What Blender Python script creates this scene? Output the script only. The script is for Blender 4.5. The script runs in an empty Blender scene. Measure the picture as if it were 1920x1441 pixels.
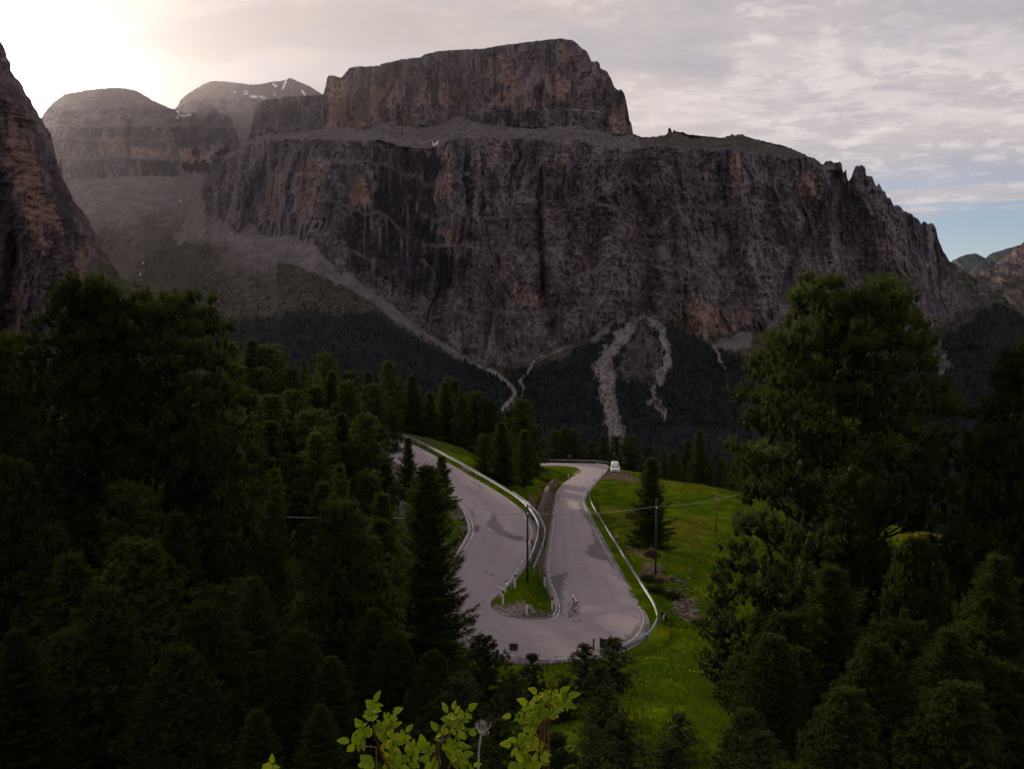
import bpy, bmesh, math, random
import numpy as np
from mathutils import Vector, Matrix

# ------------------------------------------------------------------ camera, sky, sun, exposure
SC = bpy.context.scene
COL = SC.collection
F, CX, CY, HOR = 1500.0, 960.0, 720.5, 600.0
CZ = 40.0                                   # eye level
PITCH = math.atan((CY - HOR) / F)
cam_d = bpy.data.cameras.new('camera'); cam = bpy.data.objects.new('camera', cam_d); COL.objects.link(cam)
cam.location = (0, 0, CZ); cam.rotation_euler = (math.pi / 2 - PITCH, 0, 0)
cam_d.sensor_width = 36.0; cam_d.lens = 36.0 * F / 1920.0
cam_d.clip_start = 0.1; cam_d.clip_end = 40000
SC.camera = cam
SC.view_settings.view_transform = 'Standard'; SC.view_settings.look = 'None'
SC.view_settings.gamma = 1; SC.view_settings.use_curve_mapping = False
SC.view_settings.exposure = 0.75
SC.cycles.use_denoising = True; SC.cycles.denoiser = 'OPENIMAGEDENOISE'; SC.cycles.denoising_input_passes = 'RGB_ALBEDO_NORMAL'; SC.cycles.denoising_prefilter = 'ACCURATE'
SC.cycles.max_bounces = 6; SC.cycles.volume_bounces = 0; SC.cycles.transparent_max_bounces = 8
SC.cycles.diffuse_bounces = 3; SC.cycles.glossy_bounces = 2

SUN_AZ = math.atan((85 - CX) / F); SUN_EL = math.radians(13.4)
SUND = Vector((math.sin(SUN_AZ) * math.cos(SUN_EL), math.cos(SUN_AZ) * math.cos(SUN_EL), math.sin(SUN_EL)))

def nd(nt, typ, **kw):
    n = nt.nodes.new(typ)
    for k, v in kw.items():
        if k == 'ins':
            for i, val in v.items():
                if hasattr(val, 'is_linked') or isinstance(val, bpy.types.NodeSocket): nt.links.new(val, n.inputs[i])
                else: n.inputs[i].default_value = val
        else: setattr(n, k, v)
    return n
def mth(nt, op, a, b=0.0, c=None, clamp=False):
    ins = {0: a, 1: b}
    if c is not None: ins[2] = c
    return nd(nt, 'ShaderNodeMath', operation=op, use_clamp=clamp, ins=ins).outputs[0]
def vmth(nt, op, a, b=(0, 0, 0)):
    n = nd(nt, 'ShaderNodeVectorMath', operation=op, ins={0: a, 1: b})
    return n.outputs['Value'] if op in ('DOT_PRODUCT', 'LENGTH') else n.outputs[0]
def mixc(nt, fac, a, b, blend='MIX'):
    n = nd(nt, 'ShaderNodeMix', data_type='RGBA', blend_type=blend)
    for k, v in ((0, fac), (6, a), (7, b)):
        if isinstance(v, bpy.types.NodeSocket): nt.links.new(v, n.inputs[k])
        else: n.inputs[k].default_value = v if k == 0 else (*v[:3], 1)
    return n.outputs[2]
def ramp(nt, x, lo, hi, a=0.0, b=1.0, smooth=True):
    n = nd(nt, 'ShaderNodeMapRange', interpolation_type='SMOOTHSTEP' if smooth else 'LINEAR', ins={0: x, 1: lo, 2: hi, 3: a, 4: b})
    return n.outputs[0]
def noise(nt, vec, scale, detail=4.0, rough=0.55, dist=0.0):
    return nd(nt, 'ShaderNodeTexNoise', ins={'Vector': vec, 'Scale': scale, 'Detail': detail, 'Roughness': rough, 'Distortion': dist}).outputs[0]

def build_world():
    w = bpy.data.worlds.new('World'); SC.world = w; w.use_nodes = True
    nt = w.node_tree; nt.nodes.clear()
    sky = nd(nt, 'ShaderNodeTexSky', sky_type='NISHITA'); sky.sun_disc = False
    sky.sun_elevation = SUN_EL; sky.sun_rotation = SUN_AZ
    sky.altitude = 2000; sky.air_density = 1.0; sky.dust_density = 1.5; sky.ozone_density = 1.0
    d = nd(nt, 'ShaderNodeTexCoord').outputs['Generated']
    d = vmth(nt, 'NORMALIZE', d)
    sep = nd(nt, 'ShaderNodeSeparateXYZ', ins={0: d}); x, y, z = sep.outputs
    dot = mth(nt, 'MAXIMUM', vmth(nt, 'DOT_PRODUCT', d, tuple(SUND)), 0.0)
    zz = mth(nt, 'ADD', mth(nt, 'MAXIMUM', z, 0.0), 0.10)
    px = mth(nt, 'DIVIDE', x, zz); py = mth(nt, 'DIVIDE', y, zz)
    P = nd(nt, 'ShaderNodeCombineXYZ', ins={0: px, 1: py, 2: 0.0}).outputs[0]
    Pst = nd(nt, 'ShaderNodeCombineXYZ', ins={0: mth(nt, 'MULTIPLY', px, 0.55), 1: py, 2: 3.7}).outputs[0]
    big = noise(nt, Pst, 1.1, 5.0, 0.55, 0.3)
    mid = noise(nt, P, 3.2, 8.0, 0.62, 0.4)
    fin = noise(nt, P, 9.0, 6.0, 0.62, 0.8)
    cloud = mth(nt, 'ADD', mth(nt, 'MULTIPLY', big, 0.62), mth(nt, 'ADD', mth(nt, 'MULTIPLY', mid, 0.28), mth(nt, 'MULTIPLY', fin, 0.10)))
    # thin veil of high cloud nearly everywhere, clear only low down away from the sun
    low = ramp(nt, z, 0.10, 0.20)
    cover = ramp(nt, cloud, 0.36, 0.50, 0.80, 1.0)
    cover = mth(nt, 'MULTIPLY', cover, mth(nt, 'MAXIMUM', low, ramp(nt, dot, 0.78, 0.97)))
    band = mth(nt, 'MULTIPLY', ramp(nt, z, 0.105, 0.120), ramp(nt, z, 0.155, 0.135))
    band = mth(nt, 'MULTIPLY', band, ramp(nt, noise(nt, nd(nt, 'ShaderNodeCombineXYZ', ins={0: mth(nt, 'MULTIPLY', x, 3.0), 1: mth(nt, 'MULTIPLY', z, 30.0), 2: 1.3}).outputs[0], 1.6, 5.0), 0.38, 0.52))
    cover = mth(nt, 'MAXIMUM', cover, mth(nt, 'MULTIPLY', band, 0.85))
    thick = ramp(nt, cloud, 0.40, 0.62)
    glow = mth(nt, 'ADD', mth(nt, 'MULTIPLY', mth(nt, 'POWER', dot, 45.0), 1.05),
               mth(nt, 'ADD', mth(nt, 'MULTIPLY', mth(nt, 'POWER', dot, 500.0), 16.0), mth(nt, 'MULTIPLY', mth(nt, 'POWER', dot, 7.0), 0.35)))
    near = ramp(nt, vmth(nt, 'DOT_PRODUCT', d, tuple(SUND)), 0.62, 0.97)
    thin = mixc(nt, near, (3.05, 2.82, 2.98), (3.6, 3.1, 2.85)); full = mixc(nt, near, (3.75, 3.36, 3.42), (4.35, 3.75, 3.42))
    base = mixc(nt, thick, thin, full)
    puff = mth(nt, 'MULTIPLY', ramp(nt, mth(nt, 'ADD', mth(nt, 'MULTIPLY', mid, .55), mth(nt, 'MULTIPLY', fin, .45)), 0.49, 0.60), ramp(nt, big, .36, .5))
    base = mixc(nt, mth(nt, 'MULTIPLY', puff, .75), base, (4.9, 4.4, 4.25))
    # rippled altocumulus field low over the plateau
    rip = noise(nt, nd(nt, 'ShaderNodeCombineXYZ', ins={0: mth(nt, 'MULTIPLY', px, .75), 1: mth(nt, 'MULTIPLY', py, 1.3), 2: 8.1}).outputs[0], 5.0, 6.0, .6, .2)
    fld = mth(nt, 'MULTIPLY', mth(nt, 'MULTIPLY', ramp(nt, z, .17, .22), ramp(nt, z, .34, .25)), ramp(nt, x, .10, .22))
    base = mixc(nt, mth(nt, 'MULTIPLY', mth(nt, 'MULTIPLY', fld, .62), ramp(nt, rip, .42, .60)), base, (4.7, 4.25, 4.15))
    # a soft grey-brown cloud bank beside the sun
    uu = mth(nt, 'DIVIDE', x, mth(nt, 'MAXIMUM', y, .05)); vv = mth(nt, 'DIVIDE', z, mth(nt, 'MAXIMUM', y, .05))
    wv = noise(nt, nd(nt, 'ShaderNodeCombineXYZ', ins={0: mth(nt, 'MULTIPLY', uu, 4.0), 1: mth(nt, 'MULTIPLY', vv, 12.0), 2: .4}).outputs[0], 1.0, 5.0)
    e1 = mth(nt, 'DIVIDE', mth(nt, 'ADD', uu, .26), .26); e2 = mth(nt, 'DIVIDE', mth(nt, 'SUBTRACT', mth(nt, 'ADD', vv, mth(nt, 'MULTIPLY', mth(nt, 'SUBTRACT', wv, .5), .10)), mth(nt, 'ADD', .352, mth(nt, 'MULTIPLY', uu, .03))), .030)
    bank = mth(nt, 'MULTIPLY', ramp(nt, mth(nt, 'ADD', mth(nt, 'MULTIPLY', e1, e1), mth(nt, 'MULTIPLY', e2, e2)), 1.0, .1), ramp(nt, y, .1, .3))
    away = ramp(nt, vmth(nt, 'DOT_PRODUCT', d, tuple(SUND)), -0.7, 0.75, 1.0, 1.0)
    base = vmth(nt, 'MULTIPLY', base, nd(nt, 'ShaderNodeCombineXYZ', ins={0: away, 1: away, 2: away}).outputs[0])
    gl = vmth(nt, 'MULTIPLY', nd(nt, 'ShaderNodeCombineXYZ', ins={0: glow, 1: glow, 2: glow}).outputs[0], (1.0, 0.88, 0.76))
    cc = vmth(nt, 'ADD', base, gl)
    cc = mixc(nt, mth(nt, 'MULTIPLY', bank, .55), cc, (3.35, 2.78, 2.50))
    skyc = vmth(nt, 'MULTIPLY', sky.outputs[0], (.62, .59, .64))
    out = mixc(nt, cover, skyc, cc)
    bg = nd(nt, 'ShaderNodeBackground', ins={0: out, 1: 0.1})
    nd(nt, 'ShaderNodeOutputWorld', ins={0: bg.outputs[0]})
build_world()

sun_d = bpy.data.lights.new('sun', 'SUN'); sun_d.energy = 4.0; sun_d.angle = math.radians(4.0); sun_d.color = (1.0, 0.82, 0.60)
sun = bpy.data.objects.new('sun', sun_d); COL.objects.link(sun)
sun.rotation_euler = (-SUND).to_track_quat('-Z', 'Y').to_euler()

# ------------------------------------------------------------------ helpers
def W(px, py, d):
    """photo pixel (1920 wide) + distance along +Y  ->  world point (arrays welcome)"""
    xc = (np.asarray(px, float) - CX) / F; yc = -(np.asarray(py, float) - CY) / F
    cp, sp = math.cos(PITCH), math.sin(PITCH)
    Y = cp + yc * sp; Z = -sp + yc * cp
    d = np.asarray(d, float)
    return np.stack(np.broadcast_arrays(xc / Y * d, d, CZ + Z / Y * d), -1)
def WD(px, py, drop):
    """photo pixel at a given drop below eye level"""
    yc = -(np.asarray(py, float) - CY) / F
    cp, sp = math.cos(PITCH), math.sin(PITCH)
    return W(px, py, -np.asarray(drop, float) * (cp + yc * sp) / (-sp + yc * cp))
def to_px(P):
    """world -> photo pixel"""
    x, y, z = P[..., 0], P[..., 1], P[..., 2] - CZ
    cp, sp = math.cos(PITCH), math.sin(PITCH)
    f = y * cp - z * sp; u = y * sp + z * cp
    return CX + F * x / f, CY - F * u / f
class Noise2:
    def __init__(s, seed): s.T = np.random.default_rng(seed).random((256, 256))
    def __call__(s, x, y):
        x = np.asarray(x, float); y = np.asarray(y, float)
        xi = np.floor(x).astype(int); yi = np.floor(y).astype(int)
        u = x - xi; v = y - yi; u = u * u * (3 - 2 * u); v = v * v * (3 - 2 * v)
        a, b, c, d = xi & 255, (xi + 1) & 255, yi & 255, (yi + 1) & 255
        T = s.T
        return (T[a, c] * (1 - u) + T[b, c] * u) * (1 - v) + (T[a, d] * (1 - u) + T[b, d] * u) * v
    def fbm(s, x, y, o=5, g=0.5, l=2.03):
        r = 0; a = 1; t = 0
        for i in range(o):
            r = r + a * s(np.asarray(x) * l ** i + 17.3 * i, np.asarray(y) * l ** i + 5.1 * i); t += a; a *= g
        return r / t
    def ridge(s, x, y, o=5, g=0.5, l=2.03):
        r = 0; a = 1; t = 0
        for i in range(o):
            r = r + a * (1 - np.abs(2 * s(np.asarray(x) * l ** i + 9.7 * i, np.asarray(y) * l ** i + 3.3 * i) - 1)); t += a; a *= g
        return r / t
NZ = [Noise2(100 + i) for i in range(12)]
def I(x, pts):
    p = np.array(pts, float); return np.interp(x, p[:, 0], p[:, 1])
def sstep(x, a, b):
    t = np.clip((x - a) / (b - a), 0, 1); return t * t * (3 - 2 * t)
def inpoly(px, py, poly):
    poly = np.asarray(poly, float); n = len(poly)
    r = np.zeros(np.shape(px), bool); j = n - 1
    for i in range(n):
        xi, yi = poly[i]; xj, yj = poly[j]
        if yi != yj:
            c = ((yi > py) != (yj > py)) & (px < (xj - xi) * (py - yi) / (yj - yi) + xi); r ^= c
        j = i
    return r
def pline_dist(px, py, pts):
    pts = np.asarray(pts, float); best = np.full(np.shape(px), 1e9)
    for (x0, y0, *w0), (x1, y1, *w1) in zip(pts[:-1], pts[1:]):
        dx, dy = x1 - x0, y1 - y0
        t = np.clip(((px - x0) * dx + (py - y0) * dy) / (dx * dx + dy * dy + 1e-9), 0, 1)
        dd = np.hypot(px - x0 - t * dx, py - y0 - t * dy)
        if w0: dd = dd / np.maximum(w0[0] + (w1[0] - w0[0]) * t, 0.1)
        best = np.minimum(best, dd)
    return best
def mesh_np(name, V, Fq, mats, attrs=None, smooth=False, midx=None):
    """Fq: (n,3) or (n,4) int array"""
    me = bpy.data.meshes.new(name)
    V = np.asarray(V, np.float32).reshape(-1, 3); Fq = np.asarray(Fq, np.int32); k = Fq.shape[1]
    me.vertices.add(len(V)); me.vertices.foreach_set('co', V.ravel())
    me.loops.add(Fq.size); me.loops.foreach_set('vertex_index', Fq.ravel())
    me.polygons.add(len(Fq)); me.polygons.foreach_set('loop_start', np.arange(len(Fq), dtype=np.int32) * k)
    me.polygons.foreach_set('loop_total', np.full(len(Fq), k, np.int32))
    me.polygons.foreach_set('use_smooth', np.full(len(Fq), smooth))
    if midx is not None: me.polygons.foreach_set('material_index', np.asarray(midx, np.int32))
    for m in (mats if isinstance(mats, (list, tuple)) else [mats]): me.materials.append(m)
    for a, v in (attrs or {}).items():
        at = me.attributes.new(a, 'FLOAT', 'POINT'); at.data.foreach_set('value', np.asarray(v, np.float32).ravel())
    me.update(calc_edges=True); me.validate()
    return me
def grid_faces(nr, nc, flip=False):
    i = np.arange(nr - 1)[:, None] * nc + np.arange(nc - 1)[None]
    f = np.stack([i, i + 1, i + nc + 1, i + nc], -1).reshape(-1, 4)
    return f[:, ::-1] if flip else f
def link(name, me, parent=None, loc=None, kind=None, label=None, cat=None, group=None):
    o = bpy.data.objects.new(name, me); COL.objects.link(o)
    if parent is not None: o.parent = parent
    if loc is not None: o.location = loc
    if kind: o['kind'] = kind
    if label: o['label'] = label
    if cat: o['category'] = cat
    if group: o['group'] = group
    return o
def thing(name, loc, label, cat, group=None, rz=0.0):
    o = link(name, None, None, loc, None, label, cat, group); o.rotation_euler = (0, 0, rz); o.empty_display_size = 0.3
    return o
def bm_obj(name, bm, mat, parent=None, smooth=False, **kw):
    me = bpy.data.meshes.new(name); bm.normal_update(); bm.to_mesh(me); bm.free()
    for m in (mat if isinstance(mat, (list, tuple)) else [mat]): me.materials.append(m)
    if smooth:
        me.polygons.foreach_set('use_smooth', np.full(len(me.polygons), True))
    return link(name, me, parent, **kw)
def add_box(bm, c, s, rot=None, bevel=0.0):
    r = bmesh.ops.create_cube(bm, size=1.0)['verts']
    M = Matrix.Translation(Vector(c)) @ (rot.to_4x4() if rot is not None else Matrix.Identity(4)) @ Matrix.Diagonal((*s, 1))
    bmesh.ops.transform(bm, matrix=M, verts=r)
    if bevel:
        es = list({e for v in r for e in v.link_edges})
        bmesh.ops.bevel(bm, geom=es, offset=bevel, segments=2, affect='EDGES', profile=0.5)
def add_tube(bm, pts, rad, seg=8, cap=True):
    pts = [Vector(p) for p in pts]; n = len(pts)
    rad = rad if isinstance(rad, (list, tuple)) else [rad] * n
    rings = []; prev = None
    for i, p in enumerate(pts):
        t = (pts[min(i + 1, n - 1)] - pts[max(i - 1, 0)]).normalized()
        if prev is None:
            a = Vector((0, 0, 1)) if abs(t.z) < 0.9 else Vector((1, 0, 0)); u = t.cross(a).normalized()
        else: u = (prev - t * prev.dot(t)).normalized()
        prev = u; v = t.cross(u)
        rings.append([bm.verts.new(p + (u * math.cos(2 * math.pi * k / seg) + v * math.sin(2 * math.pi * k / seg)) * rad[i]) for k in range(seg)])
    for a, b in zip(rings[:-1], rings[1:]):
        for k in range(seg): bm.faces.new((a[k], a[(k + 1) % seg], b[(k + 1) % seg], b[k]))
    if cap:
        bm.faces.new(rings[0][::-1]); bm.faces.new(rings[-1])
def copy_tree(o, parent=None):
    c = o.copy(); COL.objects.link(c)
    if parent is not None: c.parent = parent
    for ch in list(o.children): copy_tree(ch, c)
    return c

# ------------------------------------------------------------------ materials
def new_mat(name):
    m = bpy.data.materials.new(name); m.use_nodes = True; nt = m.node_tree; nt.nodes.clear()
    return m, nt
def attr(nt, name):
    return nd(nt, 'ShaderNodeAttribute', attribute_name=name).outputs['Fac']
def finish(m, nt, col, rough=0.9, bump=None, bstr=0.5, bdist=1.0, metal=0.0, spec=0.3, extra=None):
    b = nd(nt, 'ShaderNodeBsdfPrincipled')
    for s, v in (('Base Color', col), ('Roughness', rough), ('Metallic', metal), ('Specular IOR Level', spec)):
        if isinstance(v, bpy.types.NodeSocket): nt.links.new(v, b.inputs[s])
        else: b.inputs[s].default_value = (*v[:3], 1) if s == 'Base Color' else v
    if bump is not None:
        bn = nd(nt, 'ShaderNodeBump', ins={'Height': bump, 'Strength': bstr, 'Distance': bdist})
        nt.links.new(bn.outputs[0], b.inputs['Normal'])
    sh = b.outputs[0]
    nd(nt, 'ShaderNodeOutputMaterial', ins={0: sh})
    return m
def plain(name, col, rough=0.6, metal=0.0, var=0.25, scale=8.0, bump=0.0):
    m, nt = new_mat(name)
    g = nd(nt, 'ShaderNodeTexCoord').outputs['Object']
    n = noise(nt, g, scale, 5.0)
    c = mixc(nt, ramp(nt, n, 0.3, 0.7), tuple(v * (1 - var) for v in col), tuple(min(v * (1 + var), 1) for v in col))
    return finish(m, nt, c, rough, n if bump else None, bump, 0.01, metal)
def pos(nt): return nd(nt, 'ShaderNodeNewGeometry').outputs['Position']
def scaled(nt, v, s): return vmth(nt, 'MULTIPLY', v, s)

def rock_material(name, grey_a, grey_b, orange, S=1.0):
    """S: metres of the smallest patterns"""
    m, nt = new_mat(name); P = pos(nt)
    n1 = noise(nt, scaled(nt, P, (1 / (60 * S), 1 / (60 * S), 1 / (110 * S))), 1.0, 8.0, 0.6)
    st = noise(nt, scaled(nt, P, (1 / (17 * S), 1 / (17 * S), 1 / (190 * S))), 1.0, 6.0, 0.66)
    fine = noise(nt, scaled(nt, P, (1 / (11 * S), 1 / (11 * S), 1 / (19 * S))), 1.0, 6.0, 0.72)
    strat = noise(nt, scaled(nt, P, (1 / (260 * S), 1 / (260 * S), 1 / (7 * S))), 1.0, 5.0, 0.6)
    c = mixc(nt, ramp(nt, n1, 0.38, 0.62), tuple(v * .72 for v in grey_a), tuple(v * 1.08 for v in grey_b))
    big = noise(nt, scaled(nt, P, (1 / (190 * S), 1 / (190 * S), 1 / (240 * S))), 1.0, 3.0, 0.5)
    c = mixc(nt, mth(nt, 'MULTIPLY', ramp(nt, big, 0.48, 0.62), .5), c, tuple(v * .62 for v in grey_a))
    c = mixc(nt, mth(nt, 'MULTIPLY', ramp(nt, strat, 0.48, 0.62), 0.20), c, tuple(v * 1.35 for v in grey_b))
    wo = mth(nt, 'MULTIPLY', attr(nt, 'orange'), ramp(nt, st, 0.66, 0.50))
    wo = mth(nt, 'MULTIPLY', wo, ramp(nt, strat, 0.25, 0.5, 0.75, 1.0))
    c = mixc(nt, wo, c, mixc(nt, fine, orange, tuple(v * 1.3 for v in orange)))
    auto = mth(nt, 'MULTIPLY', ramp(nt, noise(nt, scaled(nt, P, (1 / (75 * S), 1 / (75 * S), 1 / (150 * S))), 1.0, 5.0, 0.6), 0.58, 0.66), 0.30)
    c = mixc(nt, mth(nt, 'MULTIPLY', auto, ramp(nt, st, 0.6, 0.45)), c, orange)
    c = mixc(nt, mth(nt, 'MULTIPLY', ramp(nt, fine, 0.46, 0.34), 0.7), c, tuple(v * .35 for v in grey_a))
    wd = mth(nt, 'MULTIPLY', attr(nt, 'dark'), ramp(nt, st, 0.66, 0.56, 0.30, 1.0))
    c = mixc(nt, wd, c, (0.024, 0.021, 0.033))
    sk = mth(nt, 'MULTIPLY', ramp(nt, st, 0.52, 0.64), 0.80)
    c = mixc(nt, sk, c, tuple(v * 0.36 for v in grey_a))
    c = mixc(nt, mth(nt, 'MULTIPLY', mth(nt, 'MULTIPLY', ramp(nt, fine, 0.54, 0.66), 0.65), ramp(nt, attr(nt, 'dark'), 0.0, 0.5, 1.0, 0.08)), c, tuple(min(1, v * 1.9) for v in grey_b))
    # ledges holding rubble, scree, turf, snow
    sc = mixc(nt, ramp(nt, fine, 0.3, 0.7), (0.106, 0.091, 0.100), (0.186, 0.159, 0.165))
    sc = mixc(nt, mth(nt, 'MULTIPLY', ramp(nt, fine, 0.52, 0.42), ramp(nt, n1, 0.35, 0.55)), sc, (0.045, 0.039, 0.042))
    c = mixc(nt, attr(nt, 'scree'), c, sc)
    gr = mixc(nt, ramp(nt, fine, 0.35, 0.65), (0.036, 0.042, 0.023), (0.062, 0.062, 0.036))
    gw = attr(nt, 'grass')
    c = mixc(nt, mth(nt, 'MULTIPLY', gw, ramp(nt, fine, 0.68, 0.5, 0.45, 1.0)), c, gr)
    c = mixc(nt, ramp(nt, attr(nt, 'snow'), 0.4, 0.6), c, (0.62, 0.63, 0.68))
    h = mth(nt, 'ADD', mth(nt, 'MULTIPLY', st, 0.5), mth(nt, 'ADD', fine, mth(nt, 'MULTIPLY', strat, 0.25)))
    return finish(m, nt, c, 0.95, h, 1.0, 9.0 * S, spec=0.0)
ROCK = rock_material('limestone_wall', (0.088, 0.073, 0.092), (0.184, 0.154, 0.178), (0.255, 0.162, 0.140), 1.0)
ROCK_NEAR = rock_material('near_limestone', (0.058, 0.043, 0.053), (0.122, 0.091, 0.099), (0.165, 0.102, 0.084), 0.24)
# ------------------------------------------------------------------ mountains
def sheet(name, PX, PY, D, mat, attrs, smooth=False, flip=False):
    V = W(PX, PY, D); nr, nc = PX.shape
    A = {k: np.broadcast_to(np.asarray(v, float), PX.shape) for k, v in attrs.items()}
    for k in ('orange', 'dark', 'scree', 'grass', 'snow'): A.setdefault(k, np.zeros(PX.shape))
    me = mesh_np(name, V.reshape(-1, 3), grid_faces(nr, nc, flip), mat, A, smooth)
    return link(name, me, kind='structure')
def wx(px, d): return (px - CX) / F * d       # lateral metres
def cliff_disp(X, Z, S=1.0, k=0):
    """horizontal relief of a limestone face in metres: buttresses, gullies, pillars, strata steps"""
    b = (NZ[k].ridge(X / (210 * S), Z / (900 * S), 3) - 0.55) * 170 * S
    wob = NZ[k + 1].fbm(X / (90 * S), Z / (140 * S), 3) * 1.2
    m = (NZ[k + 2].ridge(X / (58 * S) + wob, Z / (330 * S), 4) - 0.6) * 85 * S
    f = (NZ[k + 3].ridge(X / (17 * S) + wob, Z / (80 * S), 4) - 0.6) * 22 * S
    g = (NZ[k + 4].fbm(X / (7 * S), Z / (9 * S), 4) - 0.5) * 22 * S
    zz = Z / (26 * S) + NZ[k + 5].fbm(X / (160 * S), Z / (120 * S), 3) * 2.0
    st = (np.abs((zz % 1) - 0.5) * 2) ** 3 * 4 * S * sstep(NZ[k + 3].fbm(X / (120 * S) + 31, Z / (90 * S), 3), .45, .62)
    dg = (NZ[k + 2].ridge((X + Z * .7) / (70 * S) + 13, (X - Z) / (260 * S), 3) - .6) * 26 * S + (NZ[k + 4].ridge((X - Z * .6) / (85 * S) + 3, (X + Z) / (300 * S), 3) - .6) * 22 * S
    crack = np.clip((NZ[k + 1].ridge(X / (95 * S) + wob * 0.7, Z / (700 * S) + 7, 2) - 0.93) / 0.07, 0, 1)
    return -(b + m + f + g + dg) + st + crack * 32 * S

SKY_M = [(380, 348), (395, 310), (420, 290), (450, 276), (462, 268), (470, 250), (475, 222), (482, 200), (490, 190), (530, 182), (606, 178), (611, 160), (613, 145), (620, 141),
         (628, 143), (640, 146), (648, 136), (655, 128), (665, 125), (710, 124), (716, 120), (752, 112), (790, 107), (795, 102), (825, 96), (850, 94), (900, 92), (950, 84), (1000, 78), (1040, 73), (1052, 72), (1068, 75),
         (1078, 78), (1090, 90), (1100, 95), (1104, 105), (1109, 115), (1114, 117), (1119, 115), (1124, 118), (1126, 128), (1138, 134), (1146, 148), (1152, 164), (1160, 170), (1165, 168), (1171, 176),
         (1174, 190), (1178, 210), (1180, 225), (1184, 232), (1187, 251), (1196, 255), (1203, 257), (1208, 258), (1235, 258), (1248, 253), (1252, 250), (1253, 241), (1258, 240), (1260, 249), (1264, 243), (1267, 247), (1282, 248), (1290, 252), (1340, 257), (1358, 259), (1372, 254), (1385, 254),
         (1400, 256), (1440, 267), (1466, 272), (1500, 286), (1516, 294), (1528, 297), (1540, 307), (1543, 309), (1549, 302), (1556, 301), (1562, 304), (1578, 304), (1580, 318), (1582, 324),
         (1585, 319), (1587, 320), (1589, 342), (1593, 341), (1595, 333), (1597, 333), (1600, 322), (1603, 312), (1620, 313), (1623, 318), (1623, 330), (1631, 331), (1636, 332), (1638, 338),
         (1642, 350), (1645, 349), (1648, 344), (1652, 348), (1655, 358), (1660, 362), (1664, 371), (1670, 374), (1675, 384), (1688, 386), (1692, 395), (1705, 401), (1720, 411), (1728, 419),
         (1734, 414), (1740, 420), (1748, 419), (1755, 428), (1758, 445), (1762, 457), (1768, 470), (1776, 485), (1782, 492), (1800, 503), (1820, 517), (1850, 536), (1870, 550), (1920, 588), (2000, 640), (2180, 760), (2300, 830)]
LIP_M = [(380, 352), (400, 322), (430, 296), (470, 272), (500, 264), (560, 262), (650, 263), (672, 266), (730, 268), (750, 276), (790, 279), (820, 277), (840, 264), (870, 259), (930, 259), (985, 263), (1060, 264), (1100, 266),
         (1130, 273), (1165, 280), (1190, 278), (1240, 274), (1280, 278), (1310, 282), (1370, 280), (1400, 288), (1450, 289), (1480, 297), (1510, 295), (1525, 298), (1540, 310), (1560, 306)]
UPB_M = [(380, 350), (430, 292), (470, 262), (500, 250), (560, 248), (612, 245), (650, 240), (690, 244), (712, 230), (760, 236), (815, 238), (833, 228), (850, 222), (880, 226), (900, 232), (940, 236),
         (1000, 240), (1060, 240), (1082, 236), (1110, 246), (1140, 250), (1187, 255)]
BASE_M = [(360, 345), (385, 352), (400, 375), (440, 405), (470, 418), (490, 440), (505, 446), (540, 440), (560, 444), (588, 444), (605, 465), (640, 502), (690, 540), (740, 578), (800, 625), (860, 660), (910, 684), (950, 690),
          (1000, 676), (1040, 655), (1075, 645), (1110, 632), (1148, 600), (1180, 604), (1208, 588), (1262, 600), (1290, 612), (1335, 636), (1390, 620), (1440, 626), (1470, 606), (1510, 590), (1600, 585), (1660, 560),
          (1700, 575), (1740, 640), (1780, 610), (1850, 562), (1900, 580), (1960, 622), (2180, 775), (2400, 900)]
DB_M = [(360, 2900), (490, 2650), (600, 2420), (700, 2330), (900, 2220), (1250, 2180), (1500, 2230), (1750, 2400), (1950, 2600), (2300, 2900)]

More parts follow.
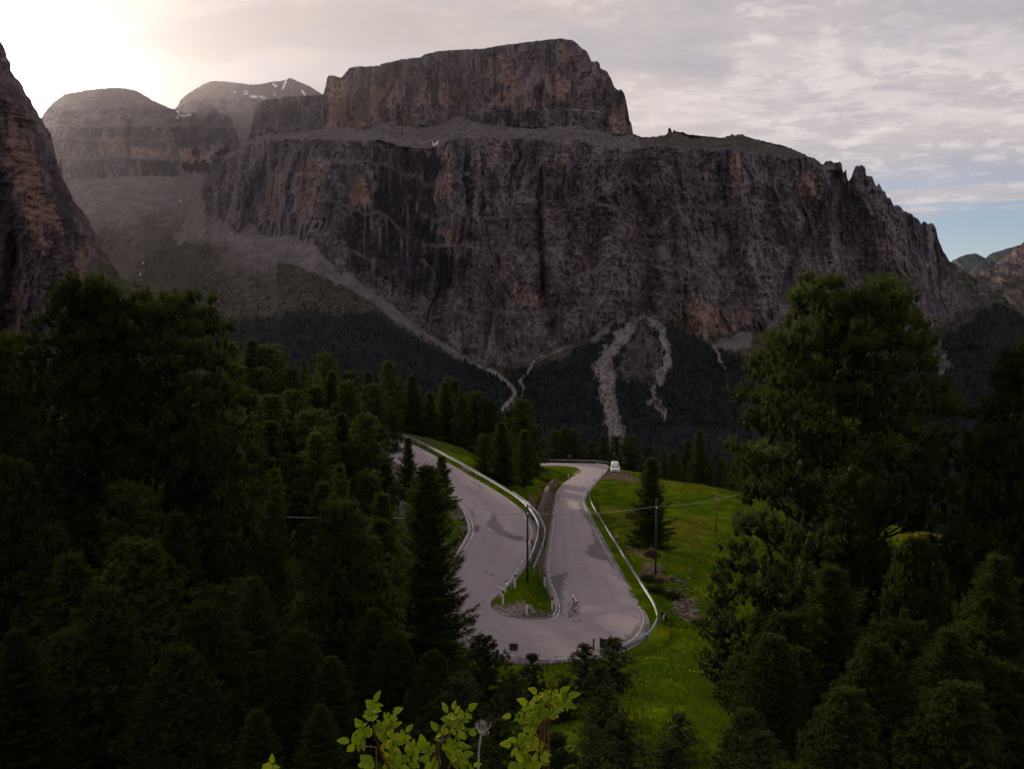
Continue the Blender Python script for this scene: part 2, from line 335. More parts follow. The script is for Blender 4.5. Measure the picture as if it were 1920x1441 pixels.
ORANGE_M = [ (.22, [(625, 150), (1100, 90), (1160, 175), (1180, 245), (1100, 200), (640, 240)]),  # stains of paler orange rock, (weight, polygon)
    (1.0, [(614, 150), (650, 150), (655, 190), (668, 222), (690, 230), (660, 245), (615, 240)]), (.8, [(690, 165), (745, 150), (745, 190), (700, 200)]), (.9, [(700, 190), (725, 190), (720, 235), (690, 225)]),
    (1, [(826, 150), (838, 160), (852, 195), (822, 197)]), (.8, [(795, 165), (812, 170), (812, 190), (785, 200), (770, 190)]), (.9, [(760, 210), (775, 215), (775, 236), (760, 236)]),
    (1, [(910, 105), (922, 110), (925, 150), (912, 145)]), (1, [(920, 145), (970, 138), (972, 175), (960, 190), (1008, 196), (1005, 204), (925, 200), (925, 185), (955, 165)]), (.9, [(930, 105), (950, 105), (965, 140), (945, 140)]),
    (1, [(1025, 140), (1058, 138), (1070, 165), (1060, 190), (1035, 190), (1020, 165)]), (.7, [(1048, 80), (1070, 85), (1068, 135), (1055, 130)]), (.8, [(1095, 125), (1112, 130), (1118, 165), (1130, 170), (1122, 180), (1105, 165)]),
    (.8, [(1142, 190), (1170, 195), (1180, 250), (1145, 250)]),
    (1, [(702, 270), (725, 275), (722, 300), (712, 340), (690, 300)]), (1, [(672, 320), (690, 345), (696, 385), (670, 395), (655, 370)]), (.8, [(715, 330), (730, 350), (728, 365), (715, 355)]),
    (1, [(838, 272), (848, 275), (846, 330), (846, 372), (818, 368), (820, 355), (832, 340)]), (.9, [(836, 432), (858, 432), (862, 455), (840, 470), (830, 460)]), (.8, [(755, 375), (764, 380), (764, 415), (757, 412)]),
    (.7, [(893, 285), (905, 285), (900, 330), (890, 320)]), (.8, [(925, 275), (950, 275), (945, 290), (935, 310), (915, 320)]), (.6, [(1035, 290), (1070, 285), (1060, 310), (1040, 320)]), (.9, [(1020, 390), (1037, 395), (1034, 420), (1020, 425)]),
    (.9, [(940, 490), (960, 495), (958, 520), (930, 518), (945, 505)]), (1, [(965, 530), (990, 545), (1018, 562), (1016, 582), (985, 572), (962, 560)]), (.7, [(1085, 490), (1115, 490), (1105, 510), (1088, 508)]), (.6, [(1110, 515), (1120, 520), (1118, 535), (1108, 530)]),
    (.7, [(1165, 415), (1190, 420), (1188, 440), (1170, 438)]), (1, [(1262, 600), (1285, 575), (1315, 550), (1330, 575), (1370, 585), (1405, 575), (1408, 600), (1385, 615), (1335, 634), (1290, 620)]), (.9, [(1270, 540), (1285, 545), (1278, 560)]),
    (1, [(1372, 290), (1388, 290), (1390, 330), (1392, 355), (1385, 372), (1372, 370), (1370, 330)]), (1, [(1495, 325), (1535, 325), (1538, 345), (1520, 380), (1500, 365), (1490, 340)]), (.8, [(1320, 325), (1335, 322), (1328, 343), (1318, 340)]),
    (.5, [(1345, 440), (1370, 440), (1360, 470), (1340, 465)]), (.6, [(1690, 560), (1720, 580), (1760, 600), (1740, 625), (1700, 590)]), (.6, [(1765, 590), (1772, 592), (1770, 640), (1764, 640)]), (.4, [(1620, 440), (1680, 450), (1660, 480), (1630, 475)]),
    (.5, [(560, 300), (620, 300), (600, 380), (570, 430), (550, 400)]), (.35, [(500, 320), (540, 330), (520, 420), (495, 400)]),
]
DARK_M = [
    (1, [(672, 272), (725, 280), (730, 300), (745, 280), (825, 282), (832, 300), (822, 340), (812, 375), (822, 420), (850, 480), (880, 470), (880, 500), (850, 520), (840, 545), (800, 560), (760, 545), (710, 530), (680, 510), (655, 480), (640, 430), (660, 400),
         (700, 380), (710, 340), (690, 310)]), (1, [(868, 275), (885, 275), (882, 380), (872, 420)]), (1, [(900, 275), (910, 275), (906, 420), (898, 420)]), (.9, [(875, 440), (885, 300), (890, 470), (880, 500)]),
    (.9, [(922, 150), (940, 147), (953, 165), (950, 185), (935, 182), (925, 175)]), (.9, [(1002, 155), (1018, 150), (1014, 205), (1000, 205)]), (.8, [(925, 202), (1010, 206), (1015, 238), (960, 234), (930, 215)]), (.7, [(800, 140), (822, 130), (822, 195), (800, 195)]),
    (.35, [(860, 120), (885, 125), (885, 150), (875, 195), (862, 190)]), (.6, [(750, 190), (775, 150), (765, 235), (745, 232)]), (.7, [(1130, 185), (1142, 190), (1142, 248), (1125, 235)]), (.8, [(1012, 360), (1020, 400), (1016, 440), (1022, 470), (1030, 555), (1020, 590), (1012, 500), (1008, 400)]),
    (.7, [(1218, 280), (1208, 330), (1214, 350), (1206, 360), (1202, 300)]), (.7, [(1040, 540), (1060, 560), (1050, 640), (1025, 620), (1020, 560)]), (.5, [(1150, 560), (1220, 540), (1225, 590), (1190, 590)]), (.5, [(1545, 340), (1600, 350), (1570, 420), (1545, 470), (1530, 420)]),
    (.6, [(505, 190), (560, 190), (545, 225), (500, 240)]), (.5, [(630, 340), (640, 380), (620, 420), (610, 400)]),
]
def paint(px, py, polys, seed, ax, ay):
    u = px + (NZ[seed].fbm(px / 9, py / 16, 4) - .5) * ax * 2.2
    v = py + (NZ[seed + 1].fbm(px / 4, py / 60, 4) - .5) * ay * 2.2
    m = np.zeros(px.shape)
    for w, p in polys:
        p = np.array(p, float); x0, y0 = p.min(0) - 30; x1, y1 = p.max(0) + 30
        sel = (u > x0) & (u < x1) & (v > y0) & (v < y1)
        if sel.any():
            r = np.zeros(px.shape); r[sel] = inpoly(u[sel], v[sel], p) * w; m = np.maximum(m, r)
    return m

def build_main_mountain():
    pxs = np.r_[np.arange(378, 1945, 1.7), np.arange(1945, 2300, 6.0)]; n = len(pxs)
    jag = (NZ[6].fbm(pxs / 3.0, pxs * 0 + 2, 4) - 0.5)
    sk = I(pxs, SKY_M) + jag * np.where(pxs > 1540, 7.0, 3.0)
    lip = np.maximum(I(pxs, LIP_M) + (NZ[7].fbm(pxs / 6, pxs * 0 + 4, 4) - .5) * 7, sk + 1.5)
    lip = np.where(pxs > 1545, sk + 1.5, lip)
    up = np.where(pxs < 1188, np.maximum(I(pxs, UPB_M) + (NZ[8].fbm(pxs / 7, pxs * 0 + 9, 4) - .5) * 8, sk + 0.8), sk + 0.8)
    up = np.minimum(up, lip - 0.5)
    base = I(pxs, BASE_M); bot = base + 26
    db = I(pxs, DB_M)
    N1, N2, N3, N4 = 214, 24, 100, 6
    rows_py, rows_d, tag = [], [], []
    t = np.linspace(0, 1, N1)[:, None]
    hgt = np.maximum(bot - lip, 1)[None]
    # the lower wall: foot slabs lean back more than the upper face
    lean = 0.55 * (1 - t) ** 2
    rows_py.append(bot + (lip - bot) * t); rows_d.append(db + (t * 0.22 + (1 - (1 - t) ** 2) * 0.30) * hgt * 1.45); tag += [0] * N1
    dl = rows_d[0][-1]
    t = np.linspace(0, 1, N2 + 1)[1:, None]
    ledge = np.where(pxs < 1188, 210 + 6.0 * np.maximum(lip - up, 0), 60 + 14 * np.maximum(lip - up, 0))
    rows_py.append(lip + (up - lip) * t); rows_d.append(dl + ledge * t); tag += [1] * N2
    du = rows_d[1][-1]
    t = np.linspace(0, 1, N3 + 1)[1:, None]
    rows_py.append(up + (sk - up) * t); rows_d.append(du + t * np.maximum(up - sk, 0) * 1.05); tag += [2] * N3
    dt = rows_d[2][-1]
    t = np.linspace(0, 1, N4 + 1)[1:, None]
    rows_py.append(sk + t * 60); rows_d.append(dt + 40 + t * 900); tag += [3] * N4
    PY = np.concatenate(rows_py); D = np.concatenate(rows_d); PX = np.broadcast_to(pxs, PY.shape).copy(); tag = np.array(tag)
    X = wx(PX, D); Z = W(PX, PY, D)[..., 2]
    disp = cliff_disp(X, Z, 1.0)
    face = np.where(tag[:, None] == 0, 1.0, np.where(tag[:, None] == 1, 0.12, np.where(tag[:, None] == 2, 1.0, 0.1)))
    rel = (PY - lip[None]) / np.maximum(base - lip, 20)[None] + (NZ[10].fbm(X / 130, Z / 400, 4) - .5) * .22
    led = np.zeros(PX.shape)
    for q, amp in ((.16, 10), (.33, 16), (.50, 12), (.66, 20), (.82, 16)):
        msk = sstep(NZ[11].fbm(X / 150 + q * 50, Z * 0 + q * 9, 3), .42, .58)
        disp -= amp * msk * sstep(rel, q - .012, q + .012) * (tag[:, None] == 0); led = np.maximum(led, msk * np.exp(-((rel - q) / .014) ** 2) * (tag[:, None] == 0))
    # fade relief towards free edges of narrow parts
    disp = disp * face * np.clip((1800 - PX) / 120, 0.25, 1)
    # the stained recess of the wall and the pillar left of it, the gully right of the middle, the pillar at the upper block's end
    disp += 70 * np.exp(-((PX - 755) / 70) ** 4) * (tag[:, None] == 0) - 60 * np.exp(-((PX - 570) / 75) ** 4) * (tag[:, None] == 0)
    disp += 60 * np.exp(-((PX - (1210 + (PY - 420) * 0.05)) / 16) ** 2) * (tag[:, None] == 0) * sstep(PY, 300, 560)
    disp += 45 * np.exp(-((PX - (1560 - (PY - 340) * 0.45)) / 14) ** 2) * (tag[:, None] == 0) * (PY > 320)
    disp += 55 * np.exp(-((PX - 1016) / 7) ** 2) * (tag[:, None] == 0) * sstep(PY, 300, 350) * (1 - sstep(PY, 560, 620))
    disp -= 45 * np.exp(-((PX - 1160) / 18) ** 4) * (tag[:, None] == 2) + 40 * np.exp(-((PX - 634) / 20) ** 4) * (tag[:, None] == 2)
    mid = 207 + (NZ[3].fbm(PX / 20, PX * 0, 3) - .5) * 6     # the ledge running round the upper block
    disp += np.where((tag[:, None] == 2) & (PY < mid) & (PX > 800), 26, 0) + np.where((tag[:, None] == 1), (NZ[4].fbm(X / 25, D / 30, 4) - .5) * 22, 0)
    D = D + disp
    PYn = PY + (tag[:, None] == 1) * ((NZ[9].fbm(X / 40, D / 60, 4) - .5) * 9 + (NZ[10].ridge(X / 70, D / 40, 4) - .6) * -8)
    # classes
    steep = np.gradient(D, axis=0) / np.maximum(-np.gradient(Z, axis=0), 1e-3)
    scree = np.where(tag[:, None] == 1, np.clip(.75 + (NZ[8].fbm(X / 30, D / 45, 4) - .5) * 3.4, .1, 1), 0.0) * np.where(PX < 1188, 1, 0.55)
    ledges = np.clip((np.gradient(D, axis=0) - 4.0) / 5.0, 0, 1) * (tag[:, None] == 0) * 0.8
    scree = np.maximum(scree, ledges * sstep(PY, 330, 520))
    scree = np.maximum(scree, 0.75 * np.clip(1.2 - pline_dist(PX + (NZ[2].fbm(PX / 6, PY / 6, 4) - .5) * 26, PY, [(1150, 325, 6), (1165, 370, 14), (1200, 410, 10), (1215, 470, 12), (1212, 540, 5), (1208, 590, 3)]), 0, 1) ** .5)
    scree = np.maximum(scree, 0.8 * np.clip(1.2 - pline_dist(PX + (NZ[2].fbm(PX / 5, PY / 5, 4) - .5) * 20, PY, [(655, 262, 2), (652, 310, 4), (640, 350, 6), (632, 400, 8), (620, 440, 9), (630, 470, 9)]), 0, 1))
    scree = np.maximum(scree, 0.6 * np.clip(1.2 - pline_dist(PX + (NZ[2].fbm(PX / 5, PY / 5, 4) - .5) * 40, PY, [(1620, 380, 8), (1625, 430, 14), (1640, 500, 16), (1650, 560, 20)]), 0, 1))
    scree = np.maximum(scree, led * .75)
    foot = np.clip(1 - (base[None] - PY) / 110, 0, 1) * (tag[:, None] == 0)
    scree = np.maximum(scree, foot * (NZ[5].fbm(PX / 16, PY / 10, 5) > 0.54) * 0.6 * (PX > 680) * (PX < 1260))
    grass = np.where((tag[:, None] == 1) & (PX > 1200), 0.6, 0.0) + np.where((tag[:, None] == 3), 0.5, 0)
    grass = np.maximum(grass, (PX > 1775) * np.clip(1.25 - (PY - sk[None]) / 60, 0, 1) * (NZ[5].fbm(PX / 20, PY / 12, 4) > .40))
    grass = np.maximum(grass, foot ** 2 * (NZ[5].fbm(PX / 22, PY / 14, 5) > 0.5) * 0.8 * (PX > 1000))
    orange = paint(PX, PY, ORANGE_M, 0, 5, 8); dark = paint(PX, PY, DARK_M, 2, 9, 26) * np.clip(.12 + (NZ[8].fbm(PX / 4.5, PY / 42, 4) - .29) * 5.5, 0, 1)
    orange = np.maximum(orange, .75 * (dark < .3) * inpoly(PX, PY, [(672, 275), (830, 285), (850, 420), (840, 540), (690, 480)]) * sstep(NZ[9].fbm(PX / 8, PY / 40, 4), .50, .58))
    snow = (pline_dist(PX, PY, [(811, 265), (813, 271), (820, 271), (822, 265), (817, 269)]) < 1.2) * 1.0
    snow = np.maximum(snow, (pline_dist(PX, PY + (NZ[1].fbm(PX / 4, PX * 0, 3) - .5) * 5, [(1018, 205.5), (1055, 204), (1078, 206), (1100, 207), (1130, 211)]) < 1.0) * 0.52)
    sheet('mountain', PX, PYn, D, ROCK, dict(scree=scree, grass=grass, orange=orange, dark=dark, snow=snow))
build_main_mountain()

def build_back_massif():
    # domed massif at the head of the valley
    SK = [(40, 300), (60, 250), (80, 216), (90, 203), (100, 192), (122, 176), (150, 171), (175, 168), (205, 165), (232, 165), (252, 169), (268, 177), (285, 188), (305, 198), (328, 206), (352, 213), (368, 212), (371, 200), (373, 192), (378, 190), (390, 191), (400, 197),
          (412, 210), (425, 216), (434, 222), (440, 240), (446, 258), (460, 300)]
    pxs = np.arange(40, 470, 1.3)
    sk = I(pxs, SK) + (NZ[4].fbm(pxs / 5, pxs * 0, 4) - .5) * 3
    N = 150; t = np.linspace(0, 1, N)[:, None]
    bot = np.full(len(pxs), 372.0)
    PY = bot + (sk - bot) * t; PX = np.broadcast_to(pxs, PY.shape).copy()
    d0 = 3900 + (pxs - 250) * -0.6
    wob = (NZ[6].fbm(PX / 60, PY / 40, 3) - .5) * 12
    prof = I((PY + wob).ravel(), [(160, 900), (178, 700), (205, 420), (232, 330), (236, 210), (258, 190), (262, 150), (292, 110), (297, 60), (335, 30), (372, 0)]).reshape(PY.shape)
    knob = np.exp(-((PX - 400) / 40) ** 4) * 260 * sstep(PY, 160, 215)
    prof = np.where(PX > 340, prof * 0.6 + knob * 0 , prof)
    D = d0 + prof
    X = wx(PX, D); Z = W(PX, PY, D)[..., 2]
    D = D + cliff_disp(X, Z, 1.2, 2) * 0.55 * np.clip(1.25 - prof / 900, 0.25, 1)
    PYb = sk + np.array([20.0, 60, 140])[:, None]; Db = D[-1][None] + np.array([400.0, 900, 1500])[:, None]
    scree = np.clip((prof - 380) / 300, 0, 0.8) + np.exp(-((PX - 290) / 28) ** 2 - ((PY - 225) / 9) ** 2) * 1.2 + (np.abs(PY + wob - 235) < 3) * 0.5 + (np.abs(PY + wob - 295) < 4) * 0.4
    orange = paint(PX, PY, [(1, [(335, 280), (375, 275), (378, 295), (400, 280), (412, 285), (392, 305), (340, 312)]), (.8, [(245, 275), (320, 285), (315, 298), (245, 296)]), (.6, [(180, 260), (240, 262), (235, 290), (190, 292)]), (.6, [(332, 312), (360, 318), (350, 326), (335, 322)])], 0, 5, 6)
    dark = paint(PX, PY, [(1, [(355, 275), (378, 278), (376, 298), (366, 300)]), (1, [(345, 305), (390, 305), (395, 325), (340, 320)]), (1, [(395, 290), (430, 270), (430, 300), (400, 315)]), (.8, [(265, 300), (330, 300), (330, 330), (265, 328)]), (.7, [(235, 220), (242, 222), (243, 300), (236, 300)]), (.5, [(320, 240), (390, 235), (440, 240), (420, 270), (330, 275)])], 2, 6, 10)
    snow = np.zeros(PX.shape)
    for pl in ([(332, 209), (336, 211)], [(334, 216), (345, 218), (352, 217)], [(330, 221), (334, 221)], [(353, 215), (357, 215)]):
        snow = np.maximum(snow, pline_dist(PX, PY, pl) < 1.3)
    PY = np.concatenate([PY, PYb]); D = np.concatenate([D, Db]); PX = np.broadcast_to(pxs, PY.shape).copy()
    pad = lambda a: np.concatenate([a, np.zeros((3, len(pxs)))])
    sheet('domed_massif', PX, PY, D, ROCK, dict(scree=pad(np.clip(scree, 0, 1)), orange=pad(orange), dark=pad(dark), snow=pad(snow)))
    # the far summit with snow patches and its hut
    SK = [(315, 230), (326, 206), (333, 200), (338, 188), (350, 178), (360, 171), (375, 162), (385, 156), (400, 152), (425, 153), (450, 156), (468, 159), (490, 158), (505, 154), (525, 152), (540, 149), (552, 150), (565, 155), (580, 162), (592, 169), (600, 175), (640, 190), (700, 215)]
    pxs = np.arange(315, 700, 1.3); sk = I(pxs, SK) + (NZ[5].fbm(pxs / 5, pxs * 0, 4) - .5) * 2.5
    N = 90; t = np.linspace(0, 1, N)[:, None]; bot = np.full(len(pxs), 285.0)
    PY = bot + (sk - bot) * t; PX = np.broadcast_to(pxs, PY.shape).copy()
    wob = (NZ[6].fbm(PX / 50, PY / 40, 3) - .5) * 10
    prof = I((PY + wob).ravel(), [(145, 1500), (178, 900), (184, 640), (205, 560), (210, 420), (285, 0)]).reshape(PY.shape)
    D = 6200 + prof; X = wx(PX, D); Z = W(PX, PY, D)[..., 2]
    D = D + cliff_disp(X, Z, 1.6, 3) * 0.35
    snow = np.zeros(PX.shape)
    for pl, w in (([(513, 158), (517, 162)], 2.2), ([(536, 153), (533, 160), (530, 166)], 1.8), ([(472, 181), (480, 182)], 2.4), ([(488, 181), (497, 185)], 1.5), ([(565, 169), (572, 177)], 1.4), ([(458, 175), (464, 176)], 1), ([(440, 172), (443, 173)], 1), ([(513, 177), (516, 178)], 1), ([(520, 185), (528, 183)], .9), ([(460, 171), (465, 171)], .8)):
        snow = np.maximum(snow, pline_dist(PX + (NZ[1].fbm(PX / 3, PY / 3, 3) - .5) * 4, PY, pl) < w)
    scree = np.clip(sstep(PY + wob, 190, 178) * .8 + sstep(PY + wob, 208, 216), 0, 1)
    PYb = sk + np.array([30.0, 100])[:, None]; Db = D[-1][None] + np.array([700.0, 1800])[:, None]
    PY = np.concatenate([PY, PYb]); D2 = np.concatenate([D, Db]); PX = np.broadcast_to(pxs, PY.shape).copy()
    pad = lambda a: np.concatenate([a, np.zeros((2, len(pxs)))])
    sheet('far_summit', PX, PY, D2, ROCK, dict(scree=pad(scree), snow=pad(snow)))
    i = int(np.argmin(np.abs(pxs - 543))); dz = D[-1, i]
    p = W(543, float(sk[i]), dz)
    hut = thing('summit_hut', tuple(p), 'tiny dark refuge hut on top of the far snow-patched summit', 'mountain hut')
    wm = plain('hut_wall', (0.16, 0.13, 0.12)); rm = plain('hut_roof', (0.10, 0.09, 0.09))
    bm = bmesh.new(); add_box(bm, (0, 20, 4), (30, 16, 16)); bm_obj('wall', bm, wm, hut)
    bm = bmesh.new()
    v = [bm.verts.new(q) for q in [(-16, 11, 12.2), (16, 11, 12.2), (16, 29, 12.2), (-16, 29, 12.2), (-16, 20, 18), (16, 20, 18)]]
    for f in ((0, 1, 5, 4), (2, 3, 4, 5), (0, 4, 3), (1, 2, 5), (3, 2, 1, 0)): bm.faces.new([v[k] for k in f])
    bm_obj('roof', bm, rm, hut)
    bm = bmesh.new(); add_box(bm, (-19.5, 20, 5), (8, 12, 9)); bm_obj('annex', bm, wm, hut)
build_back_massif()

def build_side_ridges():
    m, nt = new_mat('haze_blue_far_slopes'); P = pos(nt)
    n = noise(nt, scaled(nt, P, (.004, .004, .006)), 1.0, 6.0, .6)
    finish(m, nt, mixc(nt, ramp(nt, n, .4, .62), (0.026, 0.043, 0.052), (0.060, 0.078, 0.080)), .95, n, .7, 40)  # blue of distant haze is mixed into the slope colour itself
    for nm, SK, d in (('far_ridge', [(1640, 560), (1700, 530), (1784, 491), (1788, 487), (1800, 482), (1815, 476), (1828, 475), (1838, 479), (1848, 484), (1860, 490), (1900, 520), (2000, 560)], 9500),
                      ('far_ridge', [(1760, 560), (1810, 518), (1840, 490), (1848, 483), (1862, 474), (1880, 468), (1900, 462), (1915, 458), (1930, 452), (2000, 436), (2200, 400), (2600, 380)], 7800)):
        pxs = np.arange(SK[0][0], min(SK[-1][0], 2150), 2.4); sk = I(pxs, SK) + (NZ[3].fbm(pxs / 8, pxs * 0 + d, 4) - .5) * 3
        t = np.linspace(0, 1, 60)[:, None]; PY = 640 + (sk - 640) * t; PX = np.broadcast_to(pxs, PY.shape)
        D = d + t * 900; X = wx(PX, D); Zz = W(PX, PY, D)[..., 2]
        D = D - (NZ[1].ridge(X / 420 + Zz / 900, Zz / 1100, 5) - .5) * 420
        D = np.concatenate([D, D[-1:] + 900]); PY = np.concatenate([PY, PY[-1:] + 30]); PX = np.broadcast_to(pxs, PY.shape)
        sheet(nm, PX, PY, D, m, {}, smooth=False)
    SK = [(1780, 600), (1824, 520), (1845, 507), (1860, 500), (1872, 491), (1885, 480), (1895, 473), (1905, 464), (1914, 459), (1920, 453), (1960, 436), (2050, 400), (2250, 330), (2600, 260)]
    pxs = np.r_[np.arange(1780, 1960, 1.8), np.arange(1960, 2600, 8.0)]; sk = I(pxs, SK) + (NZ[3].fbm(pxs / 6, pxs * 0 + 5, 4) - .5) * 4
    t = np.linspace(0, 1, 120)[:, None]; PY = 760 + (sk - 760) * t; PX = np.broadcast_to(pxs, PY.shape)
    D = 3900 + t * 900; X = wx(PX, D); Zz = W(PX, PY, D)[..., 2]
    rd = NZ[2].ridge((X + Zz * 0.9) / 150, (X - Zz) / 600, 5)
    D = D - (rd - .5) * 150 + cliff_disp(X, Zz, .7, 4) * .35
    rocky = sstep(NZ[4].fbm((X + Zz) / 60, (X - Zz) / 30, 5), .50, .58)
    grass = (1 - rocky * .8) * sstep(PY, 470, 560) * .9; scree = sstep(NZ[5].fbm(X / 50, Zz / 50, 4), .5, .56) * .6
    D = np.concatenate([D, D[-1:] + 900]); PY = np.concatenate([PY, PY[-1:] + 60]); PX = np.broadcast_to(pxs, PY.shape)
    pad = lambda a: np.concatenate([a, a[-1:]])
    sheet('brown_slope', PX, PY, D, ROCK, dict(grass=pad(grass), scree=pad(scree), orange=pad(rocky * .6)))
build_side_ridges()

# ------------------------------------------------------------------ valley head, scree fans, forested slopes (one terrain sheet)
VB = [(-700, 560), (-300, 480), (60, 380), (110, 345), (122, 338), (180, 336), (215, 333), (240, 330), (300, 331), (360, 334), (385, 338)] + [(x, y - 1) for x, y in BASE_M[2:]]
VD = [(-700, 3900), (100, 3880), (330, 3850), (385, 3150), (420, 2850), (490, 2640), (600, 2410), (700, 2320), (900, 2210), (1250, 2170), (1500, 2220), (1750, 2390), (1950, 2590), (2300, 2890)]
def valley_profile(PX, T):
    """photo row and distance of the valley sheet, T=0 at the (hidden) valley floor .. 1 at the foot of the walls"""
    b = I(PX, VB); db = I(PX, VD)
    left = 1 - sstep(PX, 420, 620)                 # 1 in the amphitheatre
    py0 = 1200.0; d0 = 300.0
    py1 = 800 + left * -60; d1 = 1500.0
    midy = b + (py1 - b) * 0.5 + left * 25; midd = db + (d1 - db) * (0.55)
    kx = np.array([0, .25, .62, 1.0])
    def seg(a, b_, c, d): # piecewise
        return np.where(T < .25, a + (b_ - a) * T / .25, np.where(T < .62, b_ + (c - b_) * (T - .25) / .37, c + (d - c) * (T - .62) / .38))
    return seg(py0, py1, midy, b), seg(d0, d1, midd, db)
GUL_L = [(1208, 590, 3), (1196, 600, 5), (1180, 615, 8), (1165, 632, 11), (1150, 652, 12), (1136, 672, 12), (1126, 690, 13), (1136, 706, 16), (1140, 730, 16), (1144, 760, 15), (1152, 790, 14), (1158, 830, 14), (1160, 870, 12)]
GUL_R = [(1212, 590, 3), (1225, 604, 5), (1238, 620, 9), (1246, 640, 8), (1250, 665, 7), (1250, 690, 7), (1238, 712, 8), (1226, 730, 8), (1222, 750, 8), (1236, 766, 5), (1250, 780, 4)]
STR = [[(890, 678, 5), (915, 692, 4), (935, 704, 4), (950, 716, 4), (962, 726, 4.5), (964, 738, 4), (958, 752, 4), (946, 762, 4), (936, 776, 3)], [(1012, 664, 4), (1000, 676, 3), (994, 690, 2.5), (985, 704, 2.5), (975, 714, 2.5), (982, 724, 2.5), (980, 738, 2), (962, 760, 2), (944, 778, 2)],
       [(1335, 638, 3), (1338, 650, 3), (1346, 665, 3), (1352, 680, 3), (1362, 690, 2)]]
RIB = [(400, 456, 4), (440, 462, 5), (480, 476, 6), (530, 486, 5), (580, 500, 5), (625, 520, 5), (665, 535, 5), (700, 557, 6), (740, 590, 8), (780, 618, 8), (820, 645, 8), (860, 664, 8), (900, 682, 6)]
def valley_classes(PX, PY):
    n1 = NZ[4].fbm(PX / 14, PY / 9, 5); n2 = NZ[5].fbm(PX / 40, PY / 24, 4)
    wxx = PX + (n1 - .5) * 22; wyy = PY + (NZ[6].fbm(PX / 10, PY / 8, 4) - .5) * 20
    base = I(PX, VB)
    scree = np.zeros(PX.shape)
    # amphitheatre rubble below the back wall, thinning downwards
    scree = np.maximum(scree, (PX < 520) * np.clip(1.25 - (wyy - base) / 105 + (n2 - .5) * 1.1, 0, 1))
    for w, p in ((1, [(325, 445), (360, 400), (400, 372), (450, 410), (490, 432), (480, 445), (390, 452), (330, 455)]), (1, [(385, 455), (440, 440), (490, 424), (498, 440), (500, 470), (470, 470), (430, 462)]), (1, [(495, 440), (590, 440), (640, 495), (700, 545), (760, 590), (820, 635), (900, 680), (860, 668), (790, 628), (720, 580), (660, 545), (600, 515), (540, 490), (500, 475)])):
        scree = np.maximum(scree, inpoly(wxx, wyy, p) * w)
    scree = np.maximum(scree, np.clip(1.6 - pline_dist(PX + (n1 - .5) * 8, PY, RIB), 0, 1))
    forest_line = I(PX, [(-700, 520), (200, 545), (300, 560), (380, 588), (450, 600), (520, 592), (560, 578), (620, 590), (700, 582), (730, 604), (780, 632), (830, 655), (880, 680), (920, 700), (950, 700), (990, 690), (1010, 688), (1060, 672), (1100, 640), (1150, 606), (1195, 612), (1225, 606), (1262, 606), (1300, 625), (1335, 645), (1400, 672), (1440, 665), (1480, 650), (1520, 660), (1640, 670), (1700, 680), (1730, 655), (1780, 625), (1830, 592), (1870, 562), (1900, 578), (1960, 622), (2180, 775), (2400, 900)])
    n3 = NZ[8].fbm(PX / 3.5, PY / 5, 4)
    g = [np.clip(1.5 - pline_dist(PX + (n1 - .5) * 22 + (n3 - .5) * 12, PY + (n2 - .5) * 14, q), 0, 1) * np.clip(.86 + (n3 - .5) * 1.7, .35, 1) for q in (GUL_L, GUL_R)] + [np.clip(1.5 - pline_dist(PX + (n1 - .5) * 9, PY, q), 0, 1) for q in STR]
    gul = np.max(g, 0)
    scree = np.maximum(scree, gul)
    tri = inpoly(wxx, wyy, [(1205, 610), (1235, 640), (1242, 690), (1220, 720), (1165, 715), (1160, 680), (1180, 640)])
    fan = np.maximum.reduce([inpoly(wxx, wyy, q) for q in ([(1000, 682), (1040, 652), (1078, 632), (1085, 640), (1030, 668)], [(1335, 645), (1360, 630), (1410, 618), (1410, 650), (1370, 655)], [(1690, 600), (1705, 580), (1740, 600), (1790, 690), (1770, 700), (1720, 660)], [(1100, 640), (1140, 600), (1152, 600), (1130, 640)])])
    scree = np.maximum(scree, np.maximum(fan * .85, tri * .35 * (n1 > .5)))
    forest = sstep(wyy, forest_line - 6, forest_line + 10) * (gul < .3) * (1 - fan) * (1 - tri * .75)
    spar = sstep(wyy, forest_line - 75, forest_line + 10) * (PX > 200) * (PX < 760) * .22
    snow = np.zeros(PX.shape)
    for pl, w in (([(268, 493), (267, 502), (264, 514)], 1.5), ([(334, 377), (336, 384)], 1.6), ([(482, 424), (490, 436)], 3.5), ([(430, 439), (437, 437)], 1.3)):
        snow = np.maximum(snow, (pline_dist(PX + (n1 - .5) * 16, PY + (n2 - .5) * 6, pl) < w) * (0.42 + .5 * (NZ[7].fbm(PX / 2.5, PY / 2.5, 3) > .56)) * (1 if w > 1.4 else .85))
    path = np.clip(1.4 - pline_dist(PX, PY, [(385, 452, 1.2), (410, 454, 1.2), (450, 466, 1.2), (478, 480, 1.2), (520, 486, 1), (560, 497, 1), (600, 512, 1.4), (650, 530, 1.4), (690, 553, 1.4)]), 0, 1)
    return np.clip(np.maximum(scree, path), 0, 1), forest, spar, snow, np.clip(gul * 1.2, 0, 1)
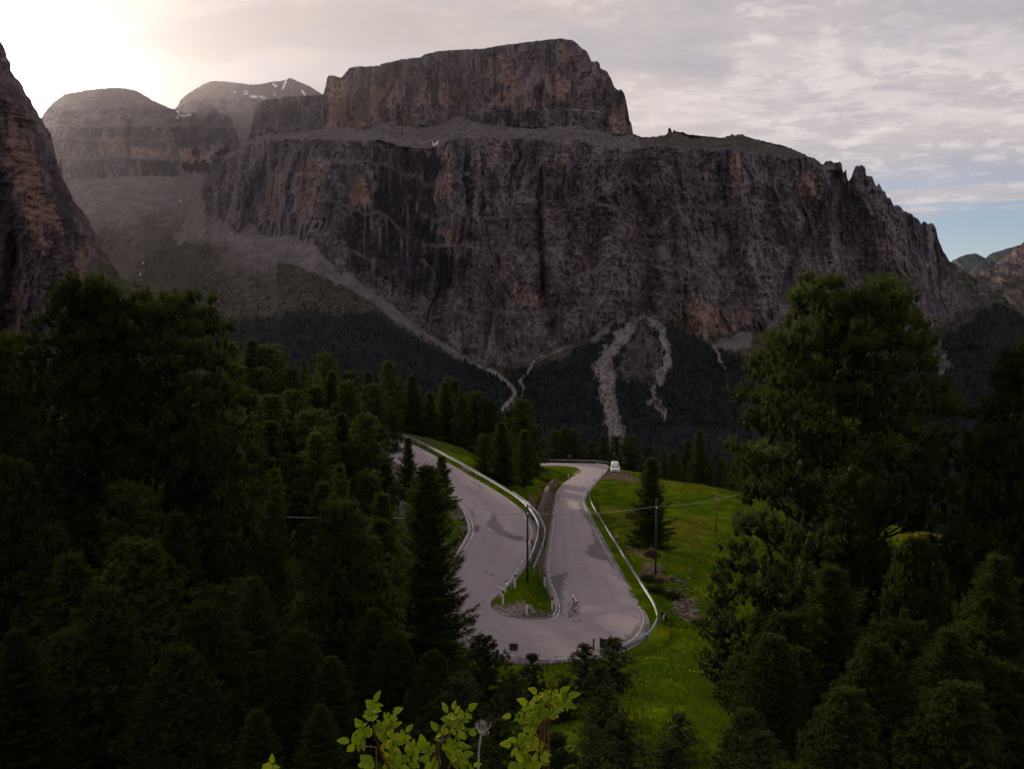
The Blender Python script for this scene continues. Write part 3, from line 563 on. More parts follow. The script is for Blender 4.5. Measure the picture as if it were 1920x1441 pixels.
def build_valley():
    pxs = np.arange(-460, 2100, 2.6); T = np.concatenate([np.linspace(0, .25, 20)[:-1], np.linspace(.25, 1.0, 124)])[:, None]
    PX = np.broadcast_to(pxs, (len(T), len(pxs))).copy(); TT = np.broadcast_to(T, PX.shape)
    PY, D = valley_profile(PX, TT)
    X = wx(PX, D)
    a = sstep(TT, 0, .2) * (1 - .55 * sstep(TT, .8, 1))
    D = D + a * ((NZ[1].ridge(X / 240 + D / 900, D / 700, 4) - .55) * -130 + (NZ[2].fbm(X / 45, D / 60, 4) - .5) * 46)
    sc, fo, sp, sn, ch = valley_classes(PX, PY)
    dip = np.clip(1.3 - np.minimum(pline_dist(PX, PY, GUL_L), pline_dist(PX, PY, GUL_R)), 0, 1)
    D = D + dip * 18 + (NZ[3].fbm(X / 9, D / 12, 3) - .5) * 12 * (1 - sc * .5)
    m, nt = new_mat('valley_ground'); P = pos(nt)
    n1 = noise(nt, scaled(nt, P, (.02, .02, .02)), 1.0, 7.0, .65); fine = noise(nt, scaled(nt, P, (.11, .11, .11)), 1.0, 5.0, .7)
    gr = mixc(nt, ramp(nt, n1, .38, .62), (0.028, 0.027, 0.019), (0.060, 0.050, 0.041))
    gr = mixc(nt, mth(nt, 'MULTIPLY', ramp(nt, fine, .53, .64), .8), gr, (0.150, 0.131, 0.130))
    gr = mixc(nt, mth(nt, 'MULTIPLY', ramp(nt, fine, .46, .36), .7), gr, (0.014, 0.017, 0.010))
    s = mixc(nt, ramp(nt, n1, .35, .65), (0.098, 0.083, 0.090), (0.168, 0.142, 0.146))
    s = mixc(nt, mth(nt, 'MULTIPLY', ramp(nt, fine, .46, .36), .7), s, (0.06, 0.055, 0.052))
    s = mixc(nt, attr(nt, 'chute'), s, mixc(nt, ramp(nt, fine, .35, .6), (0.10, 0.086, 0.088), (0.255, 0.220, 0.220)))
    c = mixc(nt, attr(nt, 'scree'), gr, s)
    c = mixc(nt, attr(nt, 'forest'), c, mixc(nt, fine, (0.010, 0.014, 0.016), (0.021, 0.026, 0.026)))
    c = mixc(nt, ramp(nt, attr(nt, 'snow'), .4, .6), c, (0.62, 0.63, 0.68))
    finish(m, nt, c, .95, fine, .8, 6.0, spec=0)
    me = mesh_np('valley_terrain', W(PX, PY, D).reshape(-1, 3), grid_faces(*PX.shape), m, dict(scree=sc, forest=fo, snow=sn, chute=ch))
    link('valley_terrain', me, kind='structure')
    # far conifer woods: one mass of small cones
    rng = np.random.default_rng(5); N = 25000
    px = rng.uniform(-250, 2150, N); t = rng.uniform(.10, 1.0, N)
    py, d = valley_profile(px, t)
    sc, fo, sp, sn, _ = valley_classes(px, py)
    keep = (rng.random(N) < np.maximum(fo * np.where(t < .25, .9, .55), sp * (sc < .3))) & (py > 440)
    px, py, t, fo = px[keep], py[keep], t[keep], fo[keep]
    # drop onto the same displaced surface
    fc = np.clip((px + 460) / 2.6, 0, len(pxs) - 1.001); ci = fc.astype(int); fc = fc - ci
    ri = np.clip(np.searchsorted(T[:, 0], t) - 1, 0, len(T) - 2); fr = np.clip((t - T[ri, 0]) / (T[ri + 1, 0] - T[ri, 0]), 0, 1)
    bl = lambda Q: (Q[ri, ci] * (1 - fc) + Q[ri, ci + 1] * fc) * (1 - fr) + (Q[ri + 1, ci] * (1 - fc) + Q[ri + 1, ci + 1] * fc) * fr
    B = W(px, bl(PY), bl(D)); B[:, 2] -= .5
    n = len(B); H = rng.uniform(8, 17, n) * np.where(fo > .5, 1, .8); R = H * rng.uniform(.16, .24, n)
    k = 4; ang = np.arange(k) * 2 * np.pi / k
    lev = [(0.02, .75), (.28, 1.0), (.62, .55)]
    V = []
    for h, r in lev:
        rr = (R * r)[:, None] * rng.uniform(.75, 1.25, (n, k)); a2 = ang[None] + rng.uniform(0, 1, (n, 1))
        V.append(np.stack([B[:, :1] + rr * np.cos(a2), B[:, 1:2] + rr * np.sin(a2), B[:, 2:] + (H * h)[:, None] + 0 * rr], -1))
    tip = (B + np.stack([0 * H, 0 * H, H], -1))[:, None]
    V = np.concatenate(V + [tip], 1); nv = 3 * k + 1
    f = []
    for l in range(2):
        for j in range(k):
            a0, a1, b0, b1 = l * k + j, l * k + (j + 1) % k, (l + 1) * k + j, (l + 1) * k + (j + 1) % k
            f += [(a0, a1, b1), (a0, b1, b0)]
    f += [(2 * k + j, 2 * k + (j + 1) % k, 3 * k) for j in range(k)]
    Fa = (np.array(f)[None] + (np.arange(n) * nv)[:, None, None]).reshape(-1, 3)
    m2, nt = new_mat('far_conifer'); g = attr(nt, 'tone')
    finish(m2, nt, mixc(nt, g, (0.007, 0.0105, 0.013), (0.017, 0.023, 0.024)), .9, spec=.05)  # bluish needle colour carries the haze tint of the distance
    me = mesh_np('far_forest', V.reshape(-1, 3), Fa, m2, dict(tone=np.repeat(rng.random(n), nv)))
    link('far_forest', me, kind='stuff', label='dark conifer woods covering the slopes under the rock walls', cat='forest')
build_valley()

def build_near_cliff():
    pys = np.concatenate([np.arange(-260, 640, 2.4), np.arange(640, 900, 6.0)])
    EDGE = [(-260, -130), (-100, -60), (0, -22), (70, -1), (85, 4), (100, 10), (118, 18), (132, 21), (148, 32), (160, 40), (178, 50), (190, 58), (205, 66), (222, 78), (238, 86), (250, 95), (275, 101), (300, 107), (330, 118), (345, 124), (375, 136), (390, 150), (410, 165), (425, 172), (442, 180), (456, 186), (470, 190),
            (486, 205), (500, 214), (520, 228), (540, 246), (560, 262), (580, 280), (620, 320), (700, 400), (900, 560)]
    e = I(pys, EDGE) + (NZ[5].fbm(pys / 11, pys * 0 + 3, 4) - .5) * 8
    u = np.concatenate([np.linspace(0, 1, 220) ** .62, ])[None]
    x0 = -620.0
    PX = x0 + (e[:, None] - x0) * u; PY = np.broadcast_to(pys[:, None], PX.shape).copy()
    D = 560 - 110 * np.sin(u * np.pi * .5) + 0 * PX + (640 - PY) * 0.10
    D += np.clip(u - .80, 0, 1) ** 2 * 1500
    X = wx(PX, D); Z = W(PX, PY, D)[..., 2]
    D = D + cliff_disp(X, Z, .22, 1) * np.clip((1.0 - u) * 14, .3, 1) + (NZ[7].ridge((X + Z * .55) / 60, Z / 300, 4) - .5) * -26
    # the wall turns away behind its edge
    k = 10; uu = np.linspace(0, 1, k + 1)[1:][None]
    PXb = e[:, None] - 25 * uu - 260 * uu ** 2; Db = D[:, -1:] + 60 * uu + 420 * uu; PYb = np.broadcast_to(pys[:, None], PXb.shape)
    orange = paint(PX, PY, [(.9, [(30, 265), (60, 270), (75, 310), (80, 400), (95, 480), (60, 440), (30, 360)]), (.6, [(0, 220), (30, 210), (40, 300), (10, 330)]), (.6, [(70, 360), (110, 380), (120, 440), (90, 430)]), (.7, [(150, 420), (170, 450), (165, 540), (150, 560), (140, 500)]), (.5, [(30, 540), (50, 560), (45, 620), (30, 620)]), (.5, [(-300, 200), (-100, 150), (-150, 500), (-280, 450)])], 0, 9, 26)
    dark = paint(PX, PY, [(.6, [(85, 300), (105, 310), (140, 420), (175, 470), (150, 470), (110, 400)]), (.7, [(0, 330), (25, 340), (30, 480), (10, 600), (-20, 600)]), (.5, [(60, 230), (75, 240), (90, 320), (70, 320)])], 2, 8, 30)
    scree = np.zeros(PX.shape); low = sstep(PY - (u * 0 + 560) + (1 - u) * -60, 0, 40) * .0
    grass = sstep(PY + (NZ[4].fbm(PX / 20, PY / 20, 4) - .5) * 40, 470, 520) * sstep(PX, 150, 185)
    PXa = np.concatenate([PX, PXb], 1); PYa = np.concatenate([PY, PYb], 1); Da = np.concatenate([D, Db], 1)
    pad = lambda a: np.concatenate([a, np.zeros((len(pys), k))], 1)
    sheet('near_cliff', PXa, PYa, Da, ROCK_NEAR, dict(orange=pad(orange), dark=pad(dark), grass=pad(grass)), flip=True)
build_near_cliff()
# ------------------------------------------------------------------ the road: cross-sections (outer edge px, inner edge px, drop below eye level)
SEC = [((560, 812), (640, 800), 16.7), ((666, 828), (734, 821), 17.6), ((700, 839), (772, 832), 17.8), ((753, 871), (837, 866), 18.2), ((800, 900), (880, 891), 18.7), ((850, 937), (930, 920), 19.1),
       ((873, 963), (975, 953), 19.6), ((882, 995), (1000, 993), 20.3), ((873, 1018), (997, 1015), 20.8), ((857, 1045), (985, 1050), 21.4), ((838, 1085), (962, 1087), 22.0), ((826, 1125), (947, 1107.5), 22.4),
       ((830, 1165), (931, 1126), 22.7), ((880, 1205), (930, 1141), 22.9), ((930, 1226), (944, 1153), 23.0), ((1000, 1238), (985, 1161), 23.1), ((1065, 1238), (1016, 1161), 23.2), ((1140, 1225), (1036, 1156), 23.3),
       ((1195, 1199), (1045, 1143), 23.4), ((1214, 1167), (1042, 1124), 23.5), ((1208, 1143), (1036, 1108), 23.7), ((1193, 1117), (1028, 1088), 24.0), ((1172, 1083), (1024, 1064), 24.4), ((1148, 1042), (1027, 1034), 25.0),
       ((1130, 1010), (1031, 1008), 26.0), ((1116, 985), (1034, 985), 27.0), ((1103, 960), (1037, 962), 28.5), ((1095, 938), (1041, 936), 30.0), ((1100, 922), (1045, 921), 31.0), ((1113, 906), (1054, 908), 31.9),
       ((1128, 891), (1068, 897), 32.6), ((1138, 879), (1083, 886), 33.2), ((1137, 873), (1089, 881), 33.45), ((1122, 869.5), (1084, 876.5), 33.6), ((1100, 868.3), (1070, 873.2), 33.8), ((1060, 867.5), (1045, 871.5), 34.1), ((1010, 868), (1005, 873), 34.5), ((940, 871), (935, 877), 35.2)]
def spline(P, n_per):
    P = np.asarray(P, float); out = []
    for i in range(len(P) - 1):
        p0, p1, p2, p3 = P[max(i - 1, 0)], P[i], P[i + 1], P[min(i + 2, len(P) - 1)]
        for t in np.linspace(0, 1, n_per, endpoint=False):
            out.append(0.5 * ((2 * p1) + (-p0 + p2) * t + (2 * p0 - 5 * p1 + 4 * p2 - p3) * t * t + (-p0 + 3 * p1 - 3 * p2 + p3) * t ** 3))
    out.append(P[-1]); return np.array(out)
NPS = 12
R_OUT = spline([WD(o[0], o[1], dr) for o, i, dr in SEC], NPS)
R_IN = spline([WD(i[0], i[1], dr) for o, i, dr in SEC], NPS)
NR = len(R_OUT); MID = 15 * NPS
RC = (R_OUT + R_IN) / 2; RH = np.linalg.norm((R_OUT - R_IN)[:, :2], axis=1) / 2
def sec_idx(k): return int(round(k * NPS))

# ------------------------------------------------------------------ near terrain
def V3(px, py, drop): return tuple(WD(px, py, drop))
CP = []
for k in range(0, NR, 6):
    for P, q in ((R_OUT, R_IN), (R_IN, R_OUT)):
        v = P[k] - q[k]; v[2] = 0; v /= np.linalg.norm(v) + 1e-9
        p = P[k] + v * 0.5; CP.append((p[0], p[1], p[2] - .1))
def gp(x, y, drop): CP.append((x, y, CZ - drop))
for x, y, dr in [(0, 0, 1.9), (-8, 0, 1.6), (8, 0, 2.8), (-25, -8, 0), (25, -8, 1.0), (-60, 0, -4), (60, 0, 4), (0, -12, -3),
                 (0, 10, 6.7), (-8, 10, 6.9), (8, 10, 7.6), (4, 5, 3.9), (-4, 5, 3.8), (20, 12, 9.5), (-20, 12, 7.5), (40, 15, 13), (-45, 15, 6.0),
                 (0, 22, 12.0), (7, 22, 11.2), (-10, 22, 12.6), (18, 25, 17.5), (10.5, 23, 14.2), (13, 29, 17.5), (13, 15, 11.5), (10, 12, 9.2), (-26, 24, 12.4), (45, 28, 20),
                 (-6, 35, 17.6), (2, 35, 16.8), (8, 33, 15.6), (16, 34, 19.6), (-20, 36, 17.2), (-40, 36, 14), (35, 38, 22.5), (70, 45, 24),
                 (-8, 48, 21.0), (0, 47, 21.2), (6, 48, 21.0), (13, 50, 22.2), (20, 52, 22.8), (-20, 48, 20.0), (-29, 47, 18.2), (-60, 50, 14), (-37, 60, 17.6), (40, 55, 25), (70, 70, 29),
                 (12.8, 64, 24.0), (17, 64, 24.2), (24, 66, 24.8), (13.5, 74, 24.6), (18, 76, 25.0), (24, 78, 26), (-12, 64, 20.2), (-22, 64, 19.0), (-45, 66, 17.0), (-11, 76, 18.6), (-24, 80, 17.8), (-50, 85, 16),
                 (14, 88, 25.6), (20, 95, 26.6), (27, 104, 28.0), (38, 108, 29.2), (60, 110, 32), (90, 120, 38), (-16, 92, 17.2), (-30, 100, 16.5), (-60, 110, 14),
                 (14, 110, 27.9), (22, 120, 29.3), (17, 133, 30.6), (26, 140, 31.3), (24, 160, 32.6), (32, 160, 32.9), (38, 158, 33.1), (46, 150, 33.5), (28, 173, 33.4), (24.5, 172, 33.2), (48, 130, 31.9), (70, 135, 36),
                 (-24, 128, 17.6), (-45, 130, 16.5), (-70, 140, 18), (-10, 128, 20), (-4, 116, 21.0), (0, 110, 22.2), (3, 104, 23.2), (3.5, 118, 25), (0, 130, 26), (5, 145, 29.3), (9, 166, 31.2), (4, 168, 31.0), (-3, 150, 29),
                 (-30, 150, 24), (-15, 160, 30), (-60, 170, 30), (0, 195, 37.5), (20, 203, 39), (40, 186, 42), (55, 175, 44), (75, 160, 46), (100, 150, 52), (-20, 190, 42),
                 (0, 230, 62), (30, 235, 66), (60, 220, 66), (-30, 220, 58), (-70, 220, 54), (100, 210, 80), (0, 285, 110), (50, 285, 112), (-60, 285, 100), (110, 285, 120), (-110, 285, 90), (150, 200, 95), (150, 100, 50), (150, 40, 34), (-130, 60, 10), (-130, 140, 12), (-130, 210, 45)]:
    gp(x, y, dr)
CP = np.array(CP)
def tps_fit(P, lam=0.6):
    n = len(P); d = np.hypot(P[:, None, 0] - P[None, :, 0], P[:, None, 1] - P[None, :, 1])
    K = np.where(d > 0, d * d * np.log(d + 1e-9), 0) + lam * np.eye(n)
    Q = np.c_[np.ones(n), P[:, :2]]; A = np.block([[K, Q], [Q.T, np.zeros((3, 3))]])
    return np.linalg.solve(A, np.r_[P[:, 2], 0, 0, 0])
TPS = tps_fit(CP)
def tps(x, y):
    out = np.empty(x.shape).ravel(); xf, yf = x.ravel(), y.ravel()
    for s in range(0, len(xf), 20000):
        a, b = xf[s:s + 20000], yf[s:s + 20000]
        d2 = (a[:, None] - CP[None, :, 0]) ** 2 + (b[:, None] - CP[None, :, 1]) ** 2
        out[s:s + 20000] = (0.5 * d2 * np.log(d2 + 1e-12)) @ TPS[:-3] + TPS[-3] + TPS[-2] * a + TPS[-1] * b
    return out.reshape(x.shape)
gx = np.concatenate([np.arange(-132, -60, 2.4), np.arange(-60, -16, 1.1), np.arange(-16, 20, .40), np.arange(20, 60, 1.0), np.arange(60, 152, 2.4)])
gy = np.concatenate([np.arange(-12, 46, .8), np.arange(46, 112, .44), np.arange(112, 186, .75), np.arange(186, 290, 2.0)])
GX, GY = np.meshgrid(gx, gy)
GZ = tps(GX, GY)
GZ += (NZ[3].fbm(GX / 7, GY / 7, 4) - .5) * 1.1 * sstep(GY, 4, 20) + (NZ[4].fbm(GX / 1.6, GY / 1.6, 3) - .5) * .22
GS = np.full(GX.shape, 99.0)         # distance outside the road edge
def carve():
    global GZ
    wsum = np.zeros(GX.shape); zsum = np.zeros(GX.shape); wmax = np.zeros(GX.shape); inside = np.zeros(GX.shape, bool); zin = np.full(GX.shape, 1e9)
    sel = np.where((GX > -40) & (GX < 30) & (GY > 50) & (GY < 200)); X, Y = GX[sel], GY[sel]
    for rng_ in (slice(0, MID + 3), slice(MID - 3, NR)):
        C, O, N_ = RC[rng_], R_OUT[rng_], R_IN[rng_]
        bi = np.zeros(len(X), int)
        for s in range(0, len(X), 20000):
            d2 = (X[s:s + 20000, None] - C[None, :, 0]) ** 2 + (Y[s:s + 20000, None] - C[None, :, 1]) ** 2
            # compare in units of the local half width so that the fan of the hairpin is handled
            bi[s:s + 20000] = np.argmin(np.sqrt(d2) - RH[rng_][None], 1)
        c = C[bi]; ax = O[bi] - N_[bi]; L = np.linalg.norm(ax[:, :2], axis=1); ax = ax[:, :2] / L[:, None]
        rel = np.stack([X - c[:, 0], Y - c[:, 1]], -1); lat = np.abs((rel * ax).sum(-1)); lon = np.abs((rel * np.stack([-ax[:, 1], ax[:, 0]], -1)).sum(-1))
        s_ = np.maximum(lat - L / 2, 0) ; s_ = np.where(lat < L / 2, np.maximum(lat - L / 2, -3), s_); s_ = np.where(lon > 1.5, np.maximum(s_, lon - 1.5), s_)
        z = c[:, 2]
        w = 1 - sstep(s_, .55, 2.3)
        full = np.zeros(GX.shape); full[sel] = w; zz = np.zeros(GX.shape); zz[sel] = z
        ss = np.full(GX.shape, 99.0); ss[sel] = s_
        wsum += full ** 4; zsum += full ** 4 * zz; wmax = np.maximum(wmax, full)
        GS[:] = np.minimum(GS, ss)
        inn = ss < .5; inside |= inn; zin = np.where(inn, np.minimum(zin, zz), zin)
    zr = zsum / np.maximum(wsum, 1e-9)
    GZ = np.where(wsum > 0, GZ * (1 - wmax) + (zr - .1) * wmax, GZ)
    GZ = np.where(inside, zin - .16, GZ)
carve()
def ground(x, y):
    x = np.clip(np.asarray(x, float), gx[0], gx[-1] - 1e-3); y = np.clip(np.asarray(y, float), gy[0], gy[-1] - 1e-3)
    i = np.clip(np.searchsorted(gx, x, 'right') - 1, 0, len(gx) - 2); j = np.clip(np.searchsorted(gy, y, 'right') - 1, 0, len(gy) - 2)
    u = (x - gx[i]) / (gx[i + 1] - gx[i]); v = (y - gy[j]) / (gy[j + 1] - gy[j])
    return (GZ[j, i] * (1 - u) + GZ[j, i + 1] * u) * (1 - v) + (GZ[j + 1, i] * (1 - u) + GZ[j + 1, i + 1] * u) * v
def road_dist(x, y):
    i = np.clip(np.searchsorted(gx, x) - 1, 0, len(gx) - 2); j = np.clip(np.searchsorted(gy, y) - 1, 0, len(gy) - 2)
    return GS[j, i]
def hit(px, py, lo=6.0, hi=260.0):
    """where the sight line through a photo pixel meets the near terrain"""
    d = np.arange(lo, hi, .25); p = W(px, py, d); g = ground(p[:, 0], p[:, 1])
    k = np.argmax(p[:, 2] <= g)
    if not (p[:, 2] <= g).any(): k = len(d) - 1
    q = p[k]; return np.array([q[0], q[1], ground(q[0], q[1])])

def build_terrain():
    V = np.stack([GX, GY, GZ], -1)
    PX, PY = to_px(np.where(V[..., 1:2] < 2, np.array([0, 2.0, 30]), V))
    n = NZ[2].fbm(GX / 3, GY / 3, 4)
    dirt = np.zeros(GX.shape)
    wpx = PX + (n - .5) * 16; wpy = PY + (NZ[1].fbm(GX / 3, GY / 3, 4) - .5) * 10
    ok = GY > 40
    for p in ([(1112, 893), (1120, 884), (1142, 878), (1165, 878), (1178, 888), (1200, 897), (1195, 902), (1150, 900), (1125, 897)], [(1210, 1050), (1236, 1060), (1250, 1086), (1225, 1095), (1205, 1082)], [(1255, 1100), (1280, 1110), (1310, 1150), (1290, 1170), (1262, 1140)],
              [(1170, 1010), (1190, 1030), (1230, 1040), (1225, 1048), (1180, 1035)]):
        dirt = np.maximum(dirt, inpoly(wpx, wpy, p) & ok)
    isl = (GX > -2.2) & (GX < 4.8) & (GY > 60) & (GY < 65.2 + (n - .5) * 2)
    gravel = np.where(isl & (GS < 1.9 + (n - .5) * 1.5) & (GY < 62.9 + (n - .5) * 1.4), 1.0, 0)
    between = (GX > 1.5) & (GX < 8) & (GY > 72) & (GY < 150) & (GS < 3)
    dirt = np.maximum(dirt, between * sstep(n, .4, .55))
    left_bank = (GX < -4) & (GY > 68) & (GY < 100) & (GS > .6) & (GS < 3.5); gravel = np.maximum(gravel, left_bank * sstep(n, .35, .55))
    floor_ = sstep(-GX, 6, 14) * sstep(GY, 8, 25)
    dry = sstep(NZ[5].fbm(GX / 16, GY / 16, 3), .46, .60) * sstep(GX, 10, 20) * sstep(GY, 75, 110)
    dry = np.maximum(dry, sstep(PY, 930, 905) * sstep(PX, 1170, 1215) * (GY > 120))
    V = V.reshape(-1, 3)
    m, nt = new_mat('alpine_ground'); P = pos(nt)
    n1 = noise(nt, scaled(nt, P, (.35, .35, .35)), 1.0, 6.0, .6); n2 = noise(nt, scaled(nt, P, (.06, .06, .06)), 1.0, 4.0, .5); fi = noise(nt, scaled(nt, P, (3, 3, 3)), 1.0, 5.0, .7)
    g = mixc(nt, ramp(nt, n2, .35, .65), (0.026, 0.060, 0.002), (0.054, 0.084, 0.002))
    g = mixc(nt, ramp(nt, n1, .45, .7), g, (0.094, 0.112, 0.003))
    g = mixc(nt, mth(nt, 'MULTIPLY', ramp(nt, fi, .5, .68), .5), g, (0.028, 0.040, 0.012))
    g = mixc(nt, mth(nt, 'MULTIPLY', attr(nt, 'dry'), ramp(nt, n1, .3, .6, 0, .7)), g, (0.100, 0.082, 0.012))
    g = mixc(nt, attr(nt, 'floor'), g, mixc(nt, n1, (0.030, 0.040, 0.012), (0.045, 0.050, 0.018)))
    d = mixc(nt, fi, (0.075, 0.048, 0.038), (0.145, 0.100, 0.082))
    c = mixc(nt, attr(nt, 'dirt'), g, d)
    gv = mixc(nt, ramp(nt, noise(nt, scaled(nt, P, (6, 6, 6)), 1.0, 2.0, .6), .4, .6), (0.085, 0.065, 0.055), (0.24, 0.20, 0.18))
    c = mixc(nt, attr(nt, 'gravel'), c, gv)
    finish(m, nt, c, .95, fi, .6, .12, spec=0)
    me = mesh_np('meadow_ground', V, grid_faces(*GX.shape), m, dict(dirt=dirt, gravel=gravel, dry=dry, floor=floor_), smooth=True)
    link('meadow_ground', me, kind='structure')
build_terrain()

# ------------------------------------------------------------------ asphalt, shoulders, edge lines, kerbs
road_mat, nt = new_mat('worn_asphalt'); P = pos(nt)
n1 = noise(nt, scaled(nt, P, (.22, .22, .22)), 1.0, 5.0, .55); fi = noise(nt, scaled(nt, P, (9, 9, 9)), 1.0, 4.0, .7); vo = nd(nt, 'ShaderNodeTexVoronoi', feature='DISTANCE_TO_EDGE', ins={0: scaled(nt, vmth(nt, 'ADD', P, nd(nt, 'ShaderNodeCombineXYZ', ins={0: mth(nt, 'MULTIPLY', n1, 9.0), 1: mth(nt, 'MULTIPLY', fi, .5), 2: 0.0}).outputs[0]), (.16, .16, .16)), 2: 1.0}).outputs[0]
c = mixc(nt, ramp(nt, n1, .3, .7), (0.185, 0.153, 0.170), (0.235, 0.196, 0.211))
c = mixc(nt, ramp(nt, fi, .42, .64), c, (0.285, 0.242, 0.254))
c = mixc(nt, mth(nt, 'MULTIPLY', attr(nt, 'track'), .55), c, (0.300, 0.256, 0.268))
c = mixc(nt, attr(nt, 'patch'), c, mixc(nt, fi, (0.105, 0.087, 0.098), (0.130, 0.109, 0.120)))
c = mixc(nt, attr(nt, 'pale'), c, (0.235, 0.215, 0.222))
c = mixc(nt, mth(nt, 'MULTIPLY', ramp(nt, vo, .010, .003), ramp(nt, n1, .56, .62)), c, (0.055, 0.047, 0.054))
c = mixc(nt, attr(nt, 'shoulder'), c, mixc(nt, ramp(nt, n1, .4, .6), (0.045, 0.050, 0.020), (0.085, 0.062, 0.050)))
finish(road_mat, nt, c, .85, fi, .35, .02, spec=.25)
def build_road():
    k = 25; u = np.linspace(0, 1, k)
    rows = R_OUT[:, None] * (1 - u[None, :, None]) + R_IN[:, None] * u[None, :, None]
    # gentle crown, soft shoulders falling to the ground
    rows[..., 2] += (.10 * (1 - (2 * u - 1) ** 2))[None]
    v = R_OUT - R_IN; v[:, 2] = 0; v /= np.linalg.norm(v, axis=1)[:, None]
    so = R_OUT + v * .55 - np.array([0, 0, .26]); si = R_IN - v * .55 - np.array([0, 0, .26])
    rows = np.concatenate([so[:, None], rows, si[:, None]], 1)
    # finer along the road
    rows2 = np.empty((2 * NR - 1, k + 2, 3)); rows2[::2] = rows; rows2[1::2] = (rows[1:] + rows[:-1]) / 2
    PX, PY = to_px(rows2)
    n = NZ[6].fbm(rows2[..., 0] / 1.5, rows2[..., 1] / 1.5, 4) - .5; n2 = NZ[7].fbm(rows2[..., 0] / 1.5, rows2[..., 1] / 1.5, 4) - .5
    patch = np.zeros(PX.shape)
    for p in ([(1098, 948), (1103, 960), (1120, 990), (1140, 1025), (1150, 1042), (1178, 1090), (1196, 1118), (1204, 1135), (1180, 1110), (1160, 1075), (1140, 1050), (1118, 1045), (1100, 1040), (1104, 1025), (1112, 1018), (1108, 985), (1085, 955), (1088, 940)],
              [(1026, 1080), (1032, 1080), (1052, 1078), (1064, 1072), (1058, 1090), (1052, 1115), (1055, 1140), (1052, 1150), (1044, 1150), (1044, 1125), (1034, 1100)], [(1042, 925), (1050, 925), (1040, 950), (1036, 955)],
              [(912, 985), (924, 958), (930, 965), (945, 985), (960, 1002), (985, 1010), (975, 1015), (930, 1000)], [(884, 985), (905, 985), (900, 998), (884, 998)], [(880, 950), (895, 968), (886, 970)], [(1195, 1130), (1215, 1160), (1212, 1180), (1185, 1205), (1150, 1225), (1130, 1228), (1190, 1180), (1205, 1160)],
              [(930, 1120), (940, 1100), (955, 1085), (952, 1100), (940, 1120), (932, 1140)], [(960, 1228), (1060, 1230), (1050, 1238), (980, 1238)]):
        patch = np.maximum(patch, inpoly(PX + n * 13, PY + n2 * 12, p) * 1.0)
    pale = np.zeros(PX.shape)
    for p in ([(1105, 876), (1135, 878), (1132, 884), (1090, 882)], [(900, 990), (915, 985), (920, 995), (905, 998)], [(940, 985), (965, 995), (950, 1000)]): pale = np.maximum(pale, inpoly(PX + n * 6, PY + n2 * 4, p) * .8)
    pale = np.maximum(pale, (pline_dist(PX + n * 5, PY + n2 * 3, [(1060, 921), (1078, 924), (1096, 929)]) < 1.5) * .6)
    for pl in ([(910, 996), (935, 1002), (975, 1012), (990, 1015)], [(883, 901), (905, 915), (898, 920)], [(1075, 1165), (1090, 1162)]): patch = np.maximum(patch, (pline_dist(PX + n * 6, PY + n2 * 3, pl) < .9) * 1.0)
    ul = np.r_[0, u, 1][None] + (n - 0) * .05; track = sum(np.exp(-((ul - c_) / .055) ** 2) for c_ in (.16, .36, .64, .84)) * (.55 + n2) * np.ones(PX.shape)
    sh = np.zeros(PX.shape); sh[:, 0] = 1; sh[:, -1] = 1
    me = mesh_np('road', rows2.reshape(-1, 3), grid_faces(2 * NR - 1, k + 2), road_mat, dict(patch=patch, pale=pale, shoulder=sh, track=np.clip(track, 0, 1)), smooth=True)
    return link('road', me, kind='structure')
road = build_road()
paint_mat, nt = new_mat('worn_road_paint'); P = pos(nt)
n1 = noise(nt, scaled(nt, P, (2.2, 2.2, 2.2)), 1.0, 5.0, .7)
finish(paint_mat, nt, mixc(nt, ramp(nt, n1, .40, .56), (0.22, 0.19, 0.20), (0.48, 0.46, 0.46)), .8, spec=.2)
def surf_z(i_f, s):
    """point on the road at section index (float) and s = 0 outer .. 1 inner"""
    i = int(np.clip(math.floor(i_f), 0, NR - 2)); f = i_f - i
    o = R_OUT[i] * (1 - f) + R_OUT[i + 1] * f; n_ = R_IN[i] * (1 - f) + R_IN[i + 1] * f
    p = o * (1 - s) + n_ * s; p = p.copy(); p[2] += .10 * (1 - (2 * s - 1) ** 2); return p
def edge_line(a, b, side, off, width):
    A, B = [], []
    for i in range(a, b + 1):
        o, n_ = R_OUT[i], R_IN[i]; L = np.linalg.norm((o - n_)[:2])
        s0 = off / L; s1 = (off + width) / L
        if side: s0, s1 = 1 - s0, 1 - s1
        p, q = surf_z(i, s0), surf_z(i, s1); p[2] += .012; q[2] += .012; A.append(p); B.append(q)
    V = np.stack([A, B], 1); return V
def add_line(name, a, b, side, off=.18, w=.13):
    w *= .82
    V = edge_line(a, b, side, off, w); n = len(V)
    me = mesh_np(name, V.reshape(-1, 3), grid_faces(n, 2), paint_mat); link(name, me, road)
add_line('edge_line', 4, sec_idx(3) + 9, 1, .16, .15); add_line('edge_line', sec_idx(4) + 4, sec_idx(14) + 6, 1, .16, .14); add_line('edge_line', sec_idx(16) + 8, sec_idx(36), 1, .16, .15)
add_line('edge_line', 0, sec_idx(9) + 3, 0, .22, .14); add_line('edge_line', sec_idx(14), sec_idx(20) + 2, 0, .30, .15); add_line('edge_line', sec_idx(21) + 5, sec_idx(25), 0, .35, .10); add_line('edge_line', sec_idx(26), sec_idx(36), 0, .14, .15)
kerb_mat = plain('pale_kerb_stone', (0.34, 0.31, 0.30), .85, var=.35, scale=2.5, bump=.3)
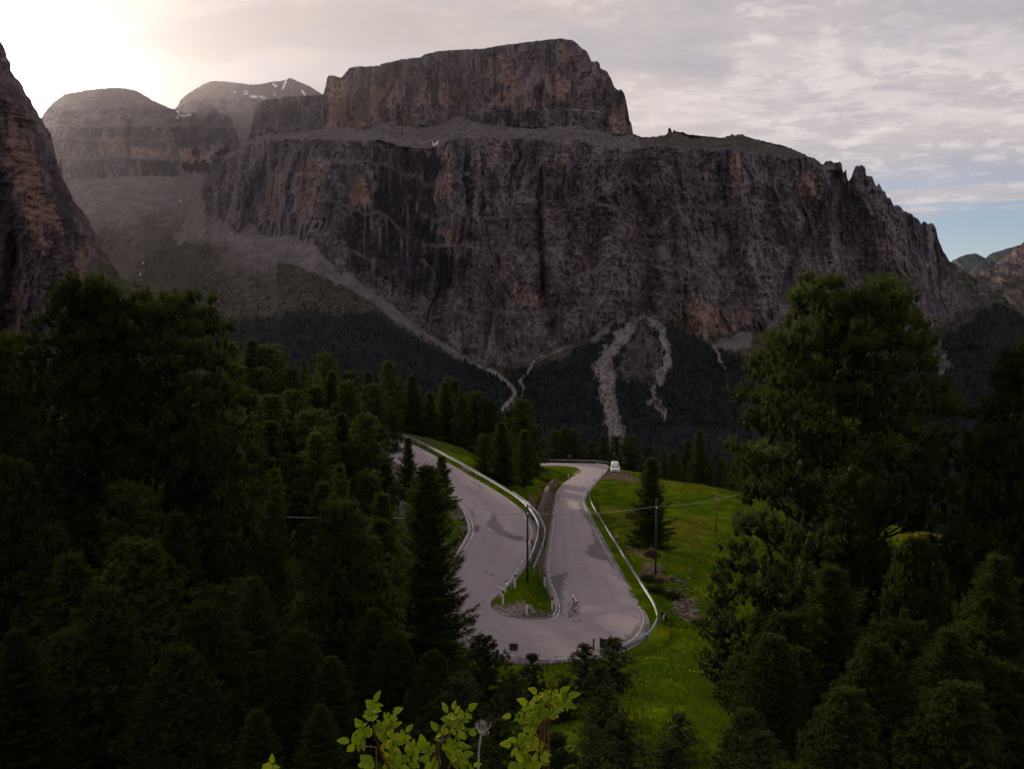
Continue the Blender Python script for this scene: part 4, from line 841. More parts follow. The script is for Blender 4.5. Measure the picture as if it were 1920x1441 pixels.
def kerb(name, a, b, side, off=.02, w=.22, h=.13, mat=kerb_mat, parent=road):
    A = []
    for i in range(a, b + 1):
        o, n_ = R_OUT[i], R_IN[i]; v = (o - n_); v[2] = 0; v /= np.linalg.norm(v)
        base, dr = (n_, -v) if side else (o, v)
        p0 = base + dr * off; p1 = base + dr * (off + w)
        A.append([p0 + [0, 0, -.2], p0 + [0, 0, h], p1 + [0, 0, h - .01], p1 + [0, 0, -.3]])
    A = np.array(A); n = len(A)
    link(name, mesh_np(name, A.reshape(-1, 3), grid_faces(n, 4), mat), parent)
kerb('kerb', sec_idx(4), sec_idx(9) + 6, 0, .03, .20, .20)
kerb('kerb', sec_idx(11), sec_idx(14) + 4, 1, .03, .16, .10); kerb('kerb', sec_idx(17), sec_idx(19), 1, .03, .16, .10)
kerb('kerb', sec_idx(30), sec_idx(33) + 4, 0, .05, .22, .16); kerb('kerb', sec_idx(30) + 6, sec_idx(33), 1, .05, .25, .18)

def road_at(px, py, a=0, b=None):
    """point of the road surface seen at a photo pixel"""
    best = (1e9, None, 0, 0)
    for i in range(a, NR if b is None else b):
        S_ = np.linspace(0, 1, 41)[:, None]; P = R_OUT[i] * (1 - S_) + R_IN[i] * S_; P[:, 2] += .10 * (1 - (2 * S_[:, 0] - 1) ** 2)
        u, v = to_px(P); e = np.hypot(u - px, v - py); k = int(np.argmin(e))
        if e[k] < best[0]: best = (e[k], P[k], i, S_[k, 0])
    return best[1].copy(), best[2], best[3]
def decal(name, polys, origin, ux, uy):
    """flat paint shapes in local metres (ux across, uy along the travel direction) laid on the road, following its surface"""
    ux = Vector(ux).normalized(); uy = Vector(uy).normalized(); o = Vector(origin); bm = bmesh.new()
    for poly in polys:
        vs = [bm.verts.new(o + ux * a + uy * b) for a, b in poly]; bm.faces.new(vs)
    bmesh.ops.triangulate(bm, faces=bm.faces[:])
    return bm_obj(name, bm, paint_mat, road)
def ring(cx, cy, r, w, n=18, sy=1.0):
    out = []
    for k in range(n):
        a, b = 2 * math.pi * k / n, 2 * math.pi * (k + 1) / n
        out.append([(cx + r * math.cos(a), cy + r * sy * math.sin(a)), (cx + r * math.cos(b), cy + r * sy * math.sin(b)), (cx + (r - w) * math.cos(b), cy + (r - w) * sy * math.sin(b)), (cx + (r - w) * math.cos(a), cy + (r - w) * sy * math.sin(a))])
    return out
def bar(a, b, w):
    a, b = np.array(a), np.array(b); t = (b - a) / np.linalg.norm(b - a); n_ = np.array([-t[1], t[0]]) * w / 2
    return [tuple(a + n_), tuple(b + n_), tuple(b - n_), tuple(a - n_)]
p0, i0, s0 = road_at(937.5, 1106, 0, MID); lat = R_IN[i0] - R_OUT[i0]; t = R_IN[i0 - 5] - R_IN[i0 + 5]
nrm = Vector(lat).cross(Vector(t)); nrm = nrm if nrm.z > 0 else -nrm; nrm.normalize()
ux = Vector((1, -0.12, 0)); uy = Vector((.30, 1, 0)); ux = (ux - nrm * ux.dot(nrm)).normalized(); uy = (uy - nrm * uy.dot(nrm)).normalized()
p0[2] += .03
bike = ring(-.26, 0, .21, .05, 18, 2.0) + ring(.26, 0, .21, .05, 18, 2.0) + [bar((-.26, 0), (-.08, .45), .05), bar((-.08, .45), (.2, .45), .05), bar((-.26, 0), (.02, 0), .05), bar((.02, 0), (.2, .45), .05), bar((.26, 0), (.2, .55), .05), bar((.12, .58), (.24, .55), .06), bar((-.16, .56), (-.02, .56), .07), bar((.02, 0), (-.08, .45), .05)]
decal('painted_bicycle_symbol', bike, p0, ux, uy)
p1 = road_at(944, 1098, 0, MID)[0]; p1[2] += .03
decal('painted_arrow', [[(-.16, -.55), (.05, -.75), (.16, .12), (-.02, .2)], [(-.30, .12), (.28, -.1), (.34, .95)]], p1, ux, uy)
i2 = sec_idx(30) - 6; p2 = surf_z(i2, .8); t2 = R_IN[i2 + 4] - R_IN[i2 - 4]
decal('painted_arrow', [[(-.12, -1.2), (.12, -1.2), (.12, .3), (-.12, .3)], [(-.4, .3), (.4, .3), (0, 1.5)]], p2 + np.array([0, 0, .03]), R_OUT[i2] - R_IN[i2], t2)
# ------------------------------------------------------------------ conifers
def needle_mat(name, dark, mid, tip):
    m, nt = new_mat(name); t = attr(nt, 'tone')
    n = noise(nt, pos(nt), .35, 3.0)
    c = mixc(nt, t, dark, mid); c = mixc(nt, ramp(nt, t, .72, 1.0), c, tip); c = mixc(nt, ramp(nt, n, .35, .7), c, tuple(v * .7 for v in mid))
    tint = ramp(nt, nd(nt, 'ShaderNodeObjectInfo').outputs['Random'], 0, 1, .62, 1.45, False); c = vmth(nt, 'MULTIPLY', c, nd(nt, 'ShaderNodeCombineXYZ', ins={0: tint, 1: tint, 2: tint}).outputs[0])
    b = nd(nt, 'ShaderNodeBsdfPrincipled'); nt.links.new(c, b.inputs['Base Color']); b.inputs['Roughness'].default_value = .75; b.inputs['Specular IOR Level'].default_value = .03
    tr = nd(nt, 'ShaderNodeBsdfTranslucent', ins={0: mixc(nt, .5, c, tip)})
    ms = nd(nt, 'ShaderNodeMixShader', ins={0: .24, 1: b.outputs[0], 2: tr.outputs[0]})
    nd(nt, 'ShaderNodeOutputMaterial', ins={0: ms.outputs[0]}); return m
PINE = needle_mat('stone_pine_needles', (0.019, 0.026, 0.008), (0.040, 0.054, 0.012), (0.120, 0.142, 0.026))
PINE_L = needle_mat('young_pine_needles', (0.022, 0.030, 0.011), (0.048, 0.062, 0.020), (0.100, 0.118, 0.034))
SPRUCE = needle_mat('spruce_needles', (0.016, 0.026, 0.006), (0.036, 0.054, 0.010), (0.100, 0.125, 0.020))
SPRUCE_L = needle_mat('larch_needles', (0.040, 0.056, 0.014), (0.066, 0.088, 0.018), (0.125, 0.145, 0.026))
BARK = plain('grey_brown_bark', (0.034, 0.026, 0.022), .95, var=.45, scale=5, bump=.5)
def blades(C, A, K, L, Wd, spread, rng, tone):
    """tufts of K narrow triangular blades at centres C round axes A"""
    n = len(C); L = np.broadcast_to(L, (n,))
    d = A[:, None] + rng.normal(0, spread, (n, K, 3)); d /= np.linalg.norm(d, axis=2, keepdims=True)
    b = C[:, None] + rng.normal(0, .12, (n, K, 3)) * L[:, None, None]
    ln = L[:, None, None] * rng.uniform(.6, 1.15, (n, K, 1))
    s = np.cross(d, rng.normal(0, 1, (n, K, 3))); s /= np.linalg.norm(s, axis=2, keepdims=True) + 1e-9
    s *= Wd * rng.uniform(.7, 1.2, (n, K, 1))
    V = np.stack([b - s, b + s, b + d * ln], 2).reshape(-1, 3)
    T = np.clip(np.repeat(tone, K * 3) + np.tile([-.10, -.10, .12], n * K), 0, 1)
    return V, T
ICO_V = None
def cores(C, A, ra, rb, rng, tone):
    """small faceted kernels that give each bunch of needles its body"""
    global ICO_V, ICO_F
    if ICO_V is None:
        bm = bmesh.new(); bmesh.ops.create_icosphere(bm, subdivisions=1, radius=1.0); bm.verts.ensure_lookup_table()
        ICO_V = np.array([v.co[:] for v in bm.verts]); ICO_F = np.array([[v.index for v in f.verts] for f in bm.faces]); bm.free()
    n = len(C); A = A / np.linalg.norm(A, axis=1)[:, None]; u = np.cross(A, rng.normal(0, 1, (n, 3))); u /= np.linalg.norm(u, axis=1)[:, None]; v = np.cross(A, u)
    J = 1 + rng.normal(0, .16, (n, len(ICO_V), 1)); P = ICO_V[None] * J
    V = C[:, None] + u[:, None] * P[..., :1] * rb[:, None, None] + v[:, None] * P[..., 1:2] * rb[:, None, None] + A[:, None] * P[..., 2:] * ra[:, None, None]
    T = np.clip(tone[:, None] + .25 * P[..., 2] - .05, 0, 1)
    return V[:, ICO_F].reshape(-1, 3), T[:, ICO_F].ravel()
def tri_mesh(name, parts, mat):
    V = np.concatenate([p[0] for p in parts]); T = np.concatenate([p[1] for p in parts])
    return mesh_np(name, V, np.arange(len(V)).reshape(-1, 3), mat, dict(tone=T))
def limb_mesh(name, H, r0, limbs, seg=7, lseg=4, bend=.012):
    bm = bmesh.new()
    pts = [(math.sin(t * 5) * bend * H * t, math.cos(t * 4 + 1) * bend * H * t, H * t - (.6 if t == 0 else 0)) for t in np.linspace(0, 1, 9)]
    add_tube(bm, pts, [max(r0 * (1 - t) ** .85, .015) * (1.25 if t == 0 else 1) for t in np.linspace(0, .985, 9)], seg)
    for P, r in limbs: add_tube(bm, P, [r, r * .7, r * .35][:len(P)], lseg, cap=False)
    me = bpy.data.meshes.new(name); bm.to_mesh(me); bm.free(); me.materials.append(BARK); return me
def stone_pine(H, R, nb, tuft_per, K, L, Wd, seed, bottom=.10, mat=PINE, top_r=.5, multi=3, clump=1.0, bough=1.0, per_bough=9):
    """broad, dense, round-topped: upswept limbs ending in brush-like bunches"""
    rng = np.random.default_rng(seed); parts = []; limbs = []
    ph = rng.uniform(0, 6.28, 4)
    def prof(t, a):
        lump = 1 + .16 * math.sin(3 * a + ph[0] + 7 * t) + .12 * math.sin(5 * a + ph[1] - 9 * t)
        lo = sstep(np.float64(t), bottom - .12, .30) * .35 + .65
        if top_r < 0: return R * lump * lo * max(1 - max((t - .10) / .92, 0) ** 1.35, 0.015) ** .85      # tapering crown
        return R * lump * lo * max(1 - max((t - .36) / .66, 0) ** (1.9 + top_r), 0.02) ** .62
    C, A, T = [], [], []; KC, KA, KR, KB, KT = [], [], [], [], []
    for b in range(nb):
        t = bottom + (1 - bottom) * ((b + rng.random()) / nb) * .97; wh = H * 1.7; t = bottom + (np.round((t - bottom) * wh) + rng.normal(0, .13)) / wh if t < .9 else t; t = float(np.clip(t, bottom, .985))
        a = b * 2.39996 + rng.normal(0, .3); r = prof(t, a) * rng.choice([1.0, .97, .9, .75, 1.10], p=[.35, .25, .2, .12, .08])
        el = math.radians(-6 + 50 * max(t - .1, 0) ** 1.3 + rng.normal(0, 5))
        out = np.array([math.cos(a), math.sin(a), 0]); side = np.array([-math.sin(a), math.cos(a), 0]); up = np.array([0, 0, 1.0])
        h0 = max(H * t - r * math.tan(el) * .55 - r * .12, .2)
        def P(s): return up * h0 + out * r * s + up * (math.tan(el) * r * s + .24 * r * s * s)
        limbs.append(([tuple(P(0)), tuple(P(.45)), tuple(P(.88))], .018 * H ** .5 * (1.15 - t) + .012))
        tone_b = rng.uniform(.15, .62)
        for s in (.12, .30):     # needle kernels in the darkest tone, painting shade inside the crown
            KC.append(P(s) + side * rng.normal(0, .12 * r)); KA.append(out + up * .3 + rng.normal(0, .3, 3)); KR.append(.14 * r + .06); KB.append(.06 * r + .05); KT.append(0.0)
        # rounded boughs, each a dome of upturned brushes
        for s, f, share in ((.93, 1.0, 1.0), (.60, .85, .45)):
            br = (.36 + .24 * rng.random()) * (R ** .28) * bough * f * (.72 + .5 * min(1, (1.02 - t) * 2.2)); cb = P(s) + side * rng.normal(0, .10 * r * (1.4 - s))
            nc = max(3, int(per_bough * share))
            tb = np.clip(tone_b + rng.normal(0, .08), .05, .8)
            for c in range(nc):
                v = rng.normal(0, 1, 3); v[2] = abs(v[2]) * .9 - .25; v /= np.linalg.norm(v); o = cb + v * br * rng.uniform(.55, 1.0) * np.array([1, 1, .55])
                cr = br * rng.uniform(.34, .50); ax0 = v * .55 + up * .95 + out * .22; ax0 /= np.linalg.norm(ax0)
                KC.append(o); KA.append(ax0); KR.append(cr * .55); KB.append(cr * .30); KT.append(tb * .12)  # kernel tone lowered to paint a dark interior into each bough
                m = tuft_per; l = rng.uniform(-.5, 1.0, m) * cr
                q = rng.normal(0, 1, (m, 3)); q -= (q @ ax0)[:, None] * ax0; q /= np.linalg.norm(q, axis=1)[:, None]
                fat = np.sqrt(np.clip(1 - (l / (cr * 1.15)) ** 2, .05, 1)) * cr * .55
                C.append(o + ax0 * l[:, None] + q * (fat * rng.uniform(.3, 1.0, m))[:, None]); ax = q * .8 + ax0 * (.5 + .6 * np.clip(l / cr, 0, 1))[:, None]
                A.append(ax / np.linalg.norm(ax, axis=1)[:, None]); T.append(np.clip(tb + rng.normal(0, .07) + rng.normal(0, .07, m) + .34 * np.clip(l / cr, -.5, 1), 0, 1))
    for k in range(multi * 3):   # crowded leaders of the rounded top
        a = rng.uniform(0, 6.28); rr = R * .34 * math.sqrt(rng.random()) if k else 0.0; cr = .26 * (R ** .3) * clump
        base = np.array([math.cos(a) * rr, math.sin(a) * rr, H * (1 - .02 * (k > 0) * rng.random()) - cr - rr * rr / R * .55])
        KC.append(base - np.array([0, 0, cr * .6])); KA.append(np.array([0, 0, 1.0])); KR.append(cr * .8); KB.append(cr * .26); KT.append(.25)
        m = int(tuft_per * 1.5); l = rng.uniform(-2.2, 1.0, m) * cr; q = rng.normal(0, 1, (m, 3)) * [1, 1, .1]; q /= np.linalg.norm(q, axis=1)[:, None]
        fat = np.clip(1 - l / cr, .15, 1.3) * cr * .5
        C.append(base + np.array([0, 0, 1.0]) * l[:, None] + q * (fat * rng.uniform(.2, 1, m))[:, None]); A.append(q * .6 + np.array([0, 0, .9])); T.append(np.clip(.5 + rng.normal(0, .12, m), 0, 1))
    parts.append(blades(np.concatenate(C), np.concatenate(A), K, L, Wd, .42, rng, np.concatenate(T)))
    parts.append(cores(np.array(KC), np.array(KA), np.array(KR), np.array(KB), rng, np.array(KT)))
    return tri_mesh('crown', parts, mat), limb_mesh('trunk', H * .94, .017 * H + .05, limbs)
def spruce(H, R, whorls, per, K, L, Wd, seed, bottom=.06, mat=SPRUCE, power=.9, step=.34):
    """pointed cone of layered, slightly drooping boughs with hanging twigs"""
    rng = np.random.default_rng(seed); C, A, T, limbs = [], [], [], []
    for w in range(whorls):
        t = bottom + (1 - bottom) * (w / whorls) ** .92; h = H * t
        for b in range(per):
            a = 2 * math.pi * (b + .5 * (w % 2)) / per + rng.normal(0, .22)
            r = R * (max(1 - t, .015) ** power) * rng.choice([.62, .8, 1.0, 1.1, 1.25]) * rng.uniform(.9, 1.1) + .06
            out = np.array([math.cos(a), math.sin(a), 0]); side = np.array([-math.sin(a), math.cos(a), 0]); up = np.array([0, 0, 1.0])
            el = math.radians(-16 + 58 * t ** 1.6 + rng.normal(0, 5))
            def P(s): return up * h + out * r * s + up * (math.tan(el) * r * s + .22 * r * s ** 3 - .06 * r * math.sin(3.1 * s))
            if r > .35: limbs.append(([tuple(P(0)), tuple(P(.55)), tuple(P(.95))], .010 + .012 * r))
            n = max(3, int(r / step * 2.2)); tb = rng.uniform(.15, .6)
            for q in range(n):
                s = .12 + .88 * (q + rng.random()) / n; wd = .34 * r * (1.02 - s) ** .7 * s ** .3
                for sg in ((-1, 1) if s < .9 else (0,)):
                    f = rng.uniform(.25, 1.0)
                    C.append(P(s) + side * sg * wd * f - up * .10 * wd * f); ax = out * .8 + side * sg * .75 - up * rng.uniform(-.05, .30)
                    if s > .85: ax = out + up * .25
                    A.append(ax / np.linalg.norm(ax)); T.append(np.clip(tb + .35 * s * rng.random() + rng.normal(0, .1), 0, 1))
    for k in range(5): C.append(np.array([0, 0, H * (.94 + .012 * k)])); A.append(np.array([0, 0, 1.0])); T.append(.6)
    C, A, T = np.array(C), np.array(A), np.array(T)
    return tri_mesh('crown', [blades(C, A, K, L, Wd, .40, rng, T)], mat), limb_mesh('trunk', H * .97, .014 * H + .03, limbs, bend=.003)
PROTO = {}
def proto(key, H, R, meshes): PROTO[key] = (H, R, meshes)
proto('pine_big_a', 14, 4.0, stone_pine(14, 4.0, 240, 9, 7, .175, .0095, 11, bottom=.03, bough=.95, top_r=-1))
proto('pine_big_b', 14, 3.6, stone_pine(14, 3.6, 240, 9, 7, .175, .0095, 12, bottom=.03, top_r=.1, multi=3, bough=.96, per_bough=11))
proto('pine_big_c', 10, 3.0, stone_pine(10, 3.0, 170, 8, 7, .16, .0095, 13, bottom=.0, bough=.85, top_r=-1))
proto('pine_a', 11, 2.5, stone_pine(11, 2.5, 90, 6, 4, .30, .026, 21, bottom=.04, top_r=-1, clump=1.1, bough=1.0, per_bough=6))
proto('pine_b', 11, 2.2, stone_pine(11, 2.2, 90, 6, 4, .30, .026, 22, bottom=.03, top_r=.3, clump=1.1, bough=1.05, per_bough=6))
proto('pine_c', 11, 2.8, stone_pine(11, 2.8, 90, 6, 4, .30, .026, 23, bottom=.06, top_r=.2, multi=3, clump=1.1, bough=1.05, per_bough=6))
proto('young_pine_a', 5, 1.5, stone_pine(5, 1.5, 75, 7, 5, .10, .011, 31, bottom=.0, mat=PINE_L, top_r=-1, multi=1, clump=.7, bough=.46, per_bough=6))
proto('young_pine_b', 4, 1.0, stone_pine(4, 1.0, 60, 7, 5, .095, .011, 32, bottom=.0, mat=PINE_L, top_r=-1, multi=1, clump=.62, bough=.40, per_bough=6))
proto('spruce_big', 9, 2.0, spruce(9, 2.0, 40, 8, 9, .24, .017, 41, power=.80, step=.20))
proto('spruce_a', 11, 2.3, spruce(11, 2.3, 22, 7, 9, .50, .036, 42, power=.78, step=.36))
proto('spruce_b', 11, 2.0, spruce(11, 2.0, 24, 7, 9, .46, .036, 43, power=.74, step=.36))
proto('larch', 10, 2.1, spruce(10, 2.1, 24, 7, 8, .34, .020, 44, mat=SPRUCE_L, power=.7, step=.3))
TREES = []
KIND = {'pine': 'stone_pine', 'youn': 'young_pine', 'spru': 'spruce_tree', 'larc': 'larch_tree'}
tree_rng = random.Random(4)
def tree(key, px, py, d, wpx, label, group='conifers round the hairpin road', base_py=None, rz=None):
    """a tree whose tip shows at (px, py) and which stands on the ground at distance d"""
    H, R, (crown, trunk) = PROTO[key]
    top = W(px, py, d)
    if base_py is not None:
        q = hit(px, base_py); d = q[1]; top = W(px, py, d)
    g = float(ground(top[0], d)) - .12
    h = max(top[2] - g, 1.2); wpx = wpx * (1.30 if key[:6] == 'spruce' else 1.3 if key[:4] == 'youn' else 1.0); r = min(wpx / F * d / 2, h * {'pine': .37, 'youn': .46}.get(key[:4], .34))
    o = thing(KIND[key[:4]], (float(top[0]), float(d), g), label, 'tree', group)
    o.rotation_euler = (0, 0, tree_rng.uniform(0, 6.28) if rz is None else rz); o.scale = (r / R / 1.04, r / R / 1.04, h / H)
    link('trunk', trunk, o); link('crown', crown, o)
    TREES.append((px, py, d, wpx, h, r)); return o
# ---- close trees
tree('pine_big_b', 1590, 530, 33, 425, 'huge round-topped stone pine standing alone before the meadow', rz=.6)
tree('pine_big_a', 165, 520, 36, 430, 'tallest dark stone pine in front of the brown cliff')
tree('pine_big_b', 310, 556, 38, 320, 'tall stone pine pressed against the tallest dark one')
tree('pine_big_a', 1930, 650, 27, 430, 'large stone pine cut off by the picture edge beside the huge round-topped one', rz=2.0)
tree('pine_big_c', 25, 625, 42, 190, 'stone pine with its tip right below the foot of the brown cliff')
tree('pine_big_b', -60, 640, 38, 260, 'stone pine cut off by the picture edge beneath the brown cliff')
tree('pine_big_c', 443, 862, 46, 150, 'bushy stone pine at the side of the tall pair')
tree('pine_big_c', 640, 940, 26, 250, 'dense bluish stone pine in front of the pointed spruce by the road')
tree('spruce_big', 800, 872, 31, 190, 'dark pointed spruce covering the bend of the upper road')
tree('larch', 515, 875, 40, 110, 'light green slender conifer crossed by the cable')
tree('larch', 636, 868, 48, 110, 'bright bushy young conifer behind the bluish pine')
tree('spruce_b', 430, 800, 50, 110, 'narrow spruce between the tall pines and the forest')
tree('pine_big_c', 90, 985, 30, 220, 'low broad stone pine under the tallest dark one, near the grass gap', rz=1.0)
tree('pine_big_a', 250, 1010, 25, 330, 'wide low stone pine filling the shade in front of the tall pair', rz=2.2)
tree('pine_big_c', 380, 1130, 19, 260, 'stone pine with pale shoots in the dark lower wood')
tree('pine_big_c', 130, 1180, 20, 280, 'nearest low stone pine at the dark lower corner', rz=.3)
tree('pine_big_c', 560, 1180, 20, 170, 'dark stone pine below the bluish one')
tree('spruce_big', 700, 1140, 24, 150, 'dark spruce at the foot of the pointed one')
tree('young_pine_a', 908, 1192, 26, 150, 'young pine under the square sign back')
tree('young_pine_b', 998, 1224, 27, 62, 'small thin pine right of the square sign, before the road edge')
tree('young_pine_a', 1096, 1208, 27, 120, 'young pine with a forked tip covering the road edge line')
tree('young_pine_b', 1153, 1196, 29, 90, 'dark young pine in front of the double sign board')
tree('young_pine_b', 1135, 1288, 19, 95, 'pale tufted young pine below the double sign board')
tree('young_pine_a', 1165, 1345, 14, 170, 'young pine low on the bank beside the rose shoots')
tree('young_pine_b', 1040, 1372, 12, 120, 'little pine behind the rose shoot nearest to the road')
tree('young_pine_a', 860, 1270, 17, 150, 'young pine in the dark behind the middle rose shoots')
tree('young_pine_a', 1275, 1335, 17, 150, 'dark young pine on the grass slope')
tree('pine_big_c', 1390, 1225, 26, 190, 'low stone pine at the foot of the huge one')
tree('young_pine_a', 1355, 1045, 36, 85, 'young pine whose tip stands before the meadow')
tree('pine_big_c', 1475, 1150, 24, 230, 'stone pine under the lowest limbs of the huge one')
tree('pine_big_c', 1760, 1180, 24, 300, 'dark stone pine between the two large ones')
tree('pine_big_c', 1830, 960, 34, 200, 'stone pine in the gap between the two large ones', rz=2.2)
tree('pine_big_c', 1640, 1270, 21, 270, 'low dark pine before the trunk of the huge one')
tree('pine_big_c', 1890, 1240, 20, 280, 'low dark pine in the darkest lower corner')
tree('young_pine_a', 1430, 1370, 13, 170, 'little pine at the lower end of the grass slope')
tree('spruce_a', 1221, 858, 92, 74, 'single spruce in the meadow behind the cable pole', base_py=1026)
for key, px, py, d, w, lab in [('spruce_big', 480, 1330, 13, 150, 'small spruce at the bottom beside the single leaf tip'), ('spruce_big', 600, 1320, 13, 160, 'small spruce in the dark left of the tallest rose spray'), ('young_pine_a', 760, 1365, 12, 190, 'small pine behind the tallest rose spray'), ('young_pine_b', 935, 1350, 11, 150, 'small pine between dry stalk and red-stemmed shoot'),
                               ('young_pine_a', 1260, 1392, 10, 190, 'small tufted pine at the bottom under the grass slope'), ('pine_big_c', 1500, 1215, 22, 270, 'dark pine whose foot lies under the bottom edge below the huge stone pine'), ('pine_big_c', 1690, 1165, 22, 290, 'dark pine at the bottom edge between the two large stone pines'), ('pine_big_c', 1850, 1120, 22, 290, 'dark pine at the bottom edge before the large stone pine at the side'), ('pine_big_c', 1590, 1290, 15, 250, 'low pine boughs rising from the bottom edge of the dark side'), ('pine_big_c', 1800, 1280, 15, 270, 'low pine boughs nearest to the darkest bottom corner'), ('pine_big_c', 1400, 1330, 15, 190, 'low pine boughs at the end of the grass slope'), ]:
    tree(key, px, py, d, w, lab)
for key, px, py, d, w, lab in [('pine_big_a', 20, 860, 30, 230, 'tapering stone pine at the picture edge above the grass gap'), ('spruce_big', 330, 960, 27, 170, 'tapering spruce in front of the tall pair of stone pines'), ('pine_big_a', 190, 1100, 21, 230, 'tapering dark pine in the middle of the lower wood'), ('spruce_big', 475, 1080, 24, 160, 'tapering dark spruce under the light slender conifer'), ('pine_big_a', 330, 1210, 17, 220, 'tapering dark pine low in the lower wood'), ('spruce_big', 30, 1180, 18, 200, 'tapering spruce in the lower corner of the dark wood'), ('spruce_big', 620, 1230, 19, 150, 'tapering dark spruce above the tallest rose spray'), ('pine_big_a', 740, 1190, 22, 150, 'tapering dark pine right under the pointed spruce'), ('pine_big_a', 810, 1220, 20, 130, 'narrow dark pine above the middle rose shoot'),
                               ('spruce_big', 1560, 1060, 24, 200, 'tapering dark spruce before the foot of the huge stone pine'), ('pine_big_a', 1720, 1010, 25, 230, 'tapering dark pine filling the gap between the two large ones'), ('spruce_big', 1870, 1040, 21, 220, 'tapering dark spruce before the pine cut by the picture edge'), ('pine_big_a', 1450, 1190, 20, 190, 'tapering dark pine at the side of the grass slope'), ('spruce_big', 1780, 1180, 17, 220, 'tapering dark spruce in the darkest lower corner'), ('pine_big_a', 1640, 1200, 17, 220, 'tapering dark pine rising from the bottom edge')]:
    tree(key, px, py, d, w, lab)
for key, px, py, d, w, lab in [('young_pine_a', 868, 1258, 23, 150, 'full young pine at the foot of the dark pointed spruce'), ('young_pine_a', 962, 1262, 24, 130, 'full young pine under the square sign, before the thin one'), ('young_pine_a', 1058, 1275, 23, 150, 'full young pine below the forked one'), ('young_pine_b', 1122, 1248, 26, 110, 'young pine squeezed between the forked one and the dark one'), ('young_pine_a', 1000, 1330, 17, 150, 'young pine hidden behind the red-stemmed rose shoot'), ('young_pine_a', 1110, 1360, 16, 140, 'young pine low beside the red-stemmed rose shoot')]:
    tree(key, px, py, d, w, lab)
